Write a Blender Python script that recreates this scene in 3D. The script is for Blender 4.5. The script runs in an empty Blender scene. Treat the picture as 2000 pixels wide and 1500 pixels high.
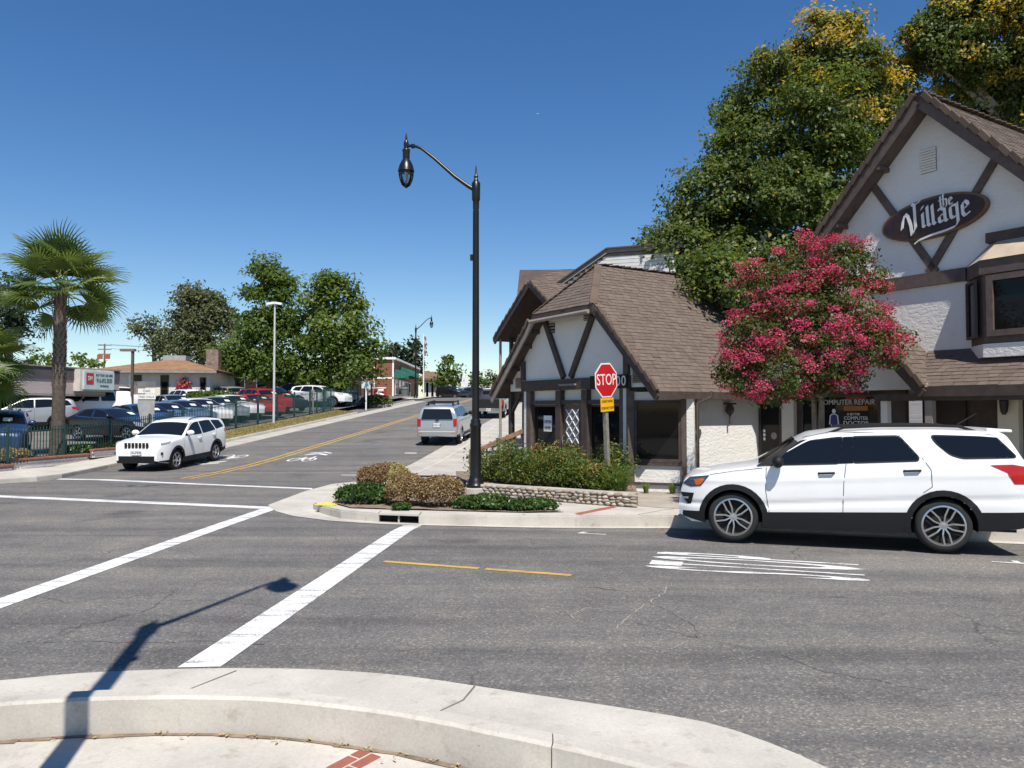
import bpy, bmesh, math, random
import numpy as np
from mathutils import Vector, Matrix
rnd = random.Random(7)
SC = bpy.context.scene
COL = SC.collection
R_ = math.radians
# ---------------------------------------------------------------- camera, sky, sun, exposure
cam_d = bpy.data.cameras.new('camera'); cam = bpy.data.objects.new('camera', cam_d); COL.objects.link(cam)
cam_d.sensor_width = 36.0; cam_d.lens = 27.0; cam_d.clip_end = 4000; cam_d.clip_start = 0.05
cam.location = (0, 0, 2.1); cam.rotation_euler = (R_(90) + math.atan(48 / 1500), 0, 0)
SC.camera = cam
SUN_EL, SUN_AZ = R_(58), R_(166)          # azimuth clockwise from +Y: behind the camera, a little to the right
W = bpy.data.worlds.new('World'); SC.world = W; W.use_nodes = True
wn = W.node_tree; sky = wn.nodes.new('ShaderNodeTexSky'); sky.sky_type = 'NISHITA'; sky.sun_disc = False
sky.sun_elevation = SUN_EL; sky.sun_rotation = SUN_AZ; sky.altitude = 60; sky.air_density = 1.0; sky.dust_density = 0.0; sky.ozone_density = 2.0
hs = wn.nodes.new('ShaderNodeHueSaturation'); hs.inputs['Saturation'].default_value = 1.3; hs.inputs['Hue'].default_value = .506; wn.links.new(sky.outputs[0], hs.inputs['Color'])
wn.links.new(hs.outputs[0], wn.nodes['Background'].inputs[0]); wn.nodes['Background'].inputs[1].default_value = 0.095
sl = bpy.data.lights.new('sun', 'SUN'); sl.energy = 5.0; sl.angle = R_(0.53); sl.color = (1.0, 0.95, 0.87)
so = bpy.data.objects.new('sun', sl); COL.objects.link(so)
SDIR = Vector((math.sin(SUN_AZ) * math.cos(SUN_EL), math.cos(SUN_AZ) * math.cos(SUN_EL), math.sin(SUN_EL)))
so.rotation_euler = (-SDIR).to_track_quat('-Z', 'Y').to_euler(); so.location = (0, -20, 60)
SC.view_settings.view_transform = 'Standard'; SC.view_settings.look = 'None'; SC.view_settings.gamma = 1
SC.view_settings.use_curve_mapping = False; SC.view_settings.exposure = 0.36
SC.cycles.max_bounces = 6; SC.cycles.diffuse_bounces = 3; SC.cycles.glossy_bounces = 3; SC.cycles.transmission_bounces = 4

# ---------------------------------------------------------------- helpers
def V3(*a): return Vector(a)
class MB:
    def __init__(s): s.v = []; s.f = []; s.m = []
    def face(s, pts, m=0):
        i = len(s.v); s.v += [tuple(p) for p in pts]; s.f.append(tuple(range(i, i + len(pts)))); s.m.append(m); return s
    def raw(s, v, f, m=0):
        i = len(s.v); s.v += [tuple(p) for p in v]
        for q in f: s.f.append(tuple(i + k for k in q)); s.m.append(m)
        return s
    def box(s, c, d, rz=0, m=0, R=None):
        c = Vector(c); hx, hy, hz = d[0] / 2, d[1] / 2, d[2] / 2
        if R is None: R = Matrix.Rotation(rz, 3, 'Z')
        P = [c + R @ Vector((x * hx, y * hy, z * hz)) for z in (-1, 1) for y in (-1, 1) for x in (-1, 1)]
        return s.raw(P, [(0, 2, 3, 1), (4, 5, 7, 6), (0, 1, 5, 4), (2, 6, 7, 3), (0, 4, 6, 2), (1, 3, 7, 5)], m)
    def bx(s, x0, x1, y0, y1, z0, z1, m=0): return s.box(((x0 + x1) / 2, (y0 + y1) / 2, (z0 + z1) / 2), (abs(x1 - x0), abs(y1 - y0), abs(z1 - z0)), 0, m)
    def beam(s, p, q, w, h, m=0, up=(0, 0, 1)):       # box along p->q, w across, h along up
        p, q = Vector(p), Vector(q); d = q - p; L = d.length; x = d / L; up = Vector(up); y = up.cross(x)
        if y.length < 1e-5: y = Vector((1, 0, 0)).cross(x)
        y.normalize(); z = x.cross(y); Rm = Matrix((x, y, z)).transposed()
        return s.box((p + q) / 2, (L, w, h), 0, m, Rm)
    def prism(s, poly, d, m=0):                        # poly: 3D points, extruded by vector d
        n = len(poly); d = Vector(d); P = [Vector(p) for p in poly]; Q = [p + d for p in P]
        i = len(s.v); s.v += [tuple(p) for p in P + Q]
        s.f.append(tuple(i + k for k in reversed(range(n)))); s.f.append(tuple(i + n + k for k in range(n))); s.m += [m, m]
        for k in range(n): s.f.append((i + k, i + (k + 1) % n, i + n + (k + 1) % n, i + n + k)); s.m.append(m)
        return s
    def tube(s, path, rad, n=8, m=0, caps=True):
        path = [Vector(p) for p in path]; N = len(path)
        if not hasattr(rad, '__len__'): rad = [rad] * N
        i = len(s.v); prev = None
        for k, p in enumerate(path):
            t = (path[min(k + 1, N - 1)] - path[max(k - 1, 0)]).normalized()
            a = Vector((0, 0, 1)) if abs(t.z) < .9 else Vector((1, 0, 0))
            if prev is not None: a = prev
            u = (a - t * a.dot(t)).normalized(); w = t.cross(u); prev = u
            for j in range(n):
                an = 2 * math.pi * j / n; s.v.append(tuple(p + (u * math.cos(an) + w * math.sin(an)) * rad[k]))
        for k in range(N - 1):
            for j in range(n):
                s.f.append((i + k * n + j, i + k * n + (j + 1) % n, i + (k + 1) * n + (j + 1) % n, i + (k + 1) * n + j)); s.m.append(m)
        if caps:
            s.f.append(tuple(i + j for j in reversed(range(n)))); s.f.append(tuple(i + (N - 1) * n + j for j in range(n))); s.m += [m, m]
        return s
    def lathe(s, prof, n=16, c=(0, 0, 0), m=0, axis='Z'):
        i = len(s.v); N = len(prof)
        for r, z in prof:
            for j in range(n):
                a = 2 * math.pi * j / n; x, y = r * math.cos(a), r * math.sin(a)
                p = (x, y, z) if axis == 'Z' else (x, z, y)
                s.v.append((c[0] + p[0], c[1] + p[1], c[2] + p[2]))
        for k in range(N - 1):
            for j in range(n):
                q = (i + k * n + j, i + k * n + (j + 1) % n, i + (k + 1) * n + (j + 1) % n, i + (k + 1) * n + j)
                s.f.append(q if axis == 'Z' else q[::-1]); s.m.append(m)
        return s
    def build(s, name, mats, parent=None, smooth=False, bevel=0, merge=False, fix=True):
        me = bpy.data.meshes.new(name); me.from_pydata(s.v, [], s.f); me.polygons.foreach_set('material_index', s.m)
        for mt in (mats if isinstance(mats, (list, tuple)) else [mats]): me.materials.append(mt)
        if merge or fix or bevel:
            b = bmesh.new(); b.from_mesh(me)
            if merge: bmesh.ops.remove_doubles(b, verts=b.verts, dist=1e-4)
            if fix: bmesh.ops.recalc_face_normals(b, faces=b.faces)
            if bevel: bmesh.ops.bevel(b, geom=list(b.edges), offset=bevel, segments=1, affect='EDGES', clamp_overlap=True)
            b.to_mesh(me); b.free()
        if smooth: me.polygons.foreach_set('use_smooth', [True] * len(me.polygons)); 
        if smooth and smooth != 'all':
            me.set_sharp_from_angle(angle=R_(40))
        return link(name, me, parent)
def link(name, me, parent=None):
    o = bpy.data.objects.new(name, me); COL.objects.link(o); o.parent = parent; return o
def tag(o, label=None, cat=None, group=None, kind=None):
    if label: o['label'] = label
    if cat: o['category'] = cat
    if group: o['group'] = group
    if kind: o['kind'] = kind
    return o
def root(name, loc, label, cat, rz=0, group=None):
    o = bpy.data.objects.new(name, None); COL.objects.link(o); o.location = loc; o.rotation_euler = (0, 0, rz); o.empty_display_size = .2
    return tag(o, label, cat, group)
def dup(o, parent=None):
    c = o.copy(); COL.objects.link(c); c.parent = parent
    for ch in list(o.children): dup(ch, c)
    return c
def thing(name, mb, mats, label, cat, group=None, **k): return tag(mb.build(name, mats, **k), label, cat, group)
def text_mesh(txt, size=1, depth=.004, align='CENTER', xs=1.0, sp=1.0, bold=0):
    c = bpy.data.curves.new('t', 'FONT'); c.body = txt; c.size = size; c.extrude = depth; c.align_x = align; c.align_y = 'CENTER'; c.space_character = sp; c.resolution_u = 3; c.offset = bold
    o = bpy.data.objects.new('t', c); COL.objects.link(o); dg = bpy.context.evaluated_depsgraph_get()
    me = bpy.data.meshes.new_from_object(o.evaluated_get(dg)); bpy.data.objects.remove(o); bpy.data.curves.remove(c)
    if xs != 1: me.transform(Matrix.Diagonal((xs, 1, 1, 1)))
    return me
def text_obj(name, txt, mat, M, parent=None, **k):
    me = text_mesh(txt, **k); me.materials.clear(); me.materials.append(mat); me.transform(M); me.name = name; return link(name, me, parent)
def frame(o, x, y):                                     # matrix: text x along x, y along y, at o
    x = Vector(x).normalized(); y = Vector(y).normalized(); z = x.cross(y); M = Matrix((x, y, z)).transposed().to_4x4(); M.translation = Vector(o); return M
LZ = .3
def interp(P, x):
    if x <= P[0][0]: return P[0][1]
    for i in range(1, len(P)):
        if x <= P[i][0]:
            a, b_ = P[i - 1], P[i]; return a[1] + (b_[1] - a[1]) * (x - a[0]) / (b_[0] - a[0] or 1)
    return P[-1][1]
def sstep(a, b, x):
    t = min(1, max(0, (x - a) / (b - a))); return t * t * (3 - 2 * t)

# ---------------------------------------------------------------- materials
def nt(name):
    m = bpy.data.materials.new(name); m.use_nodes = True; t = m.node_tree; return m, t, t.nodes['Principled BSDF']
def nd(t, typ, **k):
    n = t.nodes.new('ShaderNode' + typ)
    for a, b in k.items():
        if a in n.inputs.keys(): n.inputs[a].default_value = b
        else: setattr(n, a, b)
    return n
def ramp(t, src, stops):
    r = t.nodes.new('ShaderNodeValToRGB'); e = r.color_ramp.elements
    while len(e) > 1: e.remove(e[-1])
    for i, (p, c) in enumerate(stops):
        q = e[0] if i == 0 else e.new(p)
        q.position = p; q.color = (*c, 1) if len(c) == 3 else c
    t.links.new(src, r.inputs[0]); return r
def mixc(t, fac, a, b, mode='MIX'):
    n = t.nodes.new('ShaderNodeMix'); n.data_type = 'RGBA'; n.blend_type = mode
    for s, v in ((n.inputs[0], fac), (n.inputs[6], a), (n.inputs[7], b)):
        if hasattr(v, 'links'): t.links.new(v, s)
        else: s.default_value = v if not isinstance(v, tuple) or len(v) == 4 else (*v, 1)
    return n.outputs[2]
def mathn(t, op, a, b=0.0):
    n = t.nodes.new('ShaderNodeMath'); n.operation = op
    for s, v in ((n.inputs[0], a), (n.inputs[1], b)):
        if hasattr(v, 'links'): t.links.new(v, s)
        else: s.default_value = v
    return n.outputs[0]
def wpos(t): return nd(t, 'NewGeometry').outputs['Position']
def noise(t, vec, scale, detail=4, rough=.55):
    n = nd(t, 'TexNoise', Scale=scale, Detail=detail, Roughness=rough)
    if vec is not None: t.links.new(vec, n.inputs['Vector'])
    return n.outputs['Fac']
def bump(t, b, src, strength=.3, dist=.02):
    n = nd(t, 'Bump', Strength=strength, Distance=dist); t.links.new(src, n.inputs['Height']); t.links.new(n.outputs[0], b.inputs['Normal'])
_mc = {}
def paint(name, col, rough=.5, var=.12, scale=3.0, bmp=0, bscale=60, metal=0, spec=.5, coat=0):
    """plain surface with gentle grime variation"""
    if name in _mc: return _mc[name]
    m, t, b = nt(name); p = nd(t, 'TexCoord').outputs['Object']
    n1 = noise(t, p, scale, 5); lo = tuple(c * (1 - var) for c in col); hi = tuple(min(1, c * (1 + var)) for c in col)
    r = ramp(t, n1, [(.3, lo), (.7, hi)]); t.links.new(r.outputs[0], b.inputs['Base Color'])
    b.inputs['Roughness'].default_value = rough; b.inputs['Metallic'].default_value = metal; b.inputs['Specular IOR Level'].default_value = spec; b.inputs['Coat Weight'].default_value = coat; b.inputs['Coat Roughness'].default_value = .03
    if bmp: bump(t, b, noise(t, p, bscale, 4), bmp, .01)
    _mc[name] = m; return m
def rndcol(name, cols, rough=.85, attr=None, bmp=.3, bscale=40, fine=.25):
    """colour picked per object (or per face attribute) from a range, with fine grain"""
    if name in _mc: return _mc[name]
    m, t, b = nt(name)
    if attr: src = nd(t, 'Attribute', attribute_name=attr).outputs['Fac']
    else: src = nd(t, 'ObjectInfo').outputs['Random']
    st = [(i / max(1, len(cols) - 1), c) for i, c in enumerate(cols)]
    r = ramp(t, src, st); p = nd(t, 'TexCoord').outputs['Object']; n = noise(t, p, bscale, 4)
    g = ramp(t, n, [(.25, (1 - fine,) * 3), (.75, (1 + fine * .4,) * 3)])
    t.links.new(mixc(t, 1.0, r.outputs[0], g.outputs[0], 'MULTIPLY'), b.inputs['Base Color']); b.inputs['Roughness'].default_value = rough
    if bmp: bump(t, b, n, bmp, .01)
    _mc[name] = m; return m
def leafmat(name, stops, trans=.35, rough=.5, attr='tint'):
    if name in _mc: return _mc[name]
    m, t, b = nt(name); src = nd(t, 'Attribute', attribute_name=attr).outputs['Fac']
    r = ramp(t, src, stops); t.links.new(r.outputs[0], b.inputs['Base Color']); b.inputs['Roughness'].default_value = rough; b.inputs['Specular IOR Level'].default_value = .35
    tr = nd(t, 'BsdfTranslucent'); br = mixc(t, 1.0, r.outputs[0], (1.6, 1.5, .7, 1), 'MULTIPLY'); t.links.new(br, tr.inputs[0])
    mx = nd(t, 'MixShader', Fac=trans); t.links.new(b.outputs[0], mx.inputs[1]); t.links.new(tr.outputs[0], mx.inputs[2])
    t.links.new(mx.outputs[0], t.nodes['Material Output'].inputs[0]); _mc[name] = m; return m
def asphalt():
    m, t, b = nt('asphalt'); p = wpos(t)
    big = noise(t, p, .22, 5, .6); mid = noise(t, p, 1.7, 5, .6); fine = noise(t, p, 95, 2, .7)
    mp = nd(t, 'Mapping'); mp.inputs['Rotation'].default_value = (0, 0, R_(18)); mp.inputs['Scale'].default_value = (.09, 1.3, 1); t.links.new(p, mp.inputs[0])
    streak = noise(t, mp.outputs[0], 1.0, 6, .65)
    base = ramp(t, mixc(t, .5, big, mid), [(.3, (.118, .114, .110)), (.5, (.150, .144, .137)), (.72, (.205, .190, .172))])
    st = ramp(t, streak, [(.34, (.7, .69, .69)), (.5, (1, 1, 1)), (.66, (1.28, 1.23, 1.14))])
    c = mixc(t, .9, base.outputs[0], st.outputs[0], 'MULTIPLY')
    vor = nd(t, 'TexVoronoi', Scale=60.0); t.links.new(p, vor.inputs['Vector'])
    ag = ramp(t, nd(t, 'Separate' + 'Color').outputs[0], [(0, (0, 0, 0)), (1, (1, 1, 1))])
    sepn = ag.inputs[0].links[0].from_node; t.links.new(vor.outputs['Color'], sepn.inputs[0])
    agc = ramp(t, sepn.outputs[0], [(0, (.55, .55, .56)), (.6, (.95, .95, .95)), (.9, (1.25, 1.2, 1.1)), (1, (2.2, 2.0, 1.7))])
    c = mixc(t, .75, c, agc.outputs[0], 'MULTIPLY')
    # cracks: thin voronoi edges, only in worn areas
    wv = nd(t, 'TexNoise', Scale=1.2, Detail=3); t.links.new(p, wv.inputs['Vector'])
    pw = nd(t, 'VectorMath', operation='ADD'); t.links.new(p, pw.inputs[0]); t.links.new(wv.outputs['Color'], pw.inputs[1])
    cr = nd(t, 'TexVoronoi', Scale=.42, feature='DISTANCE_TO_EDGE'); t.links.new(pw.outputs[0], cr.inputs['Vector'])
    cm = ramp(t, cr.outputs['Distance'], [(.003, (1, 1, 1)), (.007, (0, 0, 0))])
    mask = ramp(t, noise(t, p, .31, 2), [(.5, (0, 0, 0)), (.62, (1, 1, 1))])
    k = mathn(t, 'MULTIPLY', cm.outputs[0], mask.outputs[0]); k = mathn(t, 'MULTIPLY', k, .6)
    c = mixc(t, k, c, (.025, .024, .023, 1))
    # oil and tyre smudges
    oil = ramp(t, noise(t, p, .55, 3, .5), [(.6, (1, 1, 1)), (.72, (.6, .6, .62))]); c = mixc(t, .8, c, oil.outputs[0], 'MULTIPLY')
    t.links.new(c, b.inputs['Base Color']); b.inputs['Roughness'].default_value = .82; b.inputs['Specular IOR Level'].default_value = .3
    bump(t, b, sepn.outputs[0], .35, .006); return m
def concrete(name, col, var=.16, dirt=.5):
    m, t, b = nt(name); p = wpos(t)
    n1 = noise(t, p, 1.1, 6, .6); n2 = noise(t, p, 45, 3, .7); n3 = noise(t, p, .5, 3)
    r = ramp(t, n1, [(.3, tuple(c * (1 - var) for c in col)), (.68, tuple(c * (1 + var * .5) for c in col))])
    g = ramp(t, n2, [(.3, (.86, .86, .85)), (.7, (1.06, 1.06, 1.06))]); c = mixc(t, .8, r.outputs[0], g.outputs[0], 'MULTIPLY')
    d = ramp(t, noise(t, p, 5.5, 6, .7), [(.56, (1, 1, 1)), (.75, (.6, .56, .5))]); c = mixc(t, dirt, c, d.outputs[0], 'MULTIPLY')
    sp = ramp(t, noise(t, p, 28, 2, .4), [(.72, (1, 1, 1)), (.78, (.62, .6, .58))]); c = mixc(t, .6, c, sp.outputs[0], 'MULTIPLY')
    t.links.new(c, b.inputs['Base Color']); b.inputs['Roughness'].default_value = .88; b.inputs['Specular IOR Level'].default_value = .25
    bump(t, b, n2, .25, .004); return m
def stucco(name, col):
    m, t, b = nt(name); p = nd(t, 'TexCoord').outputs['Object']
    n1 = noise(t, p, 1.2, 4); r = ramp(t, n1, [(.3, tuple(c * .93 for c in col)), (.7, col)])
    st = ramp(t, noise(t, p, 3.2, 5, .7), [(.6, (1, 1, 1)), (.8, (.87, .85, .81))]); c = mixc(t, .7, r.outputs[0], st.outputs[0], 'MULTIPLY')
    t.links.new(c, b.inputs['Base Color']); b.inputs['Roughness'].default_value = .9; b.inputs['Specular IOR Level'].default_value = .2
    mp = nd(t, 'Mapping'); mp.inputs['Scale'].default_value = (1, 1, 1.7); t.links.new(p, mp.inputs[0])
    n2 = noise(t, mp.outputs[0], 9.5, 3, .5); rr = ramp(t, n2, [(.46, (0, 0, 0)), (.54, (1, 1, 1))]); bump(t, b, rr.outputs[0], .3, .015); return m
def wornpaint(name, col, wear=.5):
    """road paint: worn off in flecks, no colour of its own there so the asphalt tone shows"""
    m, t, b = nt(name); p = wpos(t); mp = nd(t, 'Mapping'); mp.inputs['Rotation'].default_value = (0, 0, R_(18)); mp.inputs['Scale'].default_value = (.5, 3, 1); t.links.new(p, mp.inputs[0])
    n1 = noise(t, mp.outputs[0], 2.2, 8, .72); n2 = noise(t, p, 60, 2, .6)
    k = ramp(t, mixc(t, .35, n1, n2), [(.5 + .12 * (1 - wear), (0, 0, 0)), (.62 + .1 * (1 - wear), (1, 1, 1))])
    g = ramp(t, noise(t, p, 1.5, 5), [(.3, tuple(c * .8 for c in col)), (.7, col)])
    c = mixc(t, k.outputs[0], g.outputs[0], (.15, .148, .145, 1)); t.links.new(c, b.inputs['Base Color']); b.inputs['Roughness'].default_value = .75; bump(t, b, n2, .2, .003); return m
def carpaint(name, col, metal=0.0, rough=.35):
    if name in _mc: return _mc[name]
    m, t, b = nt(name); p = nd(t, 'TexCoord').outputs['Object']; n = noise(t, p, 2.0, 5, .6)
    r = ramp(t, n, [(.3, tuple(c * .95 for c in col)), (.7, col)]); t.links.new(r.outputs[0], b.inputs['Base Color'])
    b.inputs['Metallic'].default_value = metal; b.inputs['Roughness'].default_value = rough; b.inputs['Coat Weight'].default_value = .7; b.inputs['Coat Roughness'].default_value = .04
    _mc[name] = m; return m
def glassmat(name, col=(.012, .014, .016), rough=.03, spec=.6):
    if name in _mc: return _mc[name]
    m, t, b = nt(name); b.inputs['Base Color'].default_value = (*col, 1); b.inputs['Roughness'].default_value = rough; b.inputs['Specular IOR Level'].default_value = spec
    p = nd(t, 'TexCoord').outputs['Object']; bump(t, b, noise(t, p, 1.3, 2), .04, .02); _mc[name] = m; return m
def clearglass(name):
    if name in _mc: return _mc[name]
    m, t, b = nt(name); b.inputs['Base Color'].default_value = (.92, .95, .97, 1); b.inputs['Roughness'].default_value = .05
    g = nd(t, 'BsdfTransparent'); g.inputs[0].default_value = (.72, .77, .8, 1); gl = nd(t, 'BsdfGlossy', Roughness=.04)
    lw = nd(t, 'LayerWeight', Blend=.35); mx = nd(t, 'MixShader'); t.links.new(lw.outputs['Fresnel'], mx.inputs[0]); t.links.new(g.outputs[0], mx.inputs[1]); t.links.new(gl.outputs[0], mx.inputs[2])
    t.links.new(mx.outputs[0], t.nodes['Material Output'].inputs[0]); _mc[name] = m; return m
M_ASPH = asphalt(); M_CONC = concrete('concrete_pale', (.50, .465, .41), .2, .75); M_CONC2 = concrete('concrete_old', (.44, .41, .36), .2, .8); M_AGG = concrete('concrete_exposed', (.36, .32, .27), .3, .9)
M_WLINE = wornpaint('road_paint_white', (.76, .75, .72), 1.05); M_YLINE = wornpaint('road_paint_yellow', (.60, .36, .06), .9)
M_STUC = stucco('stucco_white', (.74, .72, .68)); M_STUC2 = stucco('stucco_cream', (.66, .60, .50))
M_BROWN = paint('timber_brown', (.062, .043, .036), .7, .25, 6, .3, 90); M_BROWN2 = paint('timber_brown_pale', (.10, .072, .06), .75, .25, 6, .3, 90); M_TAUPE = paint('trim_taupe', (.26, .22, .19), .7, .15)  # the second timber brown is a paler tone of the first
M_SHING = rndcol('roof_shingle', [(.115, .085, .066), (.14, .104, .082), (.16, .122, .098), (.128, .095, .074), (.148, .112, .088)], .95, 'tint', .4, 60, .3)
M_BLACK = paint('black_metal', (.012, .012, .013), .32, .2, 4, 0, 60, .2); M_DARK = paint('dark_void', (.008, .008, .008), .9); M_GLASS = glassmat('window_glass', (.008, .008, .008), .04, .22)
M_CGLASS = glassmat('car_glass', (.007, .008, .010), .03, .42); M_RUB = paint('tyre_rubber', (.016, .016, .016), .85, .2, 8); M_PLAST = paint('black_plastic', (.010, .010, .011), .6, .15, 3, 0, 60, 0, .3); M_CHROME = paint('chrome', (.75, .75, .76), .12, .02, 3, 0, 60, 1.0)
M_ALLOY = paint('alloy', (.52, .52, .53), .3, .06, 3, 0, 60, .9); M_WHITE = paint('white_paint', (.76, .75, .72), .5, .06)
M_HEAD = glassmat('headlamp_dark', (.03, .05, .085), .05, .8); M_RED = paint('red_lens', (.42, .012, .012), .15, .1); M_LAMP = glassmat('lamp_lens', (.35, .38, .42), .06, .8); M_AMBER = paint('amber_lens', (.6, .12, .02), .2, .1)
M_BARK = paint('bark', (.16, .125, .095), .95, .4, 7, .7, 18); M_PALEBARK = paint('pale_bark', (.36, .32, .26), .9, .4, 3, .4, 14); M_SOIL = paint('soil_mulch', (.20, .15, .105), 1, .4, 9, .8, 25); M_WOODRAIL = paint('wood_rail', (.28, .15, .085), .7, .25, 8, .3, 60)
# ---------------------------------------------------------------- frames of the place
HD = R_(6.05); U2 = Vector((math.sin(HD), math.cos(HD))); R2 = Vector((math.cos(HD), -math.sin(HD)))      # along / across the hill street
X2 = Vector((math.sin(R_(108)), math.cos(R_(108)))); N2 = Vector((-X2.y, X2.x))                          # along / across the cross street
def G(s):
    if s < 22.5: return 0.0
    if s < 28.5: return .005 * (s - 22.5) ** 2
    if s < 74: return .18 + .06 * (s - 28.5)
    if s < 88: u = s - 74; return 2.91 + .06 * u - .06 / 28 * u * u
    return 3.33
def T(x, y):
    s = x * U2.x + y * U2.y; t = x * X2.x + y * X2.y; n = x * N2.x + y * N2.y
    return G(s) - .10 * sstep(11.8, 14.2, n) * sstep(-10.5, -6.5, t) * (1 - sstep(19, 22, s))
def SR(s, r, dz=0): p = U2 * s + R2 * r; return Vector((p.x, p.y, T(p.x, p.y) + dz))
def TN(t, n, dz=0): p = X2 * t + N2 * n; return Vector((p.x, p.y, T(p.x, p.y) + dz))
BO = Vector((2.85, 18.83)); BROT = math.atan2(.531, .847); BB = Vector((math.cos(BROT), math.sin(BROT))); BA = Vector((-BB.y, BB.x))
# ---------------------------------------------------------------- ground, road, pavements
def sheet(name, ss, rs, mat, dz, hf=None, parent=None, smooth=True):
    me = bpy.data.meshes.new(name); v = []; f = []
    for s in ss:
        for r in rs:
            p = U2 * s + R2 * r; z = (hf or T)(p.x, p.y); v.append((p.x, p.y, z + dz))
    n = len(rs)
    for i in range(len(ss) - 1):
        for j in range(n - 1): f.append((i * n + j, i * n + j + 1, (i + 1) * n + j + 1, (i + 1) * n + j))
    me.from_pydata(v, [], f); me.materials.append(mat)
    if smooth: me.polygons.foreach_set('use_smooth', [True] * len(f))
    b = bmesh.new(); b.from_mesh(me); bmesh.ops.recalc_face_normals(b, faces=b.faces)
    if b.faces and sum(q.normal.z for q in b.faces) < 0: bmesh.ops.reverse_faces(b, faces=b.faces)
    b.to_mesh(me); b.free(); return link(name, me, parent)
def lin(a, b, st):
    n = max(1, int(round((b - a) / st))); return [a + (b - a) * i / n for i in range(n + 1)]
M_EARTH = paint('dry_earth', (.22, .18, .11), 1, .35, .08, .5, 3)
tag(sheet('ground', [-1500, -300, -60] + lin(-30, 20, 10) + lin(22, 90, 2) + [110, 200, 500, 1600], [-1500, -400, -150] + lin(-100, 80, 20) + [150, 400, 1500], M_EARTH, -.35), kind='structure')
tag(sheet('road', lin(-30, -2, 4) + lin(-1.5, 30, .5) + lin(31, 95, 1) + [110, 150, 230], lin(-70, -20, 5) + lin(-19, 20, .5) + lin(22, 60, 4), M_ASPH, 0), kind='structure')

def slab(name, poly, z0, z1, mat, hf=False, bevel=.02):     # flat slab; hf: follow the terrain
    b = bmesh.new(); vs = [b.verts.new((x, y, 0)) for x, y in poly]; fc = b.faces.new(vs)
    if fc.normal.z < 0: fc.normal_flip()
    ex = bmesh.ops.extrude_face_region(b, geom=[fc]); top = [q for q in ex['geom'] if isinstance(q, bmesh.types.BMVert)]
    for q in b.verts: q.co.z = z0
    for q in top: q.co.z = z1 + (T(q.co.x, q.co.y) if hf else 0)
    bmesh.ops.recalc_face_normals(b, faces=b.faces)
    if bevel:
        te = [e for e in b.edges if all(v in top for v in e.verts)]; bmesh.ops.bevel(b, geom=te, offset=bevel, segments=2, affect='EDGES')
    me = bpy.data.meshes.new(name); b.to_mesh(me); b.free(); me.materials.append(mat); return link(name, me)
def offs(poly, d):                                          # offset an open polyline to its left by d
    out = []
    for i, p in enumerate(poly):
        a = Vector(poly[max(0, i - 1)]); c = Vector(poly[min(len(poly) - 1, i + 1)]); t = (c - a).normalized(); out.append((p[0] - t.y * d, p[1] + t.x * d))
    return out
def strip(mb, P, Q, zp, zq, m=0):
    for i in range(len(P) - 1): mb.face([(*P[i], zp), (*P[i + 1], zp), (*Q[i + 1], zq), (*Q[i], zq)], m)
# camera-side corner: gutter pan, kerb with a tall back face, and the sunken walk in front of us
asph_e = [(-14, 1.6), (-9.5, 4.0), (-6.5, 5.2), (-5.2, 5.66), (-3.95, 5.99), (-3.45, 6.15), (-2.7, 6.25), (-2.07, 6.27), (-1.48, 6.23), (-.8, 6.08), (0, 5.76), (.72, 5.47), (1.3, 5.2), (1.62, 4.88), (1.83, 4.57), (2.4, 3.6), (4.2, 1.6), (9, -1.2)]
k_out = [(-14, .75), (-9.2, 3.1), (-6.2, 4.35), (-4.8, 4.95), (-3.5, 5.3), (-2.88, 5.41), (-2.14, 5.44), (-1.52, 5.38), (-.68, 5.14), (0, 4.83), (.63, 4.51), (1.06, 4.23), (1.5, 3.75), (2.0, 3.0), (3.7, 1.0), (8.4, -1.8)]
k_in = offs(k_out, -.17)
def densify(P, n=4):
    out = []
    for i in range(len(P) - 1):
        p0 = Vector(P[max(0, i - 1)]); p1 = Vector(P[i]); p2 = Vector(P[i + 1]); p3 = Vector(P[min(len(P) - 1, i + 2)])
        for k in range(n):
            t = k / n; q = .5 * ((2 * p1) + (p2 - p0) * t + (2 * p0 - 5 * p1 + 4 * p2 - p3) * t * t + (3 * p1 - p0 - 3 * p2 + p3) * t ** 3); out.append((q.x, q.y))
    return out + [P[-1]]
asph_e, k_out, k_in = densify(asph_e), densify(k_out), densify(k_in)
g = MB()
n_ = min(len(asph_e), len(k_out))
def resample(P, n):
    d = [0]
    for i in range(1, len(P)): d.append(d[-1] + (Vector(P[i]) - Vector(P[i - 1])).length)
    out = []
    for k in range(n):
        t = d[-1] * k / (n - 1); i = 1
        while i < len(P) - 1 and d[i] < t: i += 1
        w = (t - d[i - 1]) / (d[i] - d[i - 1] or 1); out.append(tuple(Vector(P[i - 1]).lerp(Vector(P[i]), w)))
    return out
NP = 121
A_, KO, KI = resample(asph_e, NP), resample(k_out, NP), resample(k_in, NP)
g = MB(); strip(g, A_, KO, .006, .012); tag(g.build('gutter', M_CONC, smooth=True), kind='structure')
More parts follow.
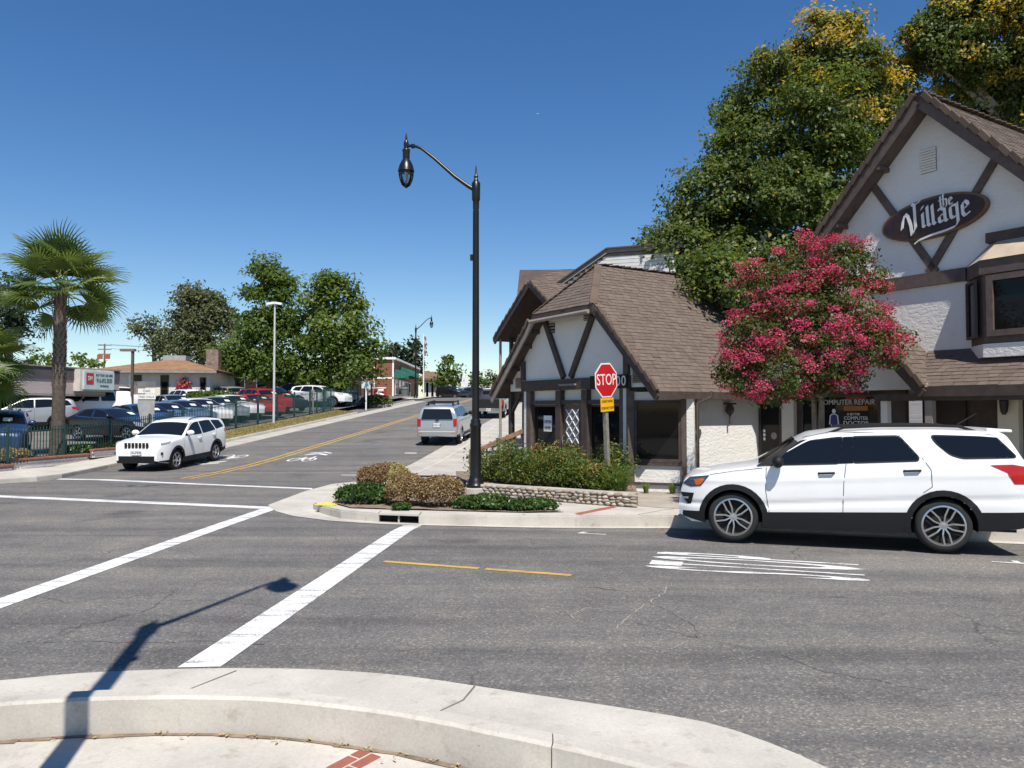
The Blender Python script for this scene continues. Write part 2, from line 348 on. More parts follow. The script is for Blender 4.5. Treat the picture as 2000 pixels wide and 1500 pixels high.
# kerb cut at its joints so that each length is a piece of its own
kj = [0, 38, 78, NP - 1]
kj = [0, 34, 71, 104, NP - 1]
kroot = MB()
kerb_e = bpy.data.objects.new('kerb', None); COL.objects.link(kerb_e); tag(kerb_e, kind='structure')
for a, b_ in zip(kj[:-1], kj[1:]):
    mb = MB(); P = KO[a:b_ + 1]; Q = KI[a:b_ + 1]
    sh = .004
    P = [P[0] if i == 0 else p for i, p in enumerate(P)]
    e0 = (Vector(P[1]) - Vector(P[0])).normalized() * sh; e1 = (Vector(P[-1]) - Vector(P[-2])).normalized() * sh
    P[0] = tuple(Vector(P[0]) + e0); Q[0] = tuple(Vector(Q[0]) + e0); P[-1] = tuple(Vector(P[-1]) - e1); Q[-1] = tuple(Vector(Q[-1]) - e1)
    Pb = offs(P, -.025); Qb = offs(Q, .02)
    jit = [rnd.uniform(-.004, .004) for _ in P]
    for i in range(len(P) - 1):
        zt = lambda k: .15 + jit[k] * .5
        z0, z1 = zt(i), zt(i + 1)
        mb.face([(*P[i], -.05), (*P[i + 1], -.05), (*P[i + 1], z1 - .025), (*P[i], z0 - .025)])
        mb.face([(*P[i], z0 - .025), (*P[i + 1], z1 - .025), (*Pb[i + 1], z1), (*Pb[i], z0)])
        mb.face([(*Pb[i], z0), (*Pb[i + 1], z1), (*Qb[i + 1], z1), (*Qb[i], z0)])
        mb.face([(*Qb[i], z0), (*Qb[i + 1], z1), (*Q[i + 1], z1 - .02), (*Q[i], z0 - .02)])
        mb.face([(*Q[i], z0 - .02), (*Q[i + 1], z1 - .02), (*Q[i + 1], -.2), (*Q[i], -.2)])
    for i in (0, len(P) - 1): mb.face([(*P[i], -.05), (*P[i], .13), (*Pb[i], .15), (*Qb[i], .15), (*Q[i], .13), (*Q[i], -.2)])
    mb.build('kerb_length', M_CONC, kerb_e, smooth=True, merge=True)
def inpoly(x, y, P):
    c = False; n = len(P)
    for i in range(n):
        x0, y0 = P[i]; x1, y1 = P[i - 1]
        if (y0 > y) != (y1 > y) and x < (x1 - x0) * (y - y0) / (y1 - y0) + x0: c = not c
    return c
_cut = [((a[0] + 2 * b[0]) / 3, (a[1] + 2 * b[1]) / 3) for a, b in zip(A_, KO)] + [(10, -30), (-18, -30)]
_b = bmesh.new(); _b.from_mesh(bpy.data.objects['road'].data)
bmesh.ops.delete(_b, geom=[f for f in _b.faces if inpoly(f.calc_center_median().x, f.calc_center_median().y, _cut)], context='FACES'); _b.to_mesh(bpy.data.objects['road'].data); _b.free()
wk = [(x, y) for x, y in KI] + [(10, -16), (-18, -16)]
me = bpy.data.meshes.new('footway'); me.from_pydata([(x, y, -.1) for x, y in wk], [], [tuple(range(len(wk)))]); me.materials.append(M_CONC); tag(link('footway', me), kind='structure')
fw = bpy.data.objects['footway']
# dirt and dry leaves in the joint between walk and kerb, brick band set in the walk
mb = MB()
for i in range(30, 100):
    p, q = Vector(KI[i]), Vector(KI[i + 1]); t = (q - p).normalized(); nn = Vector((t.y, -t.x)); w0 = .03 + .05 * rnd.random() * rnd.random(); w1 = .03 + .05 * rnd.random() * rnd.random()
    mb.face([(*p, -.094), (*q, -.094), (*(q + nn * w1), -.095), (*(p + nn * w0), -.095)])
tag(mb.build('dirt_seam', M_SOIL, fw), kind='stuff')
mb = MB()
for i in range(330):
    k = rnd.uniform(34, 96); p = Vector(KI[int(k)]); t = (Vector(KI[int(k) + 1]) - p).normalized(); nn = Vector((t.y, -t.x))
    c = p + t * rnd.random() * .1 + nn * abs(rnd.gauss(0.02, .05)); a = rnd.random() * 6.3; L = rnd.uniform(.015, .05); w = L * rnd.uniform(.2, .5); d = Vector((math.cos(a), math.sin(a))); e = Vector((-d.y, d.x)); z = -.088 + rnd.random() * .012
    mb.face([(*(c - d * L / 2), z), (*(c + e * w / 2), z + .004), (*(c + d * L / 2), z + rnd.random() * .01), (*(c - e * w / 2), z + .002)])
tag(mb.build('leaf_litter', rndcol('dry_leaf', [(.36, .25, .12), (.48, .36, .18), (.25, .15, .07)], .9, None, 0), fw, fix=False), kind='stuff')
M_BRICK = rndcol('red_brick', [(.30, .10, .065), (.36, .13, .085), (.27, .085, .055)], .9, None, .4, 50)
def brick_at(c, a, parent, name='brick', first={}):
    if 'm' not in first:
        m_ = MB(); m_.box((0, 0, 0), (.195, .09, .05)); o = m_.build(name, M_BRICK, parent, bevel=.006); first['m'] = o.data
    else: o = link(name, first['m'], parent)
    o.location = c; o.rotation_euler = (0, 0, a); return o
d0 = Vector((-.17, -.26)).normalized(); ang = math.atan2(d0.y, d0.x); e0 = Vector((-d0.y, d0.x))
for k in range(9):
    for j in (0, 1):
        c = Vector((-.90, 4.98)) + d0 * (k * .205 + (.1 if j else 0)) + e0 * (j * .1 - .05) 
        if k == 0 and not j: c += d0 * .0
        brick_at((c.x, c.y, -.121), ang, fw)
# corner bulb-out across the street: flush apron, raised kerbed bed
apron = [(-5.3, 16.75), (-4.85, 15.85), (-4.3, 15.2), (-3.5, 14.66), (-2.85, 14.42), (-2.4, 14.28), (-1.7, 14.2), (.2, 14.12), (2.9, 14.16), (5.2, 13.5), (24.1, 7.36), (24.4, 8.3), (8.6, 13.5), (3, 14.9), (-1.7, 15.1), (-3.6, 15.6), (-3.95, 16.6), (-3.75, 21.5), (-2.9, 24.5), (-3.35, 24.6), (-4.35, 22.3), (-5.0, 21.4), (-5.25, 19.6)]
mb = MB()
def hsheet(name, poly, dz, mat, cut=1.0):
    b = bmesh.new(); fc = b.faces.new([b.verts.new((x, y, 0)) for x, y in poly]); 
    xs = [p[0] for p in poly]; ys = [p[1] for p in poly]
    for ax, lo, hi in ((0, min(xs), max(xs)), (1, min(ys), max(ys))):
        v = lo + cut
        while v < hi:
            co = (v, 0, 0) if ax == 0 else (0, v, 0); no = (1, 0, 0) if ax == 0 else (0, 1, 0)
            bmesh.ops.bisect_plane(b, geom=b.verts[:] + b.edges[:] + b.faces[:], plane_co=co, plane_no=no); v += cut
    for q in b.verts: q.co.z = T(q.co.x, q.co.y) + dz
    bmesh.ops.recalc_face_normals(b, faces=b.faces)
    if sum(q.normal.z for q in b.faces) < 0: bmesh.ops.reverse_faces(b, faces=b.faces)
    me = bpy.data.meshes.new(name); b.to_mesh(me); b.free(); me.materials.append(mat); return link(name, me)
tag(hsheet('corner_apron', apron, .008, M_CONC), kind='structure')
PZ = .12
bulb = [(-3.9, 15.75), (-3.35, 15.05), (-2.52, 14.62), (-2.52, 14.95), (-1.74, 14.8), (-1.74, 14.4), (0, 14.33), (2.9, 14.36), (5.3, 13.68), (24.3, 7.6), (27, 16), (12, 22.4), (-1, 22.4), (-3.1, 22.3), (-3.75, 21.0), (-4.05, 19.4), (-4.15, 17.6), (-4.2, 16.3)]
bo = tag(slab('pavement', bulb, -.3, PZ, M_CONC, bevel=.025), kind='structure')
# the drain inlet: a dark throat under a steel lintel, let into the kerb
mb = MB(); mb.bx(-2.515, -1.745, 14.5, 14.79, PZ - .035, PZ + .002)
io = thing('storm_drain', MB().bx(-2.51, -1.75, 14.78, 14.94, -.25, .085), M_DARK, 'dark storm drain inlet in the kerb of the planted corner', 'drain')
lid = MB().prism([(-2.52, 14.6, PZ - .03), (-1.74, 14.41, PZ - .03), (-1.74, 14.95, PZ - .03), (-2.52, 15.1, PZ - .03)], (0, 0, .034)).build('lintel', M_CONC, io)
MB().bx(-2.15, -2.12, 14.55, 14.62, -.2, PZ - .03).build('support', M_CONC2, io)
# hill street: right pavement and kerb, left pavement, both following the slope
def walk_strip(name, r0, r1, s0, s1, mat, h=.14, kerb=None):
    sh = sheet(name, lin(s0, s1, 1.0), [r0, (r0 + r1) / 2, r1], mat, h); tag(sh, kind='structure')
    return sh
def kerb_strip(name, r, s0, s1, side, h=.15, w=.15, parent=None, mat=M_CONC):
    prof = [(0, -.1), (0, h - .025), (.02 * side, h), (w * side, h), (w * side, -.1)]; mb = MB(); ss = lin(s0, s1, 1.0)
    for i in range(len(ss) - 1):
        for k in range(len(prof) - 1):
            q = []
            for s_, (dr, dz) in ((ss[i], prof[k]), (ss[i + 1], prof[k]), (ss[i + 1], prof[k + 1]), (ss[i], prof[k + 1])):
                q.append(SR(s_, r + dr, dz))
            mb.face(q)
    for s_ in (s0, s1): mb.face([SR(s_, r + a, b) for a, b in prof])
    return tag(mb.build(name, mat, smooth=True, merge=True), kind='structure')
kerb_strip('kerb_right', -5.45, 22.9, 120, 1); walk_strip('pavement_right', -5.32, -2.6, 22.2, 120, M_CONC2, .142)
kerb_strip('kerb_left', -17.0, 26.3, 54.2, -1, .13, .16, mat=M_CONC2); kerb_strip('kerb_left_upper', -17.0, 61.5, 72, -1, .13, .16, mat=M_CONC2)
gl = MB()
def pan(r0, r1, s0, s1, nm): tag(sheet(nm, lin(s0, s1, 1), [r0, r1], M_CONC2, .007), kind='structure')
pan(-6.5, -5.42, 23.4, 120, 'gutter_right'); pan(-17.02, -15.9, 26, 72, 'gutter_left')
leftc = [(-13.95, 26.6), (-13.75, 24.5), (-13.55, 23.2), (-13.75, 22.3), (-14.4, 21.4), (-16, 20.6), (-18.5, 20.0), (-30, 17), (-31, 25), (-16.4, 24.2), (-15.55, 26.0), (-15.2, 30), (-14.9, 33.4), (-13.55, 33.3)]
tag(slab('pavement_left', leftc, -.3, .13, M_CONC, hf=True, bevel=.02), kind='structure')
mb = MB()
for s_ in (28.5, 31): pass
# yellow tactile pads at the two ramps
M_TAC = paint('tactile_yellow', (.72, .52, .05), .7, .15, 8)
def tactile(c, ax, ay, label):
    p = MB(); c = Vector(c); ax = Vector(ax); ay = Vector(ay); p.prism([c - ax - ay, c + ax - ay, c + ax + ay, c - ax + ay], (0, 0, .012))
    o = thing('tactile_paving', p, M_TAC, label, 'paving'); d = MB()
    for i in range(5):
        for j in range(4):
            q = c + ax * (-.8 + .4 * i) + ay * (-.75 + .5 * j); d.lathe([(.028, 0), (.022, .012), (.0, .014)], 6, (q.x, q.y, q.z + .011))
    tag(d.build('dome', M_TAC, o), kind='stuff'); return o
tactile((-3.78, 15.93, PZ + .004), (.2, -.07, 0), (.07, .2, 0), 'small yellow tactile pad at the tip of the planted corner')
tactile((-15.9, 22.3, .135), (.65, .2, 0), (-.12, .4, 0), 'yellow tactile pad at the left edge of the picture')
# joints in the near pavements, as real grooves would be too fine: thin recessed-looking strips
M_JOINT = paint('joint_dark', (.17, .15, .125), 1, .2)
def joint(name, P, w, parent, z):
    m_ = MB()
    for i in range(len(P) - 1):
        p, q = Vector(P[i]), Vector(P[i + 1]); t = (q - p).normalized(); e = Vector((-t.y, t.x)) * w / 2
        m_.face([(*(p - e), z), (*(q - e), z), (*(q + e), z), (*(p + e), z)])
    return tag(m_.build(name, M_JOINT, parent, fix=False), kind='stuff')
joint('joint', [(-.60, 5.24), (-.35, 5.58), (-.28, 5.86)], .014, None if False else bpy.data.objects['gutter'], .012)
joint('joint', [(-2.55, 5.5), (-2.35, 5.9), (-2.2, 6.2)], .012, bpy.data.objects['gutter'], .012)
for P in ([(1.28, 14.4), (2.2, 15.9)], [(2.35, 14.4), (2.9, 15.0), (3.6, 15.6)], [(-2.8, 22.1), (-.9, 20.6)], [(5.6, 13.7), (6.3, 15.4)], [(8.3, 12.9), (9, 14.6)], [(.2, 14.5), (.25, 14.36)], [(-3.6, 20.2), (-1.2, 20.0)]): joint('joint', P, .016, bo, PZ + .004)
tag(hsheet('pavement_aggregate', [(2.45, 15.75), (3.0, 15.35), (6.6, 14.3), (10, 13.3), (24.5, 8.8), (26, 15), (12, 20), (3, 19.2), (2.55, 18.2)], 0, M_AGG), kind='structure')
ag_ = bpy.data.objects['pavement_aggregate']
for v in ag_.data.vertices: v.co.z = PZ + .005
d0 = Vector((.91, 1.17)).normalized(); ang = math.atan2(d0.y, d0.x); e0 = Vector((-d0.y, d0.x))
for k in range(7):
    for j in (0, 1): 
        c = Vector((1.17, 14.42)) + d0 * (.12 + k * .2 + (.1 if j else 0)) + e0 * (j * .095 - .05); brick_at((c.x, c.y, PZ - .019), ang, bo)
# ---------------------------------------------------------------- road markings (sheets 4 mm above the asphalt)
MK = bpy.data.objects['road']
def mark(name, P, mat, dz=.005, cut=1.0):
    o = hsheet(name, [tuple(p)[:2] for p in P], dz, mat, cut); o.parent = MK; return o
def srp(s, r): p = U2 * s + R2 * r; return (p.x, p.y)
def tnp(t, n): p = X2 * t + N2 * n; return (p.x, p.y)
mark('crosswalk_line', [srp(5.97, -3.36), srp(6.03, -3.02), srp(14.0, -3.14), srp(13.8, -3.46)], M_WLINE)
mark('crosswalk_line', [srp(2.5, -6.25), srp(2.5, -5.93), srp(15.75, -6.63), srp(15.75, -6.95)], M_WLINE)
mark('crosswalk_line', [(-5.1, 16.12), (-5.15, 16.5), (-12.3, 18.62), (-18, 20.3), (-18, 19.95), (-12.25, 18.25)], M_WLINE)
mark('crosswalk_line', [(-5.2, 20.0), (-5.25, 20.32), (-9.2, 21.72), (-12.1, 22.9), (-13.5, 23.1), (-13.5, 22.8), (-12.1, 22.55), (-9.1, 21.4)], M_WLINE)
ss = lin(21.9, 110, 2)
for dr in (-.15, .15):
    P = [srp(s_, -12.15 + dr - .055) for s_ in ss] + [srp(s_, -12.15 + dr + .055) for s_ in reversed(ss)]
    mark('yellow_line', P, M_YLINE, .005, 2.0)
mark('yellow_dash', [tnp(-4.95, 9.5), tnp(-3.55, 9.468), tnp(-3.55, 9.578), tnp(-4.95, 9.61)], M_YLINE); mark('yellow_dash', [tnp(-3.46, 9.466), tnp(-2.3, 9.44), tnp(-2.3, 9.55), tnp(-3.46, 9.576)], M_YLINE)
mark('parking_tick', [tnp(-3.05, 13.0), tnp(-2.55, 13.0), tnp(-2.55, 13.09), tnp(-2.95, 13.09), tnp(-2.92, 13.3), tnp(-3.02, 13.3)], M_WLINE)
mark('parking_tick', [tnp(2.98, 12.1), tnp(3.9, 12.1), tnp(3.9, 12.18), tnp(3.35, 12.18), tnp(3.35, 12.36), tnp(3.27, 12.36), tnp(3.27, 12.18), tnp(2.98, 12.18)], M_WLINE)
mark('parking_tick', [srp(30.4, -7.6), srp(30.4, -7.1), srp(30.6, -7.1), srp(30.6, -7.6)], M_WLINE)
mark('parking_tick', [srp(23.5, -7.9), srp(23.5, -6.6), srp(23.62, -6.6), srp(23.62, -7.9)], M_WLINE)
# STOP painted long-ways for drivers coming from the right
st = text_mesh('STOP', 1.0, 0, xs=1.0, sp=1.15, bold=.012); st.materials.clear(); st.materials.append(M_WLINE)
xs = [v.co.x for v in st.vertices]; ys = [v.co.y for v in st.vertices]
for v in st.vertices:
    u = (v.co.x - min(xs)) / (max(xs) - min(xs)); w = (v.co.y - min(ys)) / (max(ys) - min(ys))
    p = X2 * (1.25 - 2.75 * w) + N2 * (10.25 + 1.25 * u); v.co = (p.x, p.y, T(p.x, p.y) + .005)
link('stop_lettering', st, MK)
def sharrow(s0, r0, flip):
    m_ = MB(); 
    def P(u, v): return SR(s0 + v * flip, r0 + u * flip, .006)
    def ring(cu, cv, ru, rv, w):
        N = 18
        for i in range(N):
            a, b_ = 2 * math.pi * i / N, 2 * math.pi * (i + 1) / N
            m_.face([P(cu + ru * math.cos(a), cv + rv * math.sin(a)), P(cu + ru * math.cos(b_), cv + rv * math.sin(b_)), P(cu + (ru - w) * math.cos(b_), cv + (rv - w * 2) * math.sin(b_)), P(cu + (ru - w) * math.cos(a), cv + (rv - w * 2) * math.sin(a))])
    def seg(a, b_, w=.045):
        m_.face([P(a[0] - w, a[1]), P(a[0] + w, a[1]), P(b_[0] + w, b_[1]), P(b_[0] - w, b_[1])])
    ring(-.28, 0, .24, .55, .07); ring(.28, 0, .24, .55, .07)
    seg((-.28, 0), (-.1, .75)); seg((-.1, .75), (.2, .72)); seg((.2, .72), (0, -.05)); seg((0, -.05), (-.12, .8)); seg((.28, 0), (.17, 1.0)); seg((.1, 1.0), (.28, 1.05), .06)
    for dv in (1.35, 1.9):
        for sg in (-1, 1): m_.face([P(sg * .45, dv), P(sg * .45, dv + .28), P(0, dv + .68), P(0, dv + .4)])
    o = m_.build('bicycle_marking', M_WLINE, MK, fix=False); return o
sharrow(28.2, -11.0, 1); sharrow(29.0, -14.1, -1)

def crack(P, w, mat, name='crack_line'):
    m_ = MB(); Q = []
    for i in range(len(P) - 1):
        a, b_ = Vector(P[i]), Vector(P[i + 1]); n = max(1, int((b_ - a).length / .09))
        for k in range(n): Q.append(a.lerp(b_, k / n) + Vector((rnd.uniform(-.025, .025), rnd.uniform(-.025, .025))))
    Q.append(Vector(P[-1]))
    for i in range(len(Q) - 1):
        t = (Q[i + 1] - Q[i]).normalized(); e = Vector((-t.y, t.x)) * w * rnd.uniform(.3, 1) / 2
        m_.face([(*(Q[i] - e), .004), (*(Q[i + 1] - e), .004), (*(Q[i + 1] + e), .004), (*(Q[i] + e), .004)])
    return tag(m_.build(name, mat, MK, fix=False), kind='stuff')
M_CRP = paint('crack_pale', (.34, .31, .26), 1, .4, 14); M_CRD = paint('crack_dark', (.035, .034, .032), 1, .3, 14)
crack([(1.92, 9.3), (1.75, 8.9), (1.5, 8.4), (1.2, 7.9), (1.0, 7.4)], .014, M_CRP); crack([(.6, 7.9), (.8, 8.15), (1.1, 8.05)], .014, M_CRP); crack([(.55, 8.1), (.62, 7.75)], .01, M_CRP)
crack([(1.2, 7.6), (1.7, 7.1), (2.3, 6.6), (2.5, 6.2), (3.1, 5.8)], .007, M_CRD); crack([(1.5, 8.4), (1.75, 7.6), (1.7, 7.1)], .006, M_CRD); crack([(-4.4, 7.0), (-3.4, 6.95), (-2.6, 7.0), (-2.2, 6.9)], .01, M_CRD); crack([(2.6, 9.0), (4.4, 8.3), (6.2, 7.9)], .006, M_CRD)
m_ = MB()
for k in range(26):
    c = Vector((-9.9 + rnd.gauss(0, .42), 21.0 + rnd.gauss(0, .12))); m_.face([(c.x - .12 * rnd.random(), c.y, .006), (c.x + .02, c.y - .04, .006), (c.x + .14 * rnd.random() + .03, c.y + .01, .006), (c.x, c.y + .04, .006)])
tag(m_.build('survey_paint', paint('paint_blue_mark', (.05, .08, .2), .9, .3), MK, fix=False), kind='stuff')
# ---------------------------------------------------------------- roofs
def clip_u(poly, v):                                   # u-interval of a convex polygon at height v
    us = []
    for i in range(len(poly)):
        (u0, v0), (u1, v1) = poly[i], poly[(i + 1) % len(poly)]
        if (v0 - v) * (v1 - v) <= 0 and abs(v1 - v0) > 1e-9: us.append(u0 + (u1 - u0) * (v - v0) / (v1 - v0))
    return (min(us), max(us)) if len(us) >= 2 else None
def roof_plane(parent, poly, name='roof_slope', mat=M_SHING, under=M_BROWN, thick=.12, course=.135, tab=.24, lift=.014, tint=(0, 1)):
    P = [Vector(p) for p in poly]; nrm = Vector((0, 0, 0))
    for i in range(len(P)):
        a, b_ = P[i], P[(i + 1) % len(P)]; nrm += a.cross(b_)
    nrm.normalize()
    if nrm.z < 0: nrm = -nrm
    u = Vector((0, 0, 1)).cross(nrm).normalized(); v = nrm.cross(u).normalized(); o = P[0]
    slabo = MB().prism([p - nrm * thick for p in P], nrm * (thick - .004)).build(name, under, parent)
    Q = [((p - o).dot(u), (p - o).dot(v)) for p in P]; vmin = min(q[1] for q in Q); vmax = max(q[1] for q in Q)
    mb = MB(); tints = []; k = 0; y = vmin - .03
    while y < vmax - .02:
        lo = clip_u(Q, max(vmin + .001, y)); hi = clip_u(Q, min(vmax - .001, y + course * 1.5))
        mid = clip_u(Q, min(vmax - .002, max(vmin + .002, y + course * .5)))
        if lo and hi and mid:
            a0, a1 = lo; b0, b1 = hi; x = min(a0, b0) - rnd.random() * tab
            while x < max(a1, b1):
                w = tab * rnd.uniform(.75, 1.2); x0, x1 = x + .004, x + w - .004; x += w
                l0, l1 = max(x0, a0), min(x1, a1); h0, h1 = max(x0, b0), min(x1, b1)
                if l1 - l0 < .01 and h1 - h0 < .01: continue
                if l1 < l0: l0 = l1 = min(max((x0 + x1) / 2, a0), a1)
                if h1 < h0: h0 = h1 = min(max((x0 + x1) / 2, b0), b1)
                yb = y + rnd.uniform(-.008, .008); yt = min(y + course * 1.5, vmax); L = lift * rnd.uniform(.8, 1.6)
                A0 = o + u * l0 + v * yb; A1 = o + u * l1 + v * yb; B1 = o + u * h1 + v * yt; B0 = o + u * h0 + v * yt; nu = nrm * L
                mb.face([A0 + nu, A1 + nu, B1 + nrm * .002, B0 + nrm * .002]); mb.face([A0 - nrm * .02, A1 - nrm * .02, A1 + nu, A0 + nu]); c = rnd.uniform(*tint); tints += [c, c]
        y += course
    so_ = mb.build('shingles', mat, slabo, fix=False); at = so_.data.attributes.new('tint', 'FLOAT', 'FACE'); at.data.foreach_set('value', tints); tag(so_, kind='stuff')
    return slabo
M_TILE = rndcol('rake_shingle', [(.075, .05, .038), (.11, .076, .056), (.135, .095, .07)], .95, None, .4, 50, .3)
def edge_tiles(parent, p, q, step, w, h, name='rake_tile', up=(0, 0, 1), jut=0, mat=None):
    p, q = Vector(p), Vector(q); d = q - p; n = max(1, int(d.length / step)); t = d.normalized(); upv = Vector(up); y = upv.cross(t).normalized(); z = t.cross(y); Rm = Matrix((t, y, z)).transposed()
    me = None
    for k in range(n):
        if me is None:
            m_ = MB(); m_.box((0, 0, 0), (step * 1.08, w, h), R=Matrix.Rotation(-.13, 3, 'Y')); o = m_.build(name, mat or M_TILE, parent, bevel=.008); me = o.data
        else: o = link(name, me, parent)
        c = p + t * (step * (k + .5)) + z * (h * .3 + jut) + z * rnd.uniform(-.008, .008); M = Rm.to_4x4(); M.translation = c; o.matrix_local = M
def window(parent, c0, c1, nrm, frame_w=.07, mat_f=M_BROWN, pane=M_GLASS, name='window', depth=.08, mull=0):
    """upright rectangular window between base corners c0,c1=(corner, top height) in plane with outward normal nrm"""
    (p, q, z0, z1) = c0, c1, None, None
def rect_window(parent, p, q, z0, z1, nrm, fw=.06, mat_f=M_BROWN, pane=M_GLASS, name='window', proud=.03, mull=0, trans=0):
    p = Vector((p[0], p[1], 0)); q = Vector((q[0], q[1], 0)); n = Vector((*nrm, 0)).normalized(); t = (q - p).normalized(); L = (q - p).length
    pm = MB(); a = p + t * fw; b_ = q - t * fw; off = n * .012
    pm.face([Vector((*(a + off).xy, z0 + fw)), Vector((*(b_ + off).xy, z0 + fw)), Vector((*(b_ + off).xy, z1 - fw)), Vector((*(a + off).xy, z1 - fw))])
    fr = MB(); up = (0, 0, 1); h = n * (proud / 2 + .004)
    def bar(x0, x1, ya, yb):
        c = p + t * (x0 + x1) / 2 + h; fr.box((c.x, c.y, (ya + yb) / 2), (x1 - x0, proud, yb - ya), math.atan2(t.y, t.x))
    bar(0, fw, z0, z1); bar(L - fw, L, z0, z1); bar(fw, L - fw, z0, z0 + fw); bar(fw, L - fw, z1 - fw, z1)
    for k in range(mull): x = L * (k + 1) / (mull + 1); bar(x - .018, x + .018, z0 + fw, z1 - fw)
    for k in range(trans): zz = z0 + (z1 - z0) * (k + 1) / (trans + 1); bar(fw, L - fw, zz - .015, zz + .015)
    fo = fr.build(name, mat_f, parent); pm.build('pane', pane, fo, fix=False); return fo
# ---------------------------------------------------------------- corner building number 100: half-timbered, clipped gable
c100 = root('corner_shop', (BO.x, BO.y, 0), 'white half-timbered corner shop numbered 100 with brown clipped gable roof', 'building', BROT)
FL = .3; RZ, EZ, RY, HW = 6.1, 2.5, 2.25, 3.7; TANR = (RZ - EZ) / HW
def r100(y): return RZ - TANR * abs(y - RY)
# walls (each a wall part): gable wall above beam, lower front between posts, sides
w = MB(); w.prism([(0, -.95, 2.62), (0, 5.45, 2.62), (0, 5.45, r100(5.45) - .16), (0, RY + 1.5, 4.6), (0, RY - 1.5, 4.6), (0, -.95, r100(-.95) - .16)], (.16, 0, 0)); w.build('gable_wall', M_STUC, c100)
w = MB(); w.bx(.1, .24, -.02, 4.6, FL - .2, 2.7); w.build('front_wall', M_STUC, c100)
w = MB(); w.bx(1.2, 3.42, -1.12, -1.0, 0.0, 2.7); w.build('side_wall', M_STUC, c100)
w = MB(); w.bx(.24, 9.6, 4.45, 4.6, .0, 3.1); w.bx(9.5, 9.6, -.9, 4.5, 0, 5.6); w.build('rear_wall', M_STUC, c100)
# window wall parallel to the cross street between gable corner and downpipe
def loc(p): d = Vector((p[0], p[1])) - BO; return Vector((d.dot(BB), d.dot(BA)))
wa, wb = loc(tnp(-3.02, 18.55)), loc(tnp(-1.5, 18.5))
dw = (wb - wa).normalized(); nw = Vector((-dw.y, dw.x)) 
if nw.dot(Vector((-1, -.4))) < 0: nw = -nw
w = MB(); c = (wa + wb) / 2 - nw * .08; w.box((c.x, c.y, 1.3), ((wb - wa).length, .16, 2.4), math.atan2(dw.y, dw.x)); w.build('window_wall', M_STUC, c100)
wp0 = wa + dw * .1; wp1 = wa + dw * 1.22
rect_window(c100, wp0, wp1, .82, 2.3, nw, .07, M_BROWN, name='shop_window', proud=.05)
w = MB()
for d_, z0, z1, l0, l1 in ((.03, .74, .9, .06, 1.26), (.03, .28, .34, .0, 1.3)):
    c = wa + dw * (l0 + l1) / 2 + nw * .02; w.box((c.x, c.y, (z0 + z1) / 2), (l1 - l0, .06, z1 - z0), math.atan2(dw.y, dw.x))
w.build('sill', M_BROWN, c100)
for l0, l1 in ((-.05, .1), (1.22, 1.34)):
    c = wa + dw * (l0 + l1) / 2 + nw * .03; MB().box((c.x, c.y, 1.35), (l1 - l0, .09, 2.35), math.atan2(dw.y, dw.x)).build('post', M_BROWN2, c100)
c = wa + dw * 1.43 + nw * .03; MB().box((c.x, c.y, 1.25), (.17, .12, 2.2), math.atan2(dw.y, dw.x)).build('post', M_STUC, c100)
c = wb + dw * .07 + nw * .02; dp = MB(); dp.tube([(c.x + .28, c.y - .2, 2.5), (c.x + .25, c.y - .18, 2.36), (c.x, c.y, 2.22), (c.x, c.y, .2)], .04, 8); dp.build('downpipe', M_BROWN, c100, smooth=True)
sc_ = MB(); sc_.bx(2.1, 2.35, -1.32, -1.12, 2.2, 2.24); sc_.lathe([(.05, 1.95), (.1, 2.02), (.1, 2.12), (.06, 2.2)], 8, (2.2, -1.24, 0)); sc_.bx(2.18, 2.22, -1.26, -1.22, 1.72, 1.95); sc_.build('wall_lamp', M_BROWN, c100)
# timbers on the gable
xg = -.045
def timber(p, q, wd=.2, name='timber', mat=M_BROWN, th=.09): MB().beam(p, q, th, wd, up=Vector(q) - Vector(p) and Vector((1, 0, 0)).cross(Vector(q) - Vector(p))).build(name, mat, c100)
timber((xg, -.12, 2.76), (xg, 4.72, 2.76), .3)
timber((xg - .004, 2.3, 2.95), (xg - .004, 1.33, 4.52), .16); timber((xg - .008, 2.62, 2.95), (xg - .008, 3.5, 4.55), .16)
timber((xg - .006, .0, 2.93), (xg - .006, .0, 3.62), .17); timber((xg - .006, 4.66, 2.93), (xg - .006, 4.66, 3.5), .15)
for y0, y1, m_ in ((4.28, 4.5, M_BROWN2), (4.5, 4.62, M_STUC), (2.78, 3.02, M_BROWN), (1.6, 1.84, M_BROWN), (.02, .14, M_STUC), (-.1, .02, M_BROWN2), (.14, .28, M_BROWN2)):
    MB().bx(-.05, .12, y0, y1, FL - .2, 2.6).build('post', m_, c100)
for y0, y1 in ((3.02, 4.28), (1.84, 2.78), (.28, 1.6)): MB().bx(-.02, .11, y0, y1, 2.22, 2.33).build('lintel', M_BROWN, c100)
rect_window(c100, (.1, 4.28), (.1, 3.02), .55, 2.2, (-1, 0), .05, M_BROWN, name='shop_window'); rect_window(c100, (.1, 1.6), (.1, .28), .55, 2.2, (-1, 0), .05, M_BROWN, name='shop_window')
nb = MB(); nb.bx(.06, .075, 3.35, 3.75, 1.45, 1.9); no = nb.build('notice', M_WHITE, c100); no['label'] = 'paper notice taped inside the left window'
text_obj('lettering', 'OPEN', paint('ink_blue', (.04, .05, .25), .6), frame((.055, 3.55, 1.72), (0, -1, 0), (0, 0, 1)), no, size=.14); text_obj('lettering', 'HOURS', M_PLAST, frame((.055, 3.55, 1.56), (0, -1, 0), (0, 0, 1)), no, size=.09)
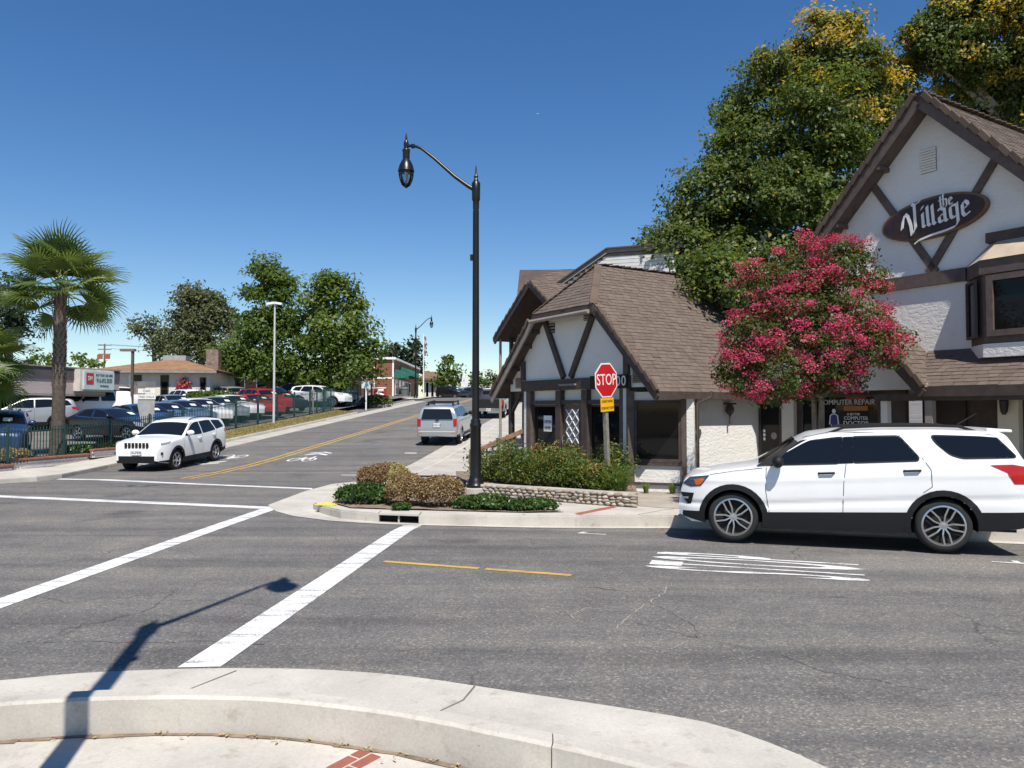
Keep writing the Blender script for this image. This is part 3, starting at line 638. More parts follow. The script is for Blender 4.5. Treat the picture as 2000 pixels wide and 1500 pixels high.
# front door with diamond leaded light
M_DOOR = paint('door_wood', (.12, .066, .04), .5, .25, 10, .2, 60)
do = MB().bx(.04, .1, 1.86, 2.76, FL, 2.2).build('door', M_DOOR, c100)
MB().bx(.02, .05, 2.02, 2.6, 1.16, 2.08).build('pane', glassmat('leaded_glass', (.16, .18, .2), .2), do)
for k in range(3):
    for sg in (-1, 1):
        z0 = 1.16 + k * .307; m_ = MB(); m_.beam((.012, 2.31 + .29 * sg, z0), (.012, 2.31, z0 + .307 / 1), .02, .022, up=(1, 0, 0)); m_.beam((.012, 2.31, z0), (.012, 2.31 + .29 * sg, z0 + .307), .02, .022, up=(1, 0, 0)); m_.build('lead_bar', M_WHITE, do)
m_ = MB(); m_.tube([(0, 2.68, 1.12), (-.05, 2.68, 1.14), (-.05, 2.68, 1.34), (0, 2.68, 1.36)], .014, 6); m_.build('handle', M_ALLOY, do)
MB().bx(.018, .04, 2.12, 2.5, .92, 1.0).build('letter_plate', paint('brass', (.5, .3, .08), .35, .1, 3, 0, 60, 1), do)
MB().bx(.02, .06, 1.95, 2.67, .4, .8).build('panel', M_DOOR, do)
MB().bx(-.14, -.09, 2.0, 2.75, 2.72, 2.77).build('light_tube', M_TAUPE, c100)
# louvres, number board
def louvre(y0, y1, z0, z1, n, x=-.03, par=c100, sm_=M_TAUPE):
    o = MB().bx(x + .02, x + .03, y0, y1, z0, z1).build('vent', M_DARK, par)
    for k in range(n):
        z = z0 + (z1 - z0) * (k + .5) / n; MB().beam((x, y0, z), (x, y1, z), (z1 - z0) / n * .35, .045, up=(-.7, 0, .7)).build('slat', sm_, o)
louvre(-.68, -.2, 2.72, 3.04, 6); louvre(4.78, 5.12, 2.7, 3.02, 6); louvre(1.45, 1.75, 4.42, 4.62, 3); louvre(3.1, 3.4, 4.22, 4.5, 3)
nbd = MB().bx(-.13, -.092, -.1, 1.35, 2.6, 2.94).build('number_board', M_PLAST, c100); text_obj('lettering', '100', M_WHITE, frame((-.137, .22, 2.77), (0, -1, 0), (0, 0, 1)), nbd, size=.36, sp=1.15)
# roof: two slopes and the clipped end
X0 = -.38; XE = .87; hz = 4.77; hy = (RZ - hz) / TANR
roof_plane(c100, [(X0, RY - HW, EZ), (9.8, RY - HW, EZ), (9.8, RY, RZ), (XE, RY, RZ), (X0, RY - hy, hz)])
roof_plane(c100, [(X0, RY + HW, EZ), (X0, RY + hy, hz), (XE, RY, RZ), (9.8, RY, RZ), (9.8, RY + HW, EZ)])
roof_plane(c100, [(X0 - .02, RY - hy, hz), (XE, RY, RZ), (X0 - .02, RY + hy, hz)], 'hip_end')
edge_tiles(c100, (X0 - .03, RY - HW, EZ), (X0 - .03, RY - hy, hz), .3, .09, .1, up=(0, -.7, .7)); edge_tiles(c100, (X0 - .03, RY + HW, EZ), (X0 - .03, RY + hy, hz), .3, .09, .1, up=(0, .7, .7))
edge_tiles(c100, (X0, RY - hy, hz), (XE, RY, RZ), .17, .2, .03, 'hip_tile', up=(-.2, -.5, .8)); edge_tiles(c100, (X0, RY + hy, hz), (XE, RY, RZ), .17, .2, .03, 'hip_tile', up=(-.2, .5, .8)); edge_tiles(c100, (XE, RY, RZ), (9.8, RY, RZ), .22, .22, .03, 'ridge_tile')
for sg in (-1, 1): MB().beam((X0 + .0, RY + sg * HW, EZ - .17), (X0 + .0, RY + sg * hy, hz - .17), .05, .16, up=(0, sg * .7, .7)).build('barge_board', M_BROWN if sg < 0 else M_TAUPE, c100)
MB().beam((X0 - .02, RY - hy - .03, hz - .14), (X0 - .02, RY + hy + .03, hz - .14), .05, .2).build('fascia', M_BROWN, c100)
gt = MB(); gt.tube([(X0 - .09, RY - hy + .1, hz - .2), (X0 - .09, RY + hy + .05, hz - .22)], .055, 8); gt.build('gutter', M_TAUPE, c100, smooth=True)
MB().beam((X0, RY - HW - .03, EZ - .09), (9.8, RY - HW - .03, EZ - .09), .05, .17).build('fascia', M_BROWN, c100)
for y in (4.95, 5.35, 3.9, 4.3): MB().beam((X0 + .02, y, r100(y) - .2), (.0, y, r100(y) - .2), .09, .1).build('bracket', M_BROWN, c100)
# left porch under the long rake: posts, brackets, stair rail
MB().bx(.15, .25, 4.6, 5.6, 2.3, 2.62).build('porch_beam', M_BROWN, c100); MB().bx(.9, 1.0, 4.5, 6.2, .3, 2.6).build('porch_wall', M_BROWN, c100)
for x, y in ((.1, 5.55), (2.2, 5.6), (4.2, 5.6)):
    MB().bx(x - .07, x + .07, y - .07, y + .07, .2, 2.6).build('porch_post', M_BROWN, c100); b_ = MB(); b_.beam((x, y, 1.95), (x, y - .5, 2.5), .08, .09, up=(1, 0, 0)); b_.build('brace', M_BROWN, c100)
rl = root('stair_rail', (BO.x, BO.y, 0), 'wooden handrail with balusters beside the corner shop steps', 'railing', BROT)
MB().beam((.05, 4.75, 1.45), (-.9, 6.2, .75), .07, .13).build('handrail', M_WOODRAIL, rl); MB().beam((.02, 4.75, 1.05), (-.93, 6.2, .38), .05, .08).build('lower_rail', M_BROWN, rl)
for k in range(9):
    f_ = (k + .5) / 9; x, y, z = .05 - .95 * f_, 4.75 + 1.45 * f_, 1.42 - .7 * f_; MB().bx(x - .02, x + .02, y - .02, y + .02, z - .42, z).build('baluster', M_BROWN, rl)
MB().bx(-.97, -.85, 6.15, 6.3, .1, .85).build('newel', M_WOODRAIL, rl)
# ---------------------------------------------------------------- rear wing: second gable and sided upper storey behind the corner shop
rw = root('rear_wing', (BO.x, BO.y, 0), 'brown-roofed rear wing with white clapboard upper storey behind the corner shop', 'building', BROT)
ay, az = 6.95, 6.4; tw = .78
def wl(y): return az - tw * abs(y - ay)
roof_plane(rw, [(1.7, ay + 2.3, wl(ay + 2.3)), (1.7, ay, az), (9, ay, az), (9, ay + 2.3, wl(ay + 2.3))]); roof_plane(rw, [(1.7, ay - 2.2, wl(ay - 2.2)), (9, ay - 2.2, wl(ay - 2.2)), (9, ay, az), (1.7, ay, az)])
for sg in (-1, 1):
    MB().beam((1.68, ay, az - .12), (1.68, ay + sg * 2.3, wl(ay + 2.3) - .12), .06, .18, up=(0, sg * .7, .7)).build('barge_board', M_BROWN, rw); edge_tiles(rw, (1.66, ay + sg * 2.3, wl(ay + 2.3)), (1.66, ay, az), .3, .08, .08, up=(0, sg * .7, .7))
MB().prism([(3.2, ay - 2, 2.6), (3.2, ay + 2.0, 2.6), (3.2, ay + 2.0, wl(ay + 2.0) - .15), (3.2, ay, az - .15), (3.2, ay - 2, wl(ay - 2) - .15)], (.15, 0, 0)).build('gable_wall', M_BROWN, rw)
MB().bx(3.3, 9, ay + 1.8, ay + 2.0, .5, 4.8).build('wall', M_STUC, rw); MB().bx(3.2, 3.4, 4.8, ay + 2, .3, 2.7).build('wall', M_BROWN, rw)
MB().tube([(1.85, ay + 2.15, .6), (1.85, ay + 2.15, 4.7)], .05, 8).build('downpipe', M_TAUPE, rw); MB().bx(2.2, 2.32, ay + 2.0, ay + 2.12, .5, 4.6).build('porch_post', M_BROWN, rw); MB().beam((1.8, ay + 2.4, 4.62), (9, ay + 2.4, 4.62), .1, .1).build('gutter', M_TAUPE, rw)
# clapboard upper storey, square to the cross street
def lz(px, py, d):
    cx, cy = (px - 1000) / 1500, (750 - py) / 1500; th = math.atan(48 / 1500); r = Vector((cx, math.cos(th) - cy * math.sin(th), math.sin(th) + cy * math.cos(th))); q = Vector((0, 0, 2.1)) + r * (d / r.y); l_ = loc((q.x, q.y)); return Vector((l_.x, l_.y, q.z))
q0 = loc(tnp(-6.0, 27.5)); xd = Vector((*(loc(tnp(-5.0, 27.5)) - q0), 0)).normalized(); q0 = Vector((*q0, 0)); nd_ = Vector((xd.y, -xd.x, 0))
def sp_(u, z, o=0): return q0 + xd * u + nd_ * o + Vector((0, 0, z))
def stop_(u): return 6.72 + (u + .9) * .62 if u < .72 else 7.73 + (u - .72) * .02
bw = MB().prism([sp_(-1.6, 5.3), sp_(3.2, 5.3), sp_(3.2, stop_(3.2)), sp_(.72, 7.73), sp_(-1.6, stop_(-1.6))], -nd_ * .12).build('clapboard_wall', M_TAUPE, rw)  # taupe backing: shadow lines between the white boards put in as colour
for k in range(18):
    z = 5.4 + k * .135; u0 = -1.55
    if z > 7.66: break
    while stop_(u0) < z + .05: u0 += .05
    MB().beam(sp_(u0, z, .02), sp_(3.15, z, .02), .03, .118, up=nd_ * .16 + Vector((0, 0, 1))).build('board', M_WHITE, bw)
for a_, b2 in (((-1.9, stop_(-1.9)), (.72, 7.75)), ((.72, 7.75), (3.4, stop_(3.4)))):
    p, q = sp_(a_[0], a_[1] + .06, .1), sp_(b2[0], b2[1] + .06, .1)
    MB().beam(p, q, .06, .13).build('barge_board', M_TAUPE, rw); MB().beam(p + Vector((0, 0, .09)) - nd_ * .4, q + Vector((0, 0, .09)) - nd_ * .4, 1.0, .05).build('roof_edge', M_TILE, rw)
roof_plane(rw, [lz(1008, 592, 29.6), lz(1125, 588, 29.2), lz(1135, 526, 31.0), lz(1015, 527, 31.4)], 'roof_slope', under=M_BROWN)
MB().bx(7.2, 10, 9.2, 13.0, 3, 6.2).build('wall', M_WHITE, rw)

# ---------------------------------------------------------------- the Village: two-storey gabled building with oval sign
vg = root('village_hall', (BO.x, BO.y, 0), 'two-storey white stucco building with timbered gable and oval The Village sign', 'building', BROT)
VX, VY, VZ, VT = 3.96, -5.32, 8.83, 1.03
def rv(y): return VZ - VT * abs(y - VY)
MB().prism([(VX, -.6, 2.3), (VX, -.6, rv(-.6) - .2), (VX, VY, VZ - .2), (VX, -11.5, rv(-11.5) - .2), (VX, -11.5, 2.3)], (.2, 0, 0)).build('gable_wall', M_STUC, vg)
MB().bx(VX + .2, 14, -.75, -.6, 3, 4.2).build('wall', M_STUC, vg); MB().bx(13.8, 14, -10, -.6, 0, 4).build('wall', M_STUC, vg)
roof_plane(vg, [(VX - .42, -.2, rv(-.2)), (14, -.2, rv(-.2)), (14, VY, VZ), (VX - .42, VY, VZ)], thick=.16); roof_plane(vg, [(VX - .42, VY, VZ), (14, VY, VZ), (14, -12, rv(-12)), (VX - .42, -12, rv(-12))], thick=.16)
for sg, yy in ((1, -.2), (-1, -12)):
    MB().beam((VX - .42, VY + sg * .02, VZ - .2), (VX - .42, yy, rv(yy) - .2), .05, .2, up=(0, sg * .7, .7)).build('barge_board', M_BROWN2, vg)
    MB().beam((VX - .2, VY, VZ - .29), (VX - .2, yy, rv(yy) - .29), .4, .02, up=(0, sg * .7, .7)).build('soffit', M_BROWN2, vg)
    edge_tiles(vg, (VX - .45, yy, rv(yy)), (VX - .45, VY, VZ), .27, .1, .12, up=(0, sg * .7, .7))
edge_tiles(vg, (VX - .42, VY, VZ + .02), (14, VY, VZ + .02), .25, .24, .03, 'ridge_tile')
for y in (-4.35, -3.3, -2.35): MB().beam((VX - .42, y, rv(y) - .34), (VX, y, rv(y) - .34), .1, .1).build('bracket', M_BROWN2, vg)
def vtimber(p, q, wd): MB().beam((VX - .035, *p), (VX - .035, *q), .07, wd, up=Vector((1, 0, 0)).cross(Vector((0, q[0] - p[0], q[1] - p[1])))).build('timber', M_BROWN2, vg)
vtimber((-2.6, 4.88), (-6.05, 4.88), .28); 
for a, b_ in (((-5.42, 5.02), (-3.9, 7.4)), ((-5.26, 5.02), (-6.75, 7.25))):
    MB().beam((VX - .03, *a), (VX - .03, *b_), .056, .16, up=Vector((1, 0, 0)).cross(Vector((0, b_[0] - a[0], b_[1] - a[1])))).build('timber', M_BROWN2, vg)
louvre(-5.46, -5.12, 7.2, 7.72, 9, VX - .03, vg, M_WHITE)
# oval sign with carved lettering
sg_ = root('oval_sign', tuple(Vector((BO.x, BO.y, 0)) + Vector((*(BB * (VX - .12) + BA * -5.4), 6.19))), 'oval dark wooden sign reading the Village in white blackletter', 'sign', BROT)
def ell(rx, rz, n=48, tilt=.06):
    return [(0, -(rx * math.cos(a) * math.cos(tilt) - rz * math.sin(a) * math.sin(tilt)), rx * math.cos(a) * math.sin(tilt) + rz * math.sin(a) * math.cos(tilt)) for a in [2 * math.pi * i / n for i in range(n)]]
def shiftx(P, x): return [(p[0] + x, p[1], p[2]) for p in P]
M_SIGNW = paint('sign_wood', (.030, .012, .008), .5, .5, 5, .3, 30); M_SIGNR = paint('sign_rim', (.13, .065, .03), .5, .3)
MB().prism(ell(1.14, .44), (.1, 0, 0)).build('rim', M_SIGNR, sg_); MB().prism(shiftx(ell(1.08, .385), -.012), (.02, 0, 0)).build('board', M_SIGNW, sg_)
NIB = Vector((math.cos(R_(38)), math.sin(R_(38))))
def nib(mb, pts, w, ox, oy, sc, tilt=.075):
    ct, st_ = math.cos(tilt), math.sin(tilt)
    def out(p): x = ox + p.x * sc; y = oy + p.y * sc; return (-.03, -(x * ct - y * st_), x * st_ + y * ct)
    for i in range(len(pts) - 1):
        p, q = Vector(pts[i]), Vector(pts[i + 1]); h = NIB * w / 2; d = (q - p).normalized()
        if abs(d.x * NIB.y - d.y * NIB.x) < .18: h = Vector((-d.y, d.x)) * w * .16
        mb.prism([out(p - h), out(q - h), out(q + h), out(p + h)], (.03, 0, 0))
GL = {'i': ([[(0, 1), (0, .08), (.12, 0)], [(-.02, 1.34), (.06, 1.5)]], .36), 'l': ([[(0, 1.42), (0, .1), (.13, 0)]], .37),
 'a': ([[(.0, .85), (.14, 1.0), (.46, .86), (.46, .1), (.6, 0)], [(.46, .6), (.06, .42), (.06, .12), (.18, 0), (.44, .16)]], .82),
 'g': ([[(.48, .95), (.1, .95), (.04, .8), (.04, .22), (.18, .06), (.46, .22)], [(.5, 1.05), (.5, -.28), (.3, -.55), (-.4, -.66), (-1.5, -.72), (-2.35, -.86), (-2.7, -1.05)]], .8),
 'e': ([[(.06, .48), (.46, .66), (.4, .9), (.2, 1.02), (.06, .82), (.06, .2), (.2, 0), (.55, .2)]], .7),
 'V': ([[(-.6, .25), (-.48, .8), (-.26, 1.3), (-.08, 1.1), (.08, .4), (.12, -.35)], [(.12, -.35), (.42, .1), (.46, 1.75), (.9, 1.95)], [(.46, 1.75), (.3, 1.9)]], 1.0),
 't': ([[(.15, 1.5), (.15, .1), (.3, 0)], [(-.08, .98), (.42, 1.05)]], .55), 'h': ([[(0, 1.75), (0, .05)], [(0, .82), (.28, 1.02), (.44, .86), (.44, .15), (.3, -.12)]], .72)}
def word(txt, ox, oy, sc, w):
    x = ox
    for ch in txt:
        mb = MB(); st_, ad = GL[ch]
        for s_ in st_: nib(mb, s_, w, x, oy, sc)
        mb.build('letter', M_WHITE, sg_); x += ad * sc
word('Village', -.48, -.17, .30, .25); word('the', .2, .15, .15, .26)
# oriel window
orl = [(VX, -6.05), (VX - .62, -6.62), (VX - .62, -8.7), (VX, -9.3)]
def oriel(z0, z1, mat, name, ex=0):
    P = [(VX + .01, -6.05 + ex), (VX - .62 - ex, -6.62 + ex * .5), (VX - .62 - ex, -8.7 - ex * .5), (VX + .01, -9.3 - ex)]; return MB().prism([(x, y, z0) for x, y in P], (0, 0, z1 - z0)).build(name, mat, vg)
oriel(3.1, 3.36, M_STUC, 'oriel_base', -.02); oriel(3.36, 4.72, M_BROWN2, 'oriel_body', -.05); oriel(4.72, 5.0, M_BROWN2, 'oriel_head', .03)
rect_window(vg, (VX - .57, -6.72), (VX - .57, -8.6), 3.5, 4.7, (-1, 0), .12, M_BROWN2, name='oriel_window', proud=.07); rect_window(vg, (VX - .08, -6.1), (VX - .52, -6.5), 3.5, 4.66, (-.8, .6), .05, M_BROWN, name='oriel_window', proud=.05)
m_ = MB(); e = [(VX, -6.05 + .05, 5.0), (VX - .68, -6.64, 5.0), (VX - .68, -8.72, 5.0), (VX, -9.35, 5.0)]; t_ = [(VX, -6.5, 5.42), (VX - .16, -6.72, 5.42), (VX - .16, -8.55, 5.42), (VX, -8.8, 5.42)]
for i in range(3): m_.face([e[i], e[i + 1], t_[i + 1], t_[i]])
m_.face(t_); m_.face(e); m_.build('oriel_roof', paint('felt_tan', (.42, .34, .25), .9, .15), vg)
MB().bx(VX - .17, VX, -8.8, -6.5, 5.42, 5.62).build('oriel_flashing', M_BROWN, vg)
# porch roof along the front and the gabled entry beside it
roof_plane(vg, [(VX - 1.2, -5.75, 2.55), (VX - 1.2, -12, 2.55), (VX + .02, -12, 3.35), (VX + .02, -5.2, 3.35)]); MB().beam((VX - 1.22, -5.6, 2.44), (VX - 1.22, -12, 2.44), .05, .2).build('fascia', M_BROWN, vg); MB().beam((VX - 1.1, -4.7, 2.33), (VX - 1.1, -12, 2.33), .16, .14).build('porch_beam', M_BROWN, vg)
EY, EZT = -3.3, 5.35
def re_(y): return EZT - 1.1 * abs(y - EY)
ex0 = VX - 1.35
roof_plane(vg, [(ex0, -5.85, re_(-5.85)), (ex0, EY, EZT), (VX + .02, EY, EZT), (VX + .02, -5.85, re_(-5.85))]); roof_plane(vg, [(ex0, -.85, re_(-.85)), (VX + 2, -.85, re_(-.85)), (VX + 2, EY, EZT), (ex0, EY, EZT)])
for sg, yy in ((1, -.85), (-1, -5.85)):
    MB().beam((ex0 - .01, EY, EZT - .16), (ex0 - .01, yy, re_(yy) - .16), .05, .18, up=(0, sg * .7, .7)).build('barge_board', M_BROWN, vg); edge_tiles(vg, (ex0 - .03, yy, re_(yy)), (ex0 - .03, EY, EZT), .27, .09, .1, up=(0, sg * .7, .7))
MB().beam((VX - 1.25, -5.84, 2.53), (VX + .0, -5.5, 3.24), .16, .02, up=(0, 0, 1)).build('valley_flashing', M_TAUPE, vg)
MB().prism([(3.1, -1.2, 2.5), (3.1, -5.3, 2.5), (3.1, -5.3, re_(-5.3) - .15), (3.1, EY, EZT - .15), (3.1, -1.2, re_(-1.2) - .15)], (.14, 0, 0)).build('entry_gable', M_STUC, vg)
MB().bx(3.42, 3.55, -5.0, -.95, 0, 2.6).build('shop_front', M_BROWN, vg)
dd = MB().bx(3.36, 3.42, -1.85, -1.15, .2, 2.3).build('shop_door', M_BROWN, vg); MB().face([(3.355, -1.77, .45), (3.355, -1.22, .45), (3.355, -1.22, 2.2), (3.355, -1.77, 2.2)]).build('pane', M_GLASS, dd); MB().lathe([(0, 0), (.09, 0)], 14, (0, 0, 0)).build('decal', M_TAUPE, dd).matrix_local = Matrix.Translation((3.35, -1.62, 1.42)) @ Matrix.Rotation(R_(-90), 4, 'Y')
for k in range(3): MB().bx(3.345, 3.352, -1.36, -1.3, 1.3 + .1 * k, 1.37 + .1 * k).build('decal', M_WHITE, dd)
MB().bx(3.3, 3.42, -2.25, -1.9, .1, 2.55).build('pier', M_STUC2, vg)
sw = rect_window(vg, (3.41, -2.4), (3.41, -4.45), .6, 2.42, (-1, 0), .06, M_BROWN, name='shop_window')
text_obj('lettering', 'COMPUTER REPAIR', paint('sign_silver', (.55, .55, .53), .5), frame((3.385, -3.62, 2.24), (0, -1, 0), (0, 0, 1)), sw, size=.165)
po = MB().bx(3.388, 3.394, -4.12, -3.42, 1.5, 2.03).build('poster', M_PLAST, sw)
text_obj('lettering', 'A BETTER', M_WHITE, frame((3.382, -3.80, 1.97), (0, -1, 0), (0, 0, 1)), po, size=.075); text_obj('lettering', 'COMPUTER', M_WHITE, frame((3.382, -3.86, 1.88), (0, -1, 0), (0, 0, 1)), po, size=.115); text_obj('lettering', 'DOCTOR', M_WHITE, frame((3.382, -3.86, 1.76), (0, -1, 0), (0, 0, 1)), po, size=.15)
text_obj('lettering', 'We Make House Calls', M_WHITE, frame((3.382, -3.86, 1.65), (0, -1, 0), (0, 0, 1)), po, size=.06)
M_BLUE = paint('ink_navy', (.03, .025, .16), .5)
fg = MB(); fg.prism([(3.382, -3.3 - .0 + y, z) for y, z in ((-.07, 1.5), (-.02, 1.5), (-.02, 1.72), (.02, 1.72), (.02, 1.5), (.07, 1.5), (.08, 1.76), (.1, 1.72), (.13, 1.74), (.11, 1.94), (.05, 1.98), (-.05, 1.98), (-.11, 1.94), (-.13, 1.74), (-.1, 1.72), (-.08, 1.76))], (.004, 0, 0)); fg.build('figure_outline', M_WHITE, po)
fg = MB(); fg.prism([(3.378, -3.3 + y * .74, 1.51 + (z - 1.5) * .94) for y, z in ((-.07, 1.5), (-.02, 1.5), (-.02, 1.72), (.02, 1.72), (.02, 1.5), (.07, 1.5), (.08, 1.76), (.1, 1.72), (.13, 1.74), (.11, 1.94), (.05, 1.98), (-.05, 1.98), (-.11, 1.94), (-.13, 1.74), (-.1, 1.72), (-.08, 1.76))], (.003, 0, 0)); fg.build('figure', M_BLUE, po)
hd_ = MB(); hd_.prism([(3.38, -3.3 + .05 * math.cos(a), 2.04 + .055 * math.sin(a)) for a in [i * .5236 for i in range(12)]], (.004, 0, 0)); hd_.build('figure_head', M_WHITE, po)
MB().bx(3.386, 3.39, -4.15, -3.55, 2.05, 2.16).build('banner', paint('banner_orange', (.35, .12, .02), .6), sw); MB().bx(3.386, 3.39, -4.1, -3.6, 2.3, 2.38).build('banner', paint('banner_red', (.28, .02, .02), .6), sw)
for x, y, m2 in ((2.95, -4.85, M_STUC), (2.86, -5.85, M_TAUPE), (2.86, -9.2, M_BROWN)): MB().bx(x - .07, x + .07, y - .075, y + .075, .1, 2.4).build('porch_post', m2, vg)
MB().bx(VX + .1, VX + .22, -12, -5.0, .1, 2.9).build('porch_wall', M_BROWN, vg); MB().bx(VX - .08, VX + .1, -7.0, -6.62, .1, 2.6).build('pier', M_STUC2, vg)
MB().bx(VX + .02, VX + .1, -5.95, -5.05, .2, 2.35).build('porch_door', paint('door_dark', (.035, .02, .016), .6, .2), vg)
wl_ = MB(); wl_.lathe([(.03, 1.98), (.07, 2.05), (.09, 2.25), (.03, 2.34)], 8, (VX - .2, -6.8, 0)); wl_.bx(VX - .22, VX - .1, -6.82, -6.78, 2.1, 2.14); wl_.build('wall_lamp', M_BLACK, vg)
bw_ = rect_window(vg, (VX + .1, -7.15), (VX + .1, -9.0), .6, 2.5, (-1, 0), .08, M_BROWN, name='blind_window')
for k in range(26): MB().bx(VX + .075, VX + .082, -8.9, -7.24, .72 + k * .066, .772 + k * .066).build('blind_slat', M_TAUPE if k % 9 == 4 else M_WHITE, bw_)
# ---------------------------------------------------------------- vegetation
NR = np.random.default_rng(11)
TH = math.atan(48 / 1500)
def at(px, py, d):                                     # a point of the place seen in that direction, d metres ahead
    cx, cy = (px - 1000) / 1500, (750 - py) / 1500; r = Vector((cx, math.cos(TH) - cy * math.sin(TH), math.sin(TH) + cy * math.cos(TH))); return Vector((0, 0, 2.1)) + r * (d / r.y)
def leaves(name, C, NRM, size, mat, parent, tint, aspect=.62, jitter=.8, kite=True):
    """one joined mesh of separate leaf blades: C centres, NRM facing hints"""
    n = len(C); R1 = NR.normal(size=(n, 3)); nr = NRM + jitter * R1; nr /= np.linalg.norm(nr, axis=1)[:, None] + 1e-9
    t = np.cross(nr, NR.normal(size=(n, 3))); t /= np.linalg.norm(t, axis=1)[:, None] + 1e-9; b_ = np.cross(nr, t)
    s = (size * NR.uniform(.6, 1.35, n))[:, None]; w = s * aspect
    bend = nr * s * .18
    V = np.stack([C - t * s * .55 - bend, C + b_ * w * .5, C + t * s * .55 - bend, C - b_ * w * .5], 1).reshape(-1, 3)
    me = bpy.data.meshes.new(name); me.vertices.add(4 * n); me.vertices.foreach_set('co', V.astype(np.float32).ravel())
    me.loops.add(4 * n); me.loops.foreach_set('vertex_index', np.arange(4 * n, dtype=np.int32)); me.polygons.add(n); me.polygons.foreach_set('loop_start', np.arange(0, 4 * n, 4, dtype=np.int32)); me.polygons.foreach_set('loop_total', np.full(n, 4, dtype=np.int32))
    me.update(calc_edges=True); a = me.attributes.new('tint', 'FLOAT', 'FACE'); a.data.foreach_set('value', np.clip(tint, 0, 1).astype(np.float32)); me.materials.append(mat); return link(name, me, parent)
def clump_points(lobes, per, clump, leaf_n, shell=.55):
    """lobes: (centre, radii) ; clumps of leaves spread through their volume, more to the outside"""
    C, N_, K = [], [], []
    for li, (c, rad) in enumerate(lobes):
        c = np.array(c); rad = np.array(rad if hasattr(rad, '__len__') else (rad,) * 3); nc = max(4, int(per * (rad.mean() ** 1.6)))
        d = NR.normal(size=(nc, 3)); d /= np.linalg.norm(d, axis=1)[:, None]; r = NR.uniform(shell, 1.0, nc) ** .8; cc = c + d * r[:, None] * rad
        for k in range(nc):
            m = int(leaf_n * NR.uniform(.5, 1.5)); cs = clump * NR.uniform(.6, 1.4); o = np.clip(NR.normal(size=(m, 3)), -1.7, 1.7) * cs * np.array([1, 1, .6]); P = cc[k] + o
            C.append(P); nn = d[k] * .9 + np.array([0, 0, .75]) + o / cs * .25; N_.append(np.broadcast_to(nn, (m, 3)) if nn.ndim == 1 else nn); K.append(np.full(m, NR.uniform(0, 1)))
    return np.concatenate(C), np.concatenate(N_), np.concatenate(K)
def limb_set(base, fork, ends, r0, r1=.03, n=7):
    mb = MB(); base, fork = Vector(base), Vector(fork); mid = base.lerp(fork, .5) + Vector((rnd.uniform(-.1, .1), rnd.uniform(-.1, .1), 0))
    mb.tube([base, base + Vector((0, 0, .15)), mid, fork], [r0 * 1.35, r0 * 1.05, r0 * .9, r0 * .75], n)
    for e in ends:
        e = Vector(e); k = fork.lerp(e, .3) + Vector((0, 0, .25 * (e - fork).length * .4)); q = fork.lerp(e, .7) + Vector((rnd.uniform(-.2, .2), rnd.uniform(-.2, .2), .1)); L = (e - fork).length
        mb.tube([fork - Vector((0, 0, .1)), k, q, e], [r0 * .5, r0 * .36, r0 * .2, r1], 6)
    return mb
def tree(name, label, base, fork, lobes, mat, bark, r0, per, clump, leaf_n, leaf, tintf=None, group=None, shell=.5, cat='tree', nl=None):
    rt = root(name, tuple(base), label, cat, 0, group); inv = -Vector(base)
    lobes = [(Vector(c) + inv, r) for c, r in lobes]; mb = limb_set((0, 0, -.1), Vector(fork) + inv, [c for c, r in lobes if c.y > -4.5 or name != 'sycamore_tree'], r0); mb.build('trunk', bark, rt, smooth=True, fix=False)
    C, N_, K = clump_points([(tuple(c), r) for c, r in lobes], per, clump, leaf_n, shell)
    t = K * .6 + NR.uniform(0, .4, len(C)); 
    if tintf: t = tintf(C - np.array(inv), K, t)
    leaves('crown', C, N_, leaf, mat, rt, t); return rt
def pxl(L, d, f=1.0):                                   # lobes from sight lines, true size at distance d
    return [(at(px, py, d + dd), (r * (d + dd) / 1500 * f, r * (d + dd) / 1500 * f * .95, r * (d + dd) / 1500 * f)) for px, py, r, dd in L]
M_SYC = leafmat('leaf_sycamore', [(0, (.045, .072, .018)), (.45, (.1, .145, .033)), (.74, (.17, .205, .055)), (.78, (.32, .25, .04)), (1, (.52, .37, .05))], .42)
M_SYC2 = leafmat('leaf_fresh', [(0, (.055, .095, .018)), (.6, (.125, .185, .036)), (1, (.21, .26, .065))], .42)
M_EUC = leafmat('leaf_eucalyptus', [(0, (.065, .085, .036)), (.6, (.125, .145, .065)), (1, (.19, .175, .09))], .35)
M_DRK = leafmat('leaf_dark', [(0, (.018, .03, .014)), (.6, (.035, .055, .024)), (1, (.06, .075, .04))], .2)
M_MYR = leafmat('leaf_myrtle', [(0, (.03, .055, .014)), (.6, (.07, .105, .025)), (.85, (.14, .13, .035)), (1, (.2, .12, .05))])
M_PINK = leafmat('petal_pink', [(0, (.29, .02, .07)), (.5, (.49, .05, .13)), (1, (.66, .13, .23))], .3, .7)
M_BOX = leafmat('leaf_dry_box', [(0, (.15, .085, .045)), (.5, (.27, .18, .09)), (.8, (.36, .27, .15)), (1, (.30, .30, .08))], .3, .8)
M_GCOV = leafmat('leaf_groundcover', [(0, (.02, .05, .012)), (.6, (.06, .12, .025)), (1, (.16, .22, .07))], .3, .35)
M_NAN = leafmat('leaf_nandina', [(0, (.05, .085, .016)), (.5, (.11, .17, .035)), (.86, (.22, .24, .06)), (1, (.36, .18, .06))])
M_GRASS = leafmat('leaf_grass', [(0, (.05, .11, .02)), (.6, (.13, .22, .045)), (1, (.3, .3, .1))])
M_DRYG = leafmat('leaf_dry_grass', [(0, (.22, .17, .07)), (.6, (.38, .30, .12)), (1, (.32, .33, .1))])
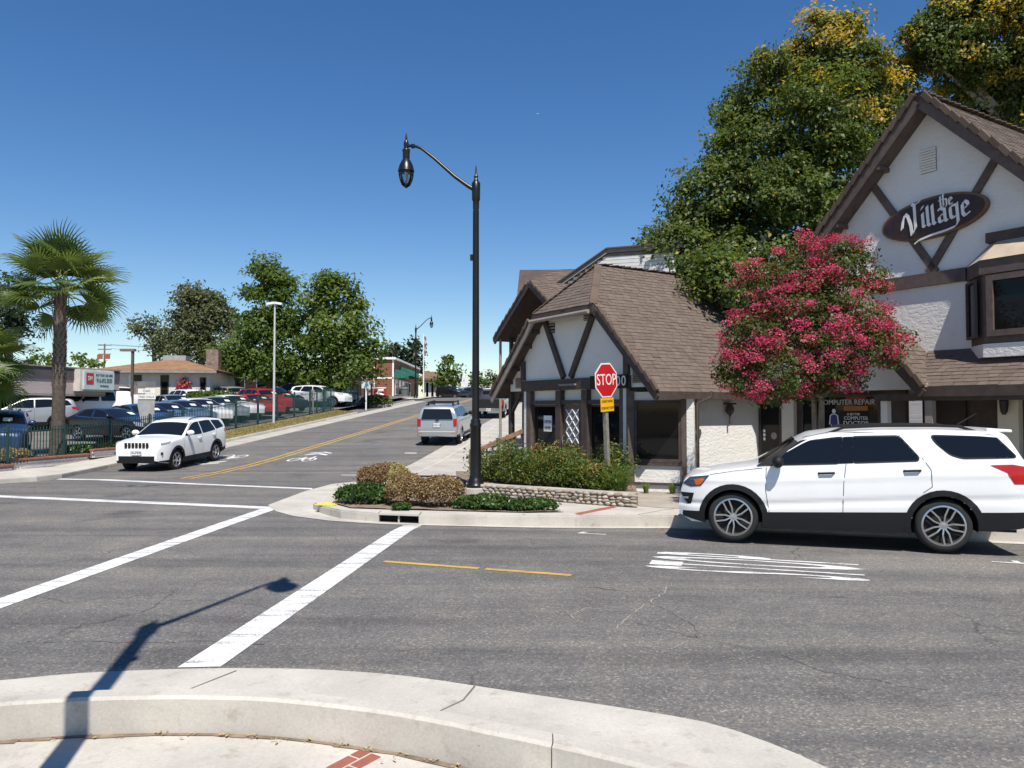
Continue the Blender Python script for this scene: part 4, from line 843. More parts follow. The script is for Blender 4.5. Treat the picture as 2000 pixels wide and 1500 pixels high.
# the big sycamore behind the two gabled buildings
def syc_tint(C, K, t):
    hgt = (C[:, 2] - 12.0) / 4.0; yel = np.clip(hgt, 0, 1) * np.clip((C[:, 0] - 8.5) / 2.5, .1, 1); t = t * .72; y2 = ((K * 97.31) % 1 < yel * .55) & (NR.uniform(0, 1, len(C)) < .9); stray = NR.uniform(0, 1, len(C)) < .02
    return np.where(y2 | stray, .76 + .24 * NR.uniform(0, 1, len(C)), t)
L1 = [(1320, 495, 70, -1), (1415, 470, 85, 0), (1395, 385, 80, 0), (1480, 300, 95, 0), (1480, 195, 75, 1), (1550, 140, 62, 1), (1610, 90, 55, 0), (1690, 125, 62, 0), (1600, 220, 100, -1), (1690, 230, 95, 1), (1545, 395, 105, -1), (1630, 330, 90, 0), (1395, 540, 62, -3), (1480, 515, 85, -1), (1740, 180, 55, 2), (1610, 470, 80, 1), (1345, 420, 40, 0), (1288, 480, 34, 0), (1420, 300, 42, 0), (1425, 235, 26, 1), (1505, 115, 34, 0), (1655, 58, 26, 0), (1595, 45, 20, 0), (1395, 548, 50, -7.2), (1445, 575, 52, -7.4), (1500, 590, 55, -7.0), (1350, 520, 30, -6)]
tree('sycamore_tree', 'tall sycamore with yellowing top rising behind the corner shop roof', (11.6, 30, .3), at(1585, 420, 30), pxl(L1, 29), M_SYC, M_PALEBARK, .34, 27, .29, 105, .155, syc_tint, 'sycamores behind the Village', .35)
def syc_tint2(C, K, t):
    y2 = (K > .74) & (NR.uniform(0, 1, len(C)) < .85); return np.where(y2, .76 + .24 * NR.uniform(0, 1, len(C)), t * .72)
L2 = [(1850, 85, 85, 0), (1945, 55, 115, 0), (1905, 170, 85, 1), (1985, 190, 85, 1), (1805, 105, 45, 0), (2040, 60, 130, 0), (1880, 10, 70, 0), (2060, 200, 100, 2), (1800, 60, 35, 0)]
tree('sycamore_tree', 'sycamore with yellow patches over the Village roof at the top right corner', (20.5, 31, .3), at(1990, 300, 31), pxl(L2, 30), M_SYC, M_PALEBARK, .34, 27, .29, 105, .155, syc_tint2, 'sycamores behind the Village', .35)
# crape myrtle in flower on the pavement
mb_ = (6.12, 15.35, PZ)
cm = root('crape_myrtle', mb_, 'crape myrtle covered in pink blossom behind the white SUV', 'tree')
L3 = [(1490, 570, 62, .2), (1560, 540, 60, .4), (1640, 520, 52, 0), (1540, 640, 85, 0), (1640, 620, 85, -.2), (1720, 650, 48, 0), (1470, 660, 55, -.2), (1450, 710, 46, -.1), (1520, 725, 62, -.5), (1610, 695, 66, -.4), (1690, 680, 52, -.3), (1420, 735, 30, -.2), (1705, 545, 34, .1), (1640, 490, 30, .3), (1755, 660, 24, .1), (1680, 500, 26, .2), (1580, 600, 90, .5), (1500, 770, 28, -.4), (1575, 478, 14, .3), (1480, 530, 26, .2), (1740, 700, 18, -.2), (1455, 755, 26, -.3), (1600, 745, 40, .2), (1660, 735, 34, .1), (1550, 760, 32, 0)]
lob = pxl(L3, 14.9); lob = [(c, (r[0], r[0] * 1.0, r[0] * .9)) for c, r in lob]
fork = V3(6.2, 15.3, 2.0); mbt = MB()
for k, (dx_, dy_) in enumerate(((-.07, 0), (.08, .05), (.02, -.06))):
    mbt.tube([(dx_, dy_, -.05), (dx_ * .9, dy_ * 1.2, .8), (dx_ * 1.0, dy_ * 1.5, 1.6), (dx_ * 1.3, dy_ * 2, 2.25)], [.095, .075, .065, .05], 8)
    for j, (c, r) in enumerate(lob):
        if j % 3 == k:
            e = c - Vector(mb_); f0 = Vector((dx_ * 1.3, dy_ * 2, 2.2)); mbt.tube([f0, f0.lerp(e, .4) + V3(0, 0, .22), e], [.038, .022, .008], 6)
mbt.build('trunk', paint('myrtle_bark', (.22, .175, .13), .9, .35, 5, .4, 20), cm, smooth=True, fix=False)
lb = [(tuple(c - Vector(mb_)), r) for c, r in lob]
C, N_, K = clump_points(lb, 210, .1, 18, .3); leaves('crown', C, N_, .066, M_MYR, cm, K * .6 + NR.uniform(0, .4, len(C)))
C, N_, K = clump_points(lb, 46, .078, 95, .98); keep = (N_[:, 2] > -.15); C, N_, K = C[keep], N_[keep], K[keep]
tag(leaves('blossom', C + N_ * .07, N_, .035, M_PINK, cm, K * .5 + NR.uniform(0, .5, len(C)), .9, 1.2), kind='stuff')
# trees on the left
def simple_tree(name, label, px_base, d, fork_px, L, mat, bark=M_BARK, r0=.25, per=7, clump=.5, ln=34, leaf=.34, group=None, shell=.4, zb=None, tf=None):
    b_ = at(px_base, 760, d); b_.z = T(b_.x, b_.y) if zb is None else zb
    return tree(name, label, b_, at(fork_px[0], fork_px[1], d), pxl([(a, b, c, (e[0] if e else 0)) for a, b, c, *e in L], d), mat, bark, r0, per, clump, ln, leaf, tf, group, shell)
GB = 'sycamores by the car lot'
simple_tree('sycamore_tree', 'taller dark green sycamore behind the white light pole', 528, 62, (526, 700), [(515, 525, 24), (540, 545, 32), (505, 560, 28), (560, 570, 28), (530, 600, 44), (490, 625, 30), (570, 620, 26), (520, 650, 50), (560, 680, 40), (480, 690, 38), (520, 715, 44), (450, 700, 32), (560, 730, 30), (430, 690, 20)], M_SYC2, M_BARK, .3, 7.6, .52, 88, .3, GB, tf=lambda C, K, t: t * .75)
simple_tree('sycamore_tree', 'broad bright green sycamore right of the white light pole', 645, 61, (645, 700), [(640, 560, 26), (665, 555, 20), (615, 590, 28), (655, 595, 42), (695, 600, 16), (600, 640, 34), (650, 650, 52), (700, 640, 32), (620, 700, 46), (680, 700, 48), (720, 690, 24), (590, 720, 30), (650, 735, 38), (715, 725, 22)], M_SYC2, M_BARK, .3, 7.6, .52, 88, .3, GB)
simple_tree('eucalyptus_tree', 'tall grey-green eucalyptus rising behind the tile-roofed house', 395, 80, (395, 680), [(375, 575, 30), (405, 590, 32), (360, 620, 26), (430, 610, 26), (390, 640, 44), (440, 650, 26), (345, 660, 24), (380, 680, 34), (425, 685, 30)], M_EUC, M_BARK, .35, 7.5, .7, 85, .33, None, .2)
simple_tree('eucalyptus_tree', 'small pale grey-green tree left of the tall eucalyptus', 300, 85, (300, 680), [(282, 630, 24), (300, 655, 24), (265, 645, 14), (325, 660, 26), (310, 685, 26), (335, 690, 24)], M_EUC, M_BARK, .25, 4.5, .65, 60, .33, None, .3)
simple_tree('pine_tree', 'dark pine half hidden by the palm at the left edge', 18, 55, (18, 660), [(0, 560, 34), (30, 600, 36), (0, 620, 40), (50, 640, 26), (15, 665, 24), (-40, 600, 50)], M_DRK, M_BARK, .3, 7, .5, 60, .28, None, .4)
for lab, bx_, d, L, m_ in [('yellow-green bush over the shop roof right of the palm', 160, 75, [(150, 702, 12), (172, 706, 12), (186, 712, 8)], M_SYC2), ('yellow-green bush over the shop roof left of the palm', 88, 75, [(75, 700, 16), (100, 702, 14), (55, 705, 12)], M_SYC2)]: simple_tree('bush', lab, bx_, d, (bx_, 720), L, m_, M_BARK, .12, 5, .4, 26, .35)
GF = 'far trees at the top of the hill'
simple_tree('conifer_tree', 'dark conifer behind the brown shop left of the far lamp', 768, 140, (768, 700), [(770, 690, 20), (755, 700, 16), (785, 702, 18), (750, 715, 14), (778, 680, 12), (765, 718, 22)], M_DRK, M_BARK, .3, 2, .8, 34, .7, GF)
simple_tree('conifer_tree', 'pointed dark conifer behind the far lamp post', 810, 140, (810, 700), [(810, 672, 7), (810, 690, 12), (808, 708, 15), (812, 722, 14), (802, 700, 10), (795, 718, 16)], M_DRK, M_BARK, .3, 2, .8, 34, .7, GF)
simple_tree('street_tree', 'rounded green street tree beyond the awnings', 874, 108, (874, 745), [(872, 705, 12), (865, 722, 12), (884, 722, 13), (874, 735, 16), (866, 745, 10), (884, 745, 10)], M_SYC2, M_BARK, .2, 3, .5, 34, .5, GF, tf=lambda C, K, t: t * .7)
simple_tree('street_tree', 'narrow green street tree just left of the near lamp post', 932, 118, (932, 755), [(928, 728, 8), (926, 745, 9), (938, 740, 9), (934, 755, 10)], M_SYC2, M_BARK, .2, 3, .5, 30, .5, GF, tf=lambda C, K, t: t * .7)
simple_tree('street_tree', 'brownish tree right of the near lamp post in the distance', 962, 125, (962, 760), [(962, 738, 12), (970, 750, 12), (955, 752, 10), (966, 762, 12), (985, 758, 14)], M_EUC, M_BARK, .2, 3, .5, 30, .5, GF)
simple_tree('street_tree', 'pale green tree behind the flagpole', 835, 135, (835, 750), [(838, 735, 10), (848, 742, 10), (828, 742, 10), (840, 755, 14)], M_SYC2, M_BARK, .2, 2.5, .6, 26, .6, GF)
simple_tree('street_tree', 'grey-green tree glimpsed between eucalyptus and sycamore', 470, 95, (470, 720), [(468, 640, 18), (475, 665, 20), (462, 690, 22)], M_EUC, M_BARK, .2, 2, .6, 24, .5, None)
# fan palms
def fan_mesh(seed, R=1.2):
    q = random.Random(seed); mb = MB(); n = 31; P0 = Vector((0, 0, 0))
    for i in range(n):
        a = R_(-128 + 256 * i / (n - 1)); d = Vector((math.cos(a), math.sin(a), 0)); L = R * (.74 + .26 * math.cos(a * .55)) * q.uniform(.9, 1.06); e = Vector((-d.y, d.x, 0)); droop = q.uniform(.1, .4)
        pts = [P0 + d * L * t + Vector((0, 0, .12 * math.sin(t * 2.2) - droop * max(0, t - .55) ** 1.6 * 1.4)) for t in (.03, .35, .62, .82, 1.0)]; w = [.01, .04, .031, .016, .003]
        for k in range(4):
            fold = Vector((0, 0, .02)); mb.face([pts[k] - e * w[k], pts[k + 1] - e * w[k + 1], pts[k + 1] + fold * (1 if k < 2 else .3), pts[k] + fold * (0 if k == 0 else 1)]); mb.face([pts[k] + fold * (0 if k == 0 else 1), pts[k + 1] + fold * (1 if k < 2 else .3), pts[k + 1] + e * w[k + 1], pts[k] + e * w[k]])
    mb.tube([(-1.25, 0, -.1), (-.65, 0, .03), (0, 0, 0)], [.03, .02, .016], 5, 1)
    return mb
M_PALM = [rndcol('palm_leaf', [(.06, .11, .02), (.13, .19, .04), (.22, .26, .07)], .45, None, .1, 20), paint('palm_stalk', (.2, .22, .07), .6)]
_ft = M_PALM[0].node_tree; _tr = nd(_ft, 'BsdfTranslucent'); _tr.inputs[0].default_value = (.24, .32, .06, 1); _mx = nd(_ft, 'MixShader', Fac=.38); _ft.links.new(_ft.nodes['Principled BSDF'].outputs[0], _mx.inputs[1]); _ft.links.new(_tr.outputs[0], _mx.inputs[2]); _ft.links.new(_mx.outputs[0], _ft.nodes['Material Output'].inputs[0])
FANS = [fan_mesh(k).build('frond', M_PALM, None, fix=False) for k in range(3)]
FAND = [f.data for f in FANS]
for f in FANS: bpy.data.objects.remove(f)
def palm(label, base, H, r0, nf, seed, scale=1.0, group='fan palms by the car lot'):
    q = random.Random(seed); rt = root('fan_palm', tuple(base), label, 'palm tree', 0, group); mb = MB()
    prof = [(r0 * 1.55, -.2), (r0 * 1.45, .1), (r0 * 1.2, .7), (r0 * 1.05, 1.5), (r0 * 1.0, H * .45), (r0 * .95, H * .75), (r0 * .9, H)]; pz = []
    for i in range(40):
        z = -.2 + (H + .2) * i / 39; pz.append((interp([(b, a) for a, b in prof], z) * (1 + (.02 if i % 2 else -.02)), z))
    mb.lathe(pz, 18); mb.build('trunk', paint('palm_trunk', (.08, .062, .05), .95, .35, 9, .8, 22), rt, smooth=True)
    bt_ = MB()                                           # old leaf bases on the upper trunk
    zi = H * .42
    while zi < H:
        nn = 9; ph = q.random()
        for k in range(nn):
            a = 2 * math.pi * (k + ph) / nn; d = Vector((math.cos(a), math.sin(a), 0)); e = Vector((-d.y, d.x, 0)); r = interp([(b, a_) for a_, b in prof], zi); p = d * r * .97 + Vector((0, 0, zi)); o = r * q.uniform(.12, .3)
            bt_.face([p - e * r * .33, p + e * r * .33, p + d * o + e * r * .1 + V3(0, 0, .16), p + d * o - e * r * .1 + V3(0, 0, .16)])
        zi += .085
    tag(bt_.build('leaf_base', rndcol('palm_boot', [(.10, .075, .06), (.2, .155, .12), (.2, .155, .12)], .95), rt, fix=False), kind='stuff')
    for k in range(nf):
        az = k * 2.399 + q.uniform(-.2, .2); el = R_(82 - 124 * ((k * .618) % 1.0 * .25 + .75 * k / nf) + q.uniform(-10, 10)); L = 1.0 * scale * (1 - .12 * (k / nf))
        d = Vector((math.cos(az) * math.cos(el), math.sin(az) * math.cos(el), math.sin(el))); up = Vector((0, 0, 1)); y = up.cross(d)
        y = y.normalized() if y.length > 1e-3 else Vector((1, 0, 0)); z = d.cross(y); Rm = Matrix((d, y, z)).transposed() @ Matrix.Rotation(q.uniform(-.75, .75), 3, 'X') @ Matrix.Rotation(q.uniform(.05, .45), 3, 'Y'); o = link('frond', FAND[k % 3], rt); M = Rm.to_4x4() @ Matrix.Scale(L * q.uniform(.9, 1.1), 4); M.translation = Vector((0, 0, H + .05 - .3 * (k / nf))) + d * 1.28 * L; o.matrix_local = M
    return rt
palm('tall fan palm standing in the brick planter by the picket fence', (-16.05, 27.2, .3), 6.0, .205, 36, 5, .98); palm('low fan palm whose fronds reach in at the left edge', (-18.9, 26.5, .3), 3.3, .24, 32, 9, 1.0)
# planted corner: clipped dry box, ground cover
def dome(name, label, c, rx, ry, h, n, leaf, mat, cat='shrub', group=None, tf=None, stalks=True, jit=.9, fill=.8):
    rt = root(name, tuple(c), label, cat, 0, group); d = NR.normal(size=(n, 3)); d[:, 2] = np.where(d[:, 2] < -.25, -d[:, 2], d[:, 2]); d /= np.linalg.norm(d, axis=1)[:, None]
    lump = 1 + .10 * np.sin(d[:, 0] * 5 + rx * 9) * np.sin(d[:, 1] * 6 + 2) + NR.normal(size=n) * .07
    P = np.sign(d) * np.abs(d) ** .92 * np.array([rx, ry, h * .6]) * (lump * NR.uniform(fill, 1.0, n) ** .5)[:, None] + np.array([0, 0, h * .38]); lo = P[:, 2] < .02; P[lo, 2] = NR.uniform(.01, .2 * h + .02, lo.sum())
    t = NR.uniform(0, 1, n) if tf is None else tf(P, n)
    o = leaves('foliage', P, d + np.array([0, 0, .3]), leaf, mat, rt, t, .6, jit)
    if stalks:
        mb = MB()
        for k in range(12): a = rnd.random() * 6.3; mb.tube([(0, 0, 0), (rx * .5 * math.cos(a), ry * .5 * math.sin(a), h * .7)], [.012, .004], 4)
        mb.build('stems', M_BARK, rt, fix=False)
    return rt
def drytint(P, n): return np.clip(NR.uniform(0, .85, n) * .9 + .12 * (P[:, 2] > .3), 0, .84)
def halfgreen(P, n): return np.where(P[:, 0] > .15, NR.uniform(.78, 1, n), NR.uniform(0, .7, n))
bed = MB(); 
bedp = [(-3.7, 16.0), (-3.2, 15.3), (-2.5, 15.12), (-1.7, 14.98), (.3, 14.62), (1.0, 14.72), (.3, 15.5), (-1.0, 16.3), (-1.4, 16.9), (-2.6, 18.6), (-3.2, 20.2), (-3.7, 19.6), (-3.95, 17.6)]
so2 = hsheet('planting_bed', bedp, 0, M_SOIL, .5)
for v in so2.data.vertices: v.co.z = PZ + .015 + .02 * rnd.random()
tag(so2, kind='structure')
GS = 'dry rounded shrubs on the planted corner'
dome('dry_shrub', 'dry purplish rounded shrub with green tip, rearmost on the planted corner', (-3.0, 18.2, PZ), .62, .55, .68, 9000, .05, M_BOX, 'shrub', GS, halfgreen)
dome('dry_shrub', 'dry brown rounded shrub behind the storm drain, left of its pair', (-2.15, 15.75, PZ), .42, .42, .64, 8000, .045, M_BOX, 'shrub', GS, drytint)
dome('dry_shrub', 'dry brown rounded shrub right of its pair, nearest the lamp post', (-1.42, 15.58, PZ), .43, .42, .62, 8000, .045, M_BOX, 'shrub', GS, drytint)
GG = 'glossy ground cover on the planted corner'
dome('ground_cover', 'glossy dark green ground cover left of the dry shrubs', (-3.05, 16.1, PZ), .62, .5, .42, 2600, .085, M_GCOV, 'shrub', GG, lambda P, n: NR.uniform(0, .75, n), True, 1.1, .4)
dome('ground_cover', 'glossy green ground cover in front of the lamp post', (-.55, 15.15, PZ), .6, .36, .3, 2600, .075, M_GCOV, 'shrub', GG, None, True, 1.1, .4); dome('ground_cover', 'glossy green ground cover at the right tip of the bed', (.3, 14.95, PZ), .62, .26, .26, 2400, .07, M_GCOV, 'shrub', GG, None, True, 1.1, .4)
dome('ground_cover', 'small tuft of ground cover hanging over the storm drain', (-2.15, 15.0, PZ), .2, .14, .16, 320, .06, M_GCOV, 'shrub', GG, None, True, 1.1, .4)
# nandina hedge behind the stone wall
def nandina(label, c, h, w, n):
    rt = root('nandina_shrub', tuple(c), label, 'shrub', 0, 'nandinas behind the stone wall'); mb = MB(); C, N_ = [], []; K = []
    for k in range(n):
        a = rnd.random() * 6.28; r = w * math.sqrt(rnd.random()); x, y = r * math.cos(a), r * math.sin(a); hh = h * rnd.uniform(.45, 1.15); lx, ly = x + rnd.uniform(-.15, .15), y + rnd.uniform(-.15, .15)
        mb.tube([(x * .6, y * .6, -.05), (x, y, hh * .5), (lx, ly, hh)], [.009, .007, .003], 4); kk = rnd.random()
        for j in range(12):
            f_ = rnd.uniform(.25, 1.02); p = np.array([x + (lx - x) * f_, y + (ly - y) * f_, hh * f_]); m = 10; C.append(p + NR.normal(size=(m, 3)) * np.array([.11, .11, .07])); N_.append(np.tile([0, 0, .8], (m, 1))); K.append(np.full(m, kk * .5 + .22 * f_ * (kk > .75)))
    mb.build('stems', M_BARK, rt, fix=False); C = np.concatenate(C); N_ = np.concatenate(N_); K = np.concatenate(K); leaves('foliage', C, N_, .075, M_NAN, rt, K + NR.uniform(0, .4, len(C)), .42, .9); return rt
for lab, px, d, h, w in [('nandina shrub at the left end of the stone wall by the lamp', 965, 18.9, .82, .5), ('second nandina from the lamp behind the stone wall', 1015, 18.3, 1.05, .5), ('third nandina from the lamp, below the left shop window', 1060, 17.9, .98, .48), ('tall nandina below the lattice door', 1100, 17.5, 1.05, .45), ('nandina with reddish tips right of the lattice door', 1140, 17.3, .78, .4), ('sparse nandina left of the stop sign post', 1178, 16.9, .62, .33), ('low nandina behind the stop sign post by the white post', 1200, 17.9, 1.05, .28)]:
    p = at(px, 930, d); nandina(lab, (p.x, p.y, .3), h * .86, w * 1.05, 26)
def tuft(label, c, h, w, n, name='grass_tuft', mat=M_GRASS, group='grass tufts by the walls'):
    rt = MB(); ti = []
    for k in range(n):
        a = rnd.random() * 6.28; r = w * math.sqrt(rnd.random()); b_ = Vector((r * math.cos(a) * .5, r * math.sin(a) * .5, 0)); hh = h * rnd.uniform(.5, 1); o = Vector((r * math.cos(a), r * math.sin(a), 0)) * 1.2; e = Vector((math.cos(a + 1.57), math.sin(a + 1.57), 0)) * .008; m1 = b_ + o * .4 + V3(0, 0, hh * .65); t_ = b_ + o + V3(0, 0, hh * rnd.uniform(.75, 1)); c_ = rnd.random()
        rt.face([b_ - e, b_ + e, m1 + e, m1 - e]); rt.face([m1 - e, m1 + e, t_]); ti += [c_, c_]
    o_ = rt.build(name, mat, None, fix=False); o_.location = c; at_ = o_.data.attributes.new('tint', 'FLOAT', 'FACE'); at_.data.foreach_set('value', ti); return tag(o_, label, 'grass', group)
p = at(1205, 945, 16.7); tuft('clump of tall green grass at the right end of the stone wall', (p.x, p.y, .3), .62, .32, 260)
p = at(1262, 945, 18.0); tuft('small grass tuft at the foot of the shop window wall, left one', (p.x, p.y, PZ), .3, .1, 60); p = at(1313, 946, 17.9); tuft('small grass tuft at the foot of the shop window wall, beside the SUV nose', (p.x, p.y, PZ), .3, .1, 60)
# dry grass bank along the lot fence, planting in the brick planter
C = []; 
for k in range(9000):
    s_ = rnd.uniform(33.5, 53.8); r_ = rnd.uniform(-18.35, -17.15); q = SR(s_, r_); C.append((q.x, q.y, q.z + .14 + .1 * (-17.1 - r_) + rnd.random() * .05))
C = np.array(C); bank = sheet('verge', lin(33, 54, 1), [-18.6, -17.9, -17.15], M_EARTH, .14, lambda x, y: T(x, y) + .12 * max(0, -17.3 - (x * R2.x + y * R2.y))); tag(bank, kind='structure')
tag(leaves('dry_grass', C, np.tile([1., 0, .2], (len(C), 1)), .11, M_DRYG, None, NR.uniform(0, 1, len(C)), .25, .8), 'short straw-coloured grass on the verge below the picket fence', 'grass', None, 'stuff')
GP = 'plants in the brick planter'
dome('planter_shrub', 'straw-coloured low shrub left of the palm in the brick planter', (-16.9, 25.6, .3), .8, .55, .5, 2200, .11, M_BOX, 'shrub', GP, lambda P, n: NR.uniform(.4, 1, n)); dome('planter_shrub', 'straw-coloured low shrub at the picture edge in the planter', (-17.3, 24.3, .25), .8, .5, .5, 1800, .11, M_BOX, 'shrub', GP, lambda P, n: NR.uniform(.4, 1, n)); dome('planter_shrub', 'low green shrub right of the palm in the planter', (-15.9, 28.3, .4), .5, .45, .4, 900, .1, M_GCOV, 'shrub', GP); dome('planter_shrub', 'low green plants where the planter meets the pavement', (-15.75, 30.2, .5), .5, .9, .35, 1100, .1, M_NAN, 'shrub', GP)
p = at(415, 775, 50); dome('clipped_bush', 'clipped round green bush in front of the tile-roofed house', (p.x, p.y, T(p.x, p.y) + .3), 1.9, 1.3, 1.6, 3600, .22, M_SYC2, 'shrub', None, lambda P, n: NR.uniform(0, .55, n))
p = at(735, 780, 64); dome('roadside_bush', 'bushy green plants at the end of the lot fence', (p.x, p.y, T(p.x, p.y)), 1.3, 1.0, 1.0, 1500, .2, M_NAN, 'shrub')
# ---------------------------------------------------------------- cars
def smoothed(P, x, h):
    return sum(interp(P, x + h * k / 3) * w for k, w in ((-3, 1), (-2, 2), (-1, 3), (0, 4), (1, 3), (2, 2), (3, 1))) / 16
def near_on(poly, x, z, closed=True):
    best = (1e9, x, z); n = len(poly)
    for i in range(n if closed else n - 1):
        (x0, z0), (x1, z1) = poly[i], poly[(i + 1) % n]; dx, dz = x1 - x0, z1 - z0; L = dx * dx + dz * dz or 1e-9
        t = min(1, max(0, ((x - x0) * dx + (z - z0) * dz) / L)); px, pz = x0 + t * dx, z0 + t * dz; d = math.hypot(px - x, pz - z)
        if d < best[0]: best = (d, px, pz)
    return best
def rounded(poly, r=.05, n=3):
    out = []; N = len(poly)
    for i in range(N):
        p0, p, p1 = Vector(poly[i - 1]), Vector(poly[i]), Vector(poly[(i + 1) % N]); a = p0 - p; b_ = p1 - p; ra = min(r, a.length * .4, b_.length * .4)
        A, B_ = p + a.normalized() * ra, p + b_.normalized() * ra
        for k in range(n + 1):
            t = k / n; q = A * (1 - t) ** 2 + p * 2 * t * (1 - t) + B_ * t * t; out.append((q.x, q.y))
    return out
def wheel_meshes(R, rim, w, style, key, cache={}):
    if key in cache: return cache[key]
    t = MB(); h = w / 2
    t.lathe([(rim - .005, -h + .025), (rim + .015, -h + .004), (R - .045, -h), (R - .012, -h + .02), (R, -h + .05), (R, h - .05), (R - .012, h - .02), (R - .045, h), (rim + .015, h - .004), (rim - .005, h - .025)], 40, axis='Y')
    to = t.build('wheel', M_RUB, None, smooth=True); tm = to.data; bpy.data.objects.remove(to)
    r = MB(); r.lathe([(rim + .012, -h + .006), (rim - .012, -h + .0), (rim - .02, -h + .03), (rim - .03, h - .05)], 36, axis='Y', m=0); r.lathe([(rim - .025, -h + .075), (0.0, -h + .075)], 36, axis='Y', m=1)
    r.lathe([(.065, -h + .05), (.06, -h + .02), (.0, -h + .015)], 14, axis='Y', m=0)
    n, dbl, sw = style; y0 = -h + .018
    for k in range(n):
        a = 2 * math.pi * k / n + .3
        for off in ((-1, 1) if dbl else (0,)):
            d = Vector((math.cos(a), 0, math.sin(a))); e = Vector((-d.z, 0, d.x)); 
            p0 = d * .05 + e * off * .012; p1 = d * rim * .45 + e * off * sw * 1.5; p2 = d * (rim - .01) + e * off * sw * 1.75
            for p, q in ((p0, p1), (p1, p2)): r.beam(p + Vector((0, y0 + (.012 if p is p0 else 0), 0)), q + Vector((0, y0, 0)), .022 if dbl else sw, .03, up=(0, 1, 0))
    ro = r.build('rim', [M_ALLOY, M_DARK], None); rm = ro.data; bpy.data.objects.remove(ro); cache[key] = (tm, rm); return cache[key]
def patch_mesh(poly, fy, sd, cut=.07):
    b = bmesh.new(); b.faces.new([b.verts.new((x, 0, z)) for x, z in poly]); xs = [p[0] for p in poly]; zs = [p[1] for p in poly]
    for ax, lo, hi in ((0, min(xs), max(xs)), (2, min(zs), max(zs))):
        v = lo + cut
        while v < hi - .005:
            co = [0, 0, 0]; co[ax] = v; no = [0, 0, 0]; no[ax] = 1; bmesh.ops.bisect_plane(b, geom=b.verts[:] + b.edges[:] + b.faces[:], plane_co=co, plane_no=no); v += cut
    for v in b.verts: v.co.y = sd * fy(v.co.x, v.co.z)
    bmesh.ops.recalc_face_normals(b, faces=b.faces)
    if sum(f.normal.y for f in b.faces) * sd < 0: bmesh.ops.reverse_faces(b, faces=b.faces)
    for f in b.faces: f.smooth = True
    me = bpy.data.meshes.new('p'); b.to_mesh(me); b.free(); return me
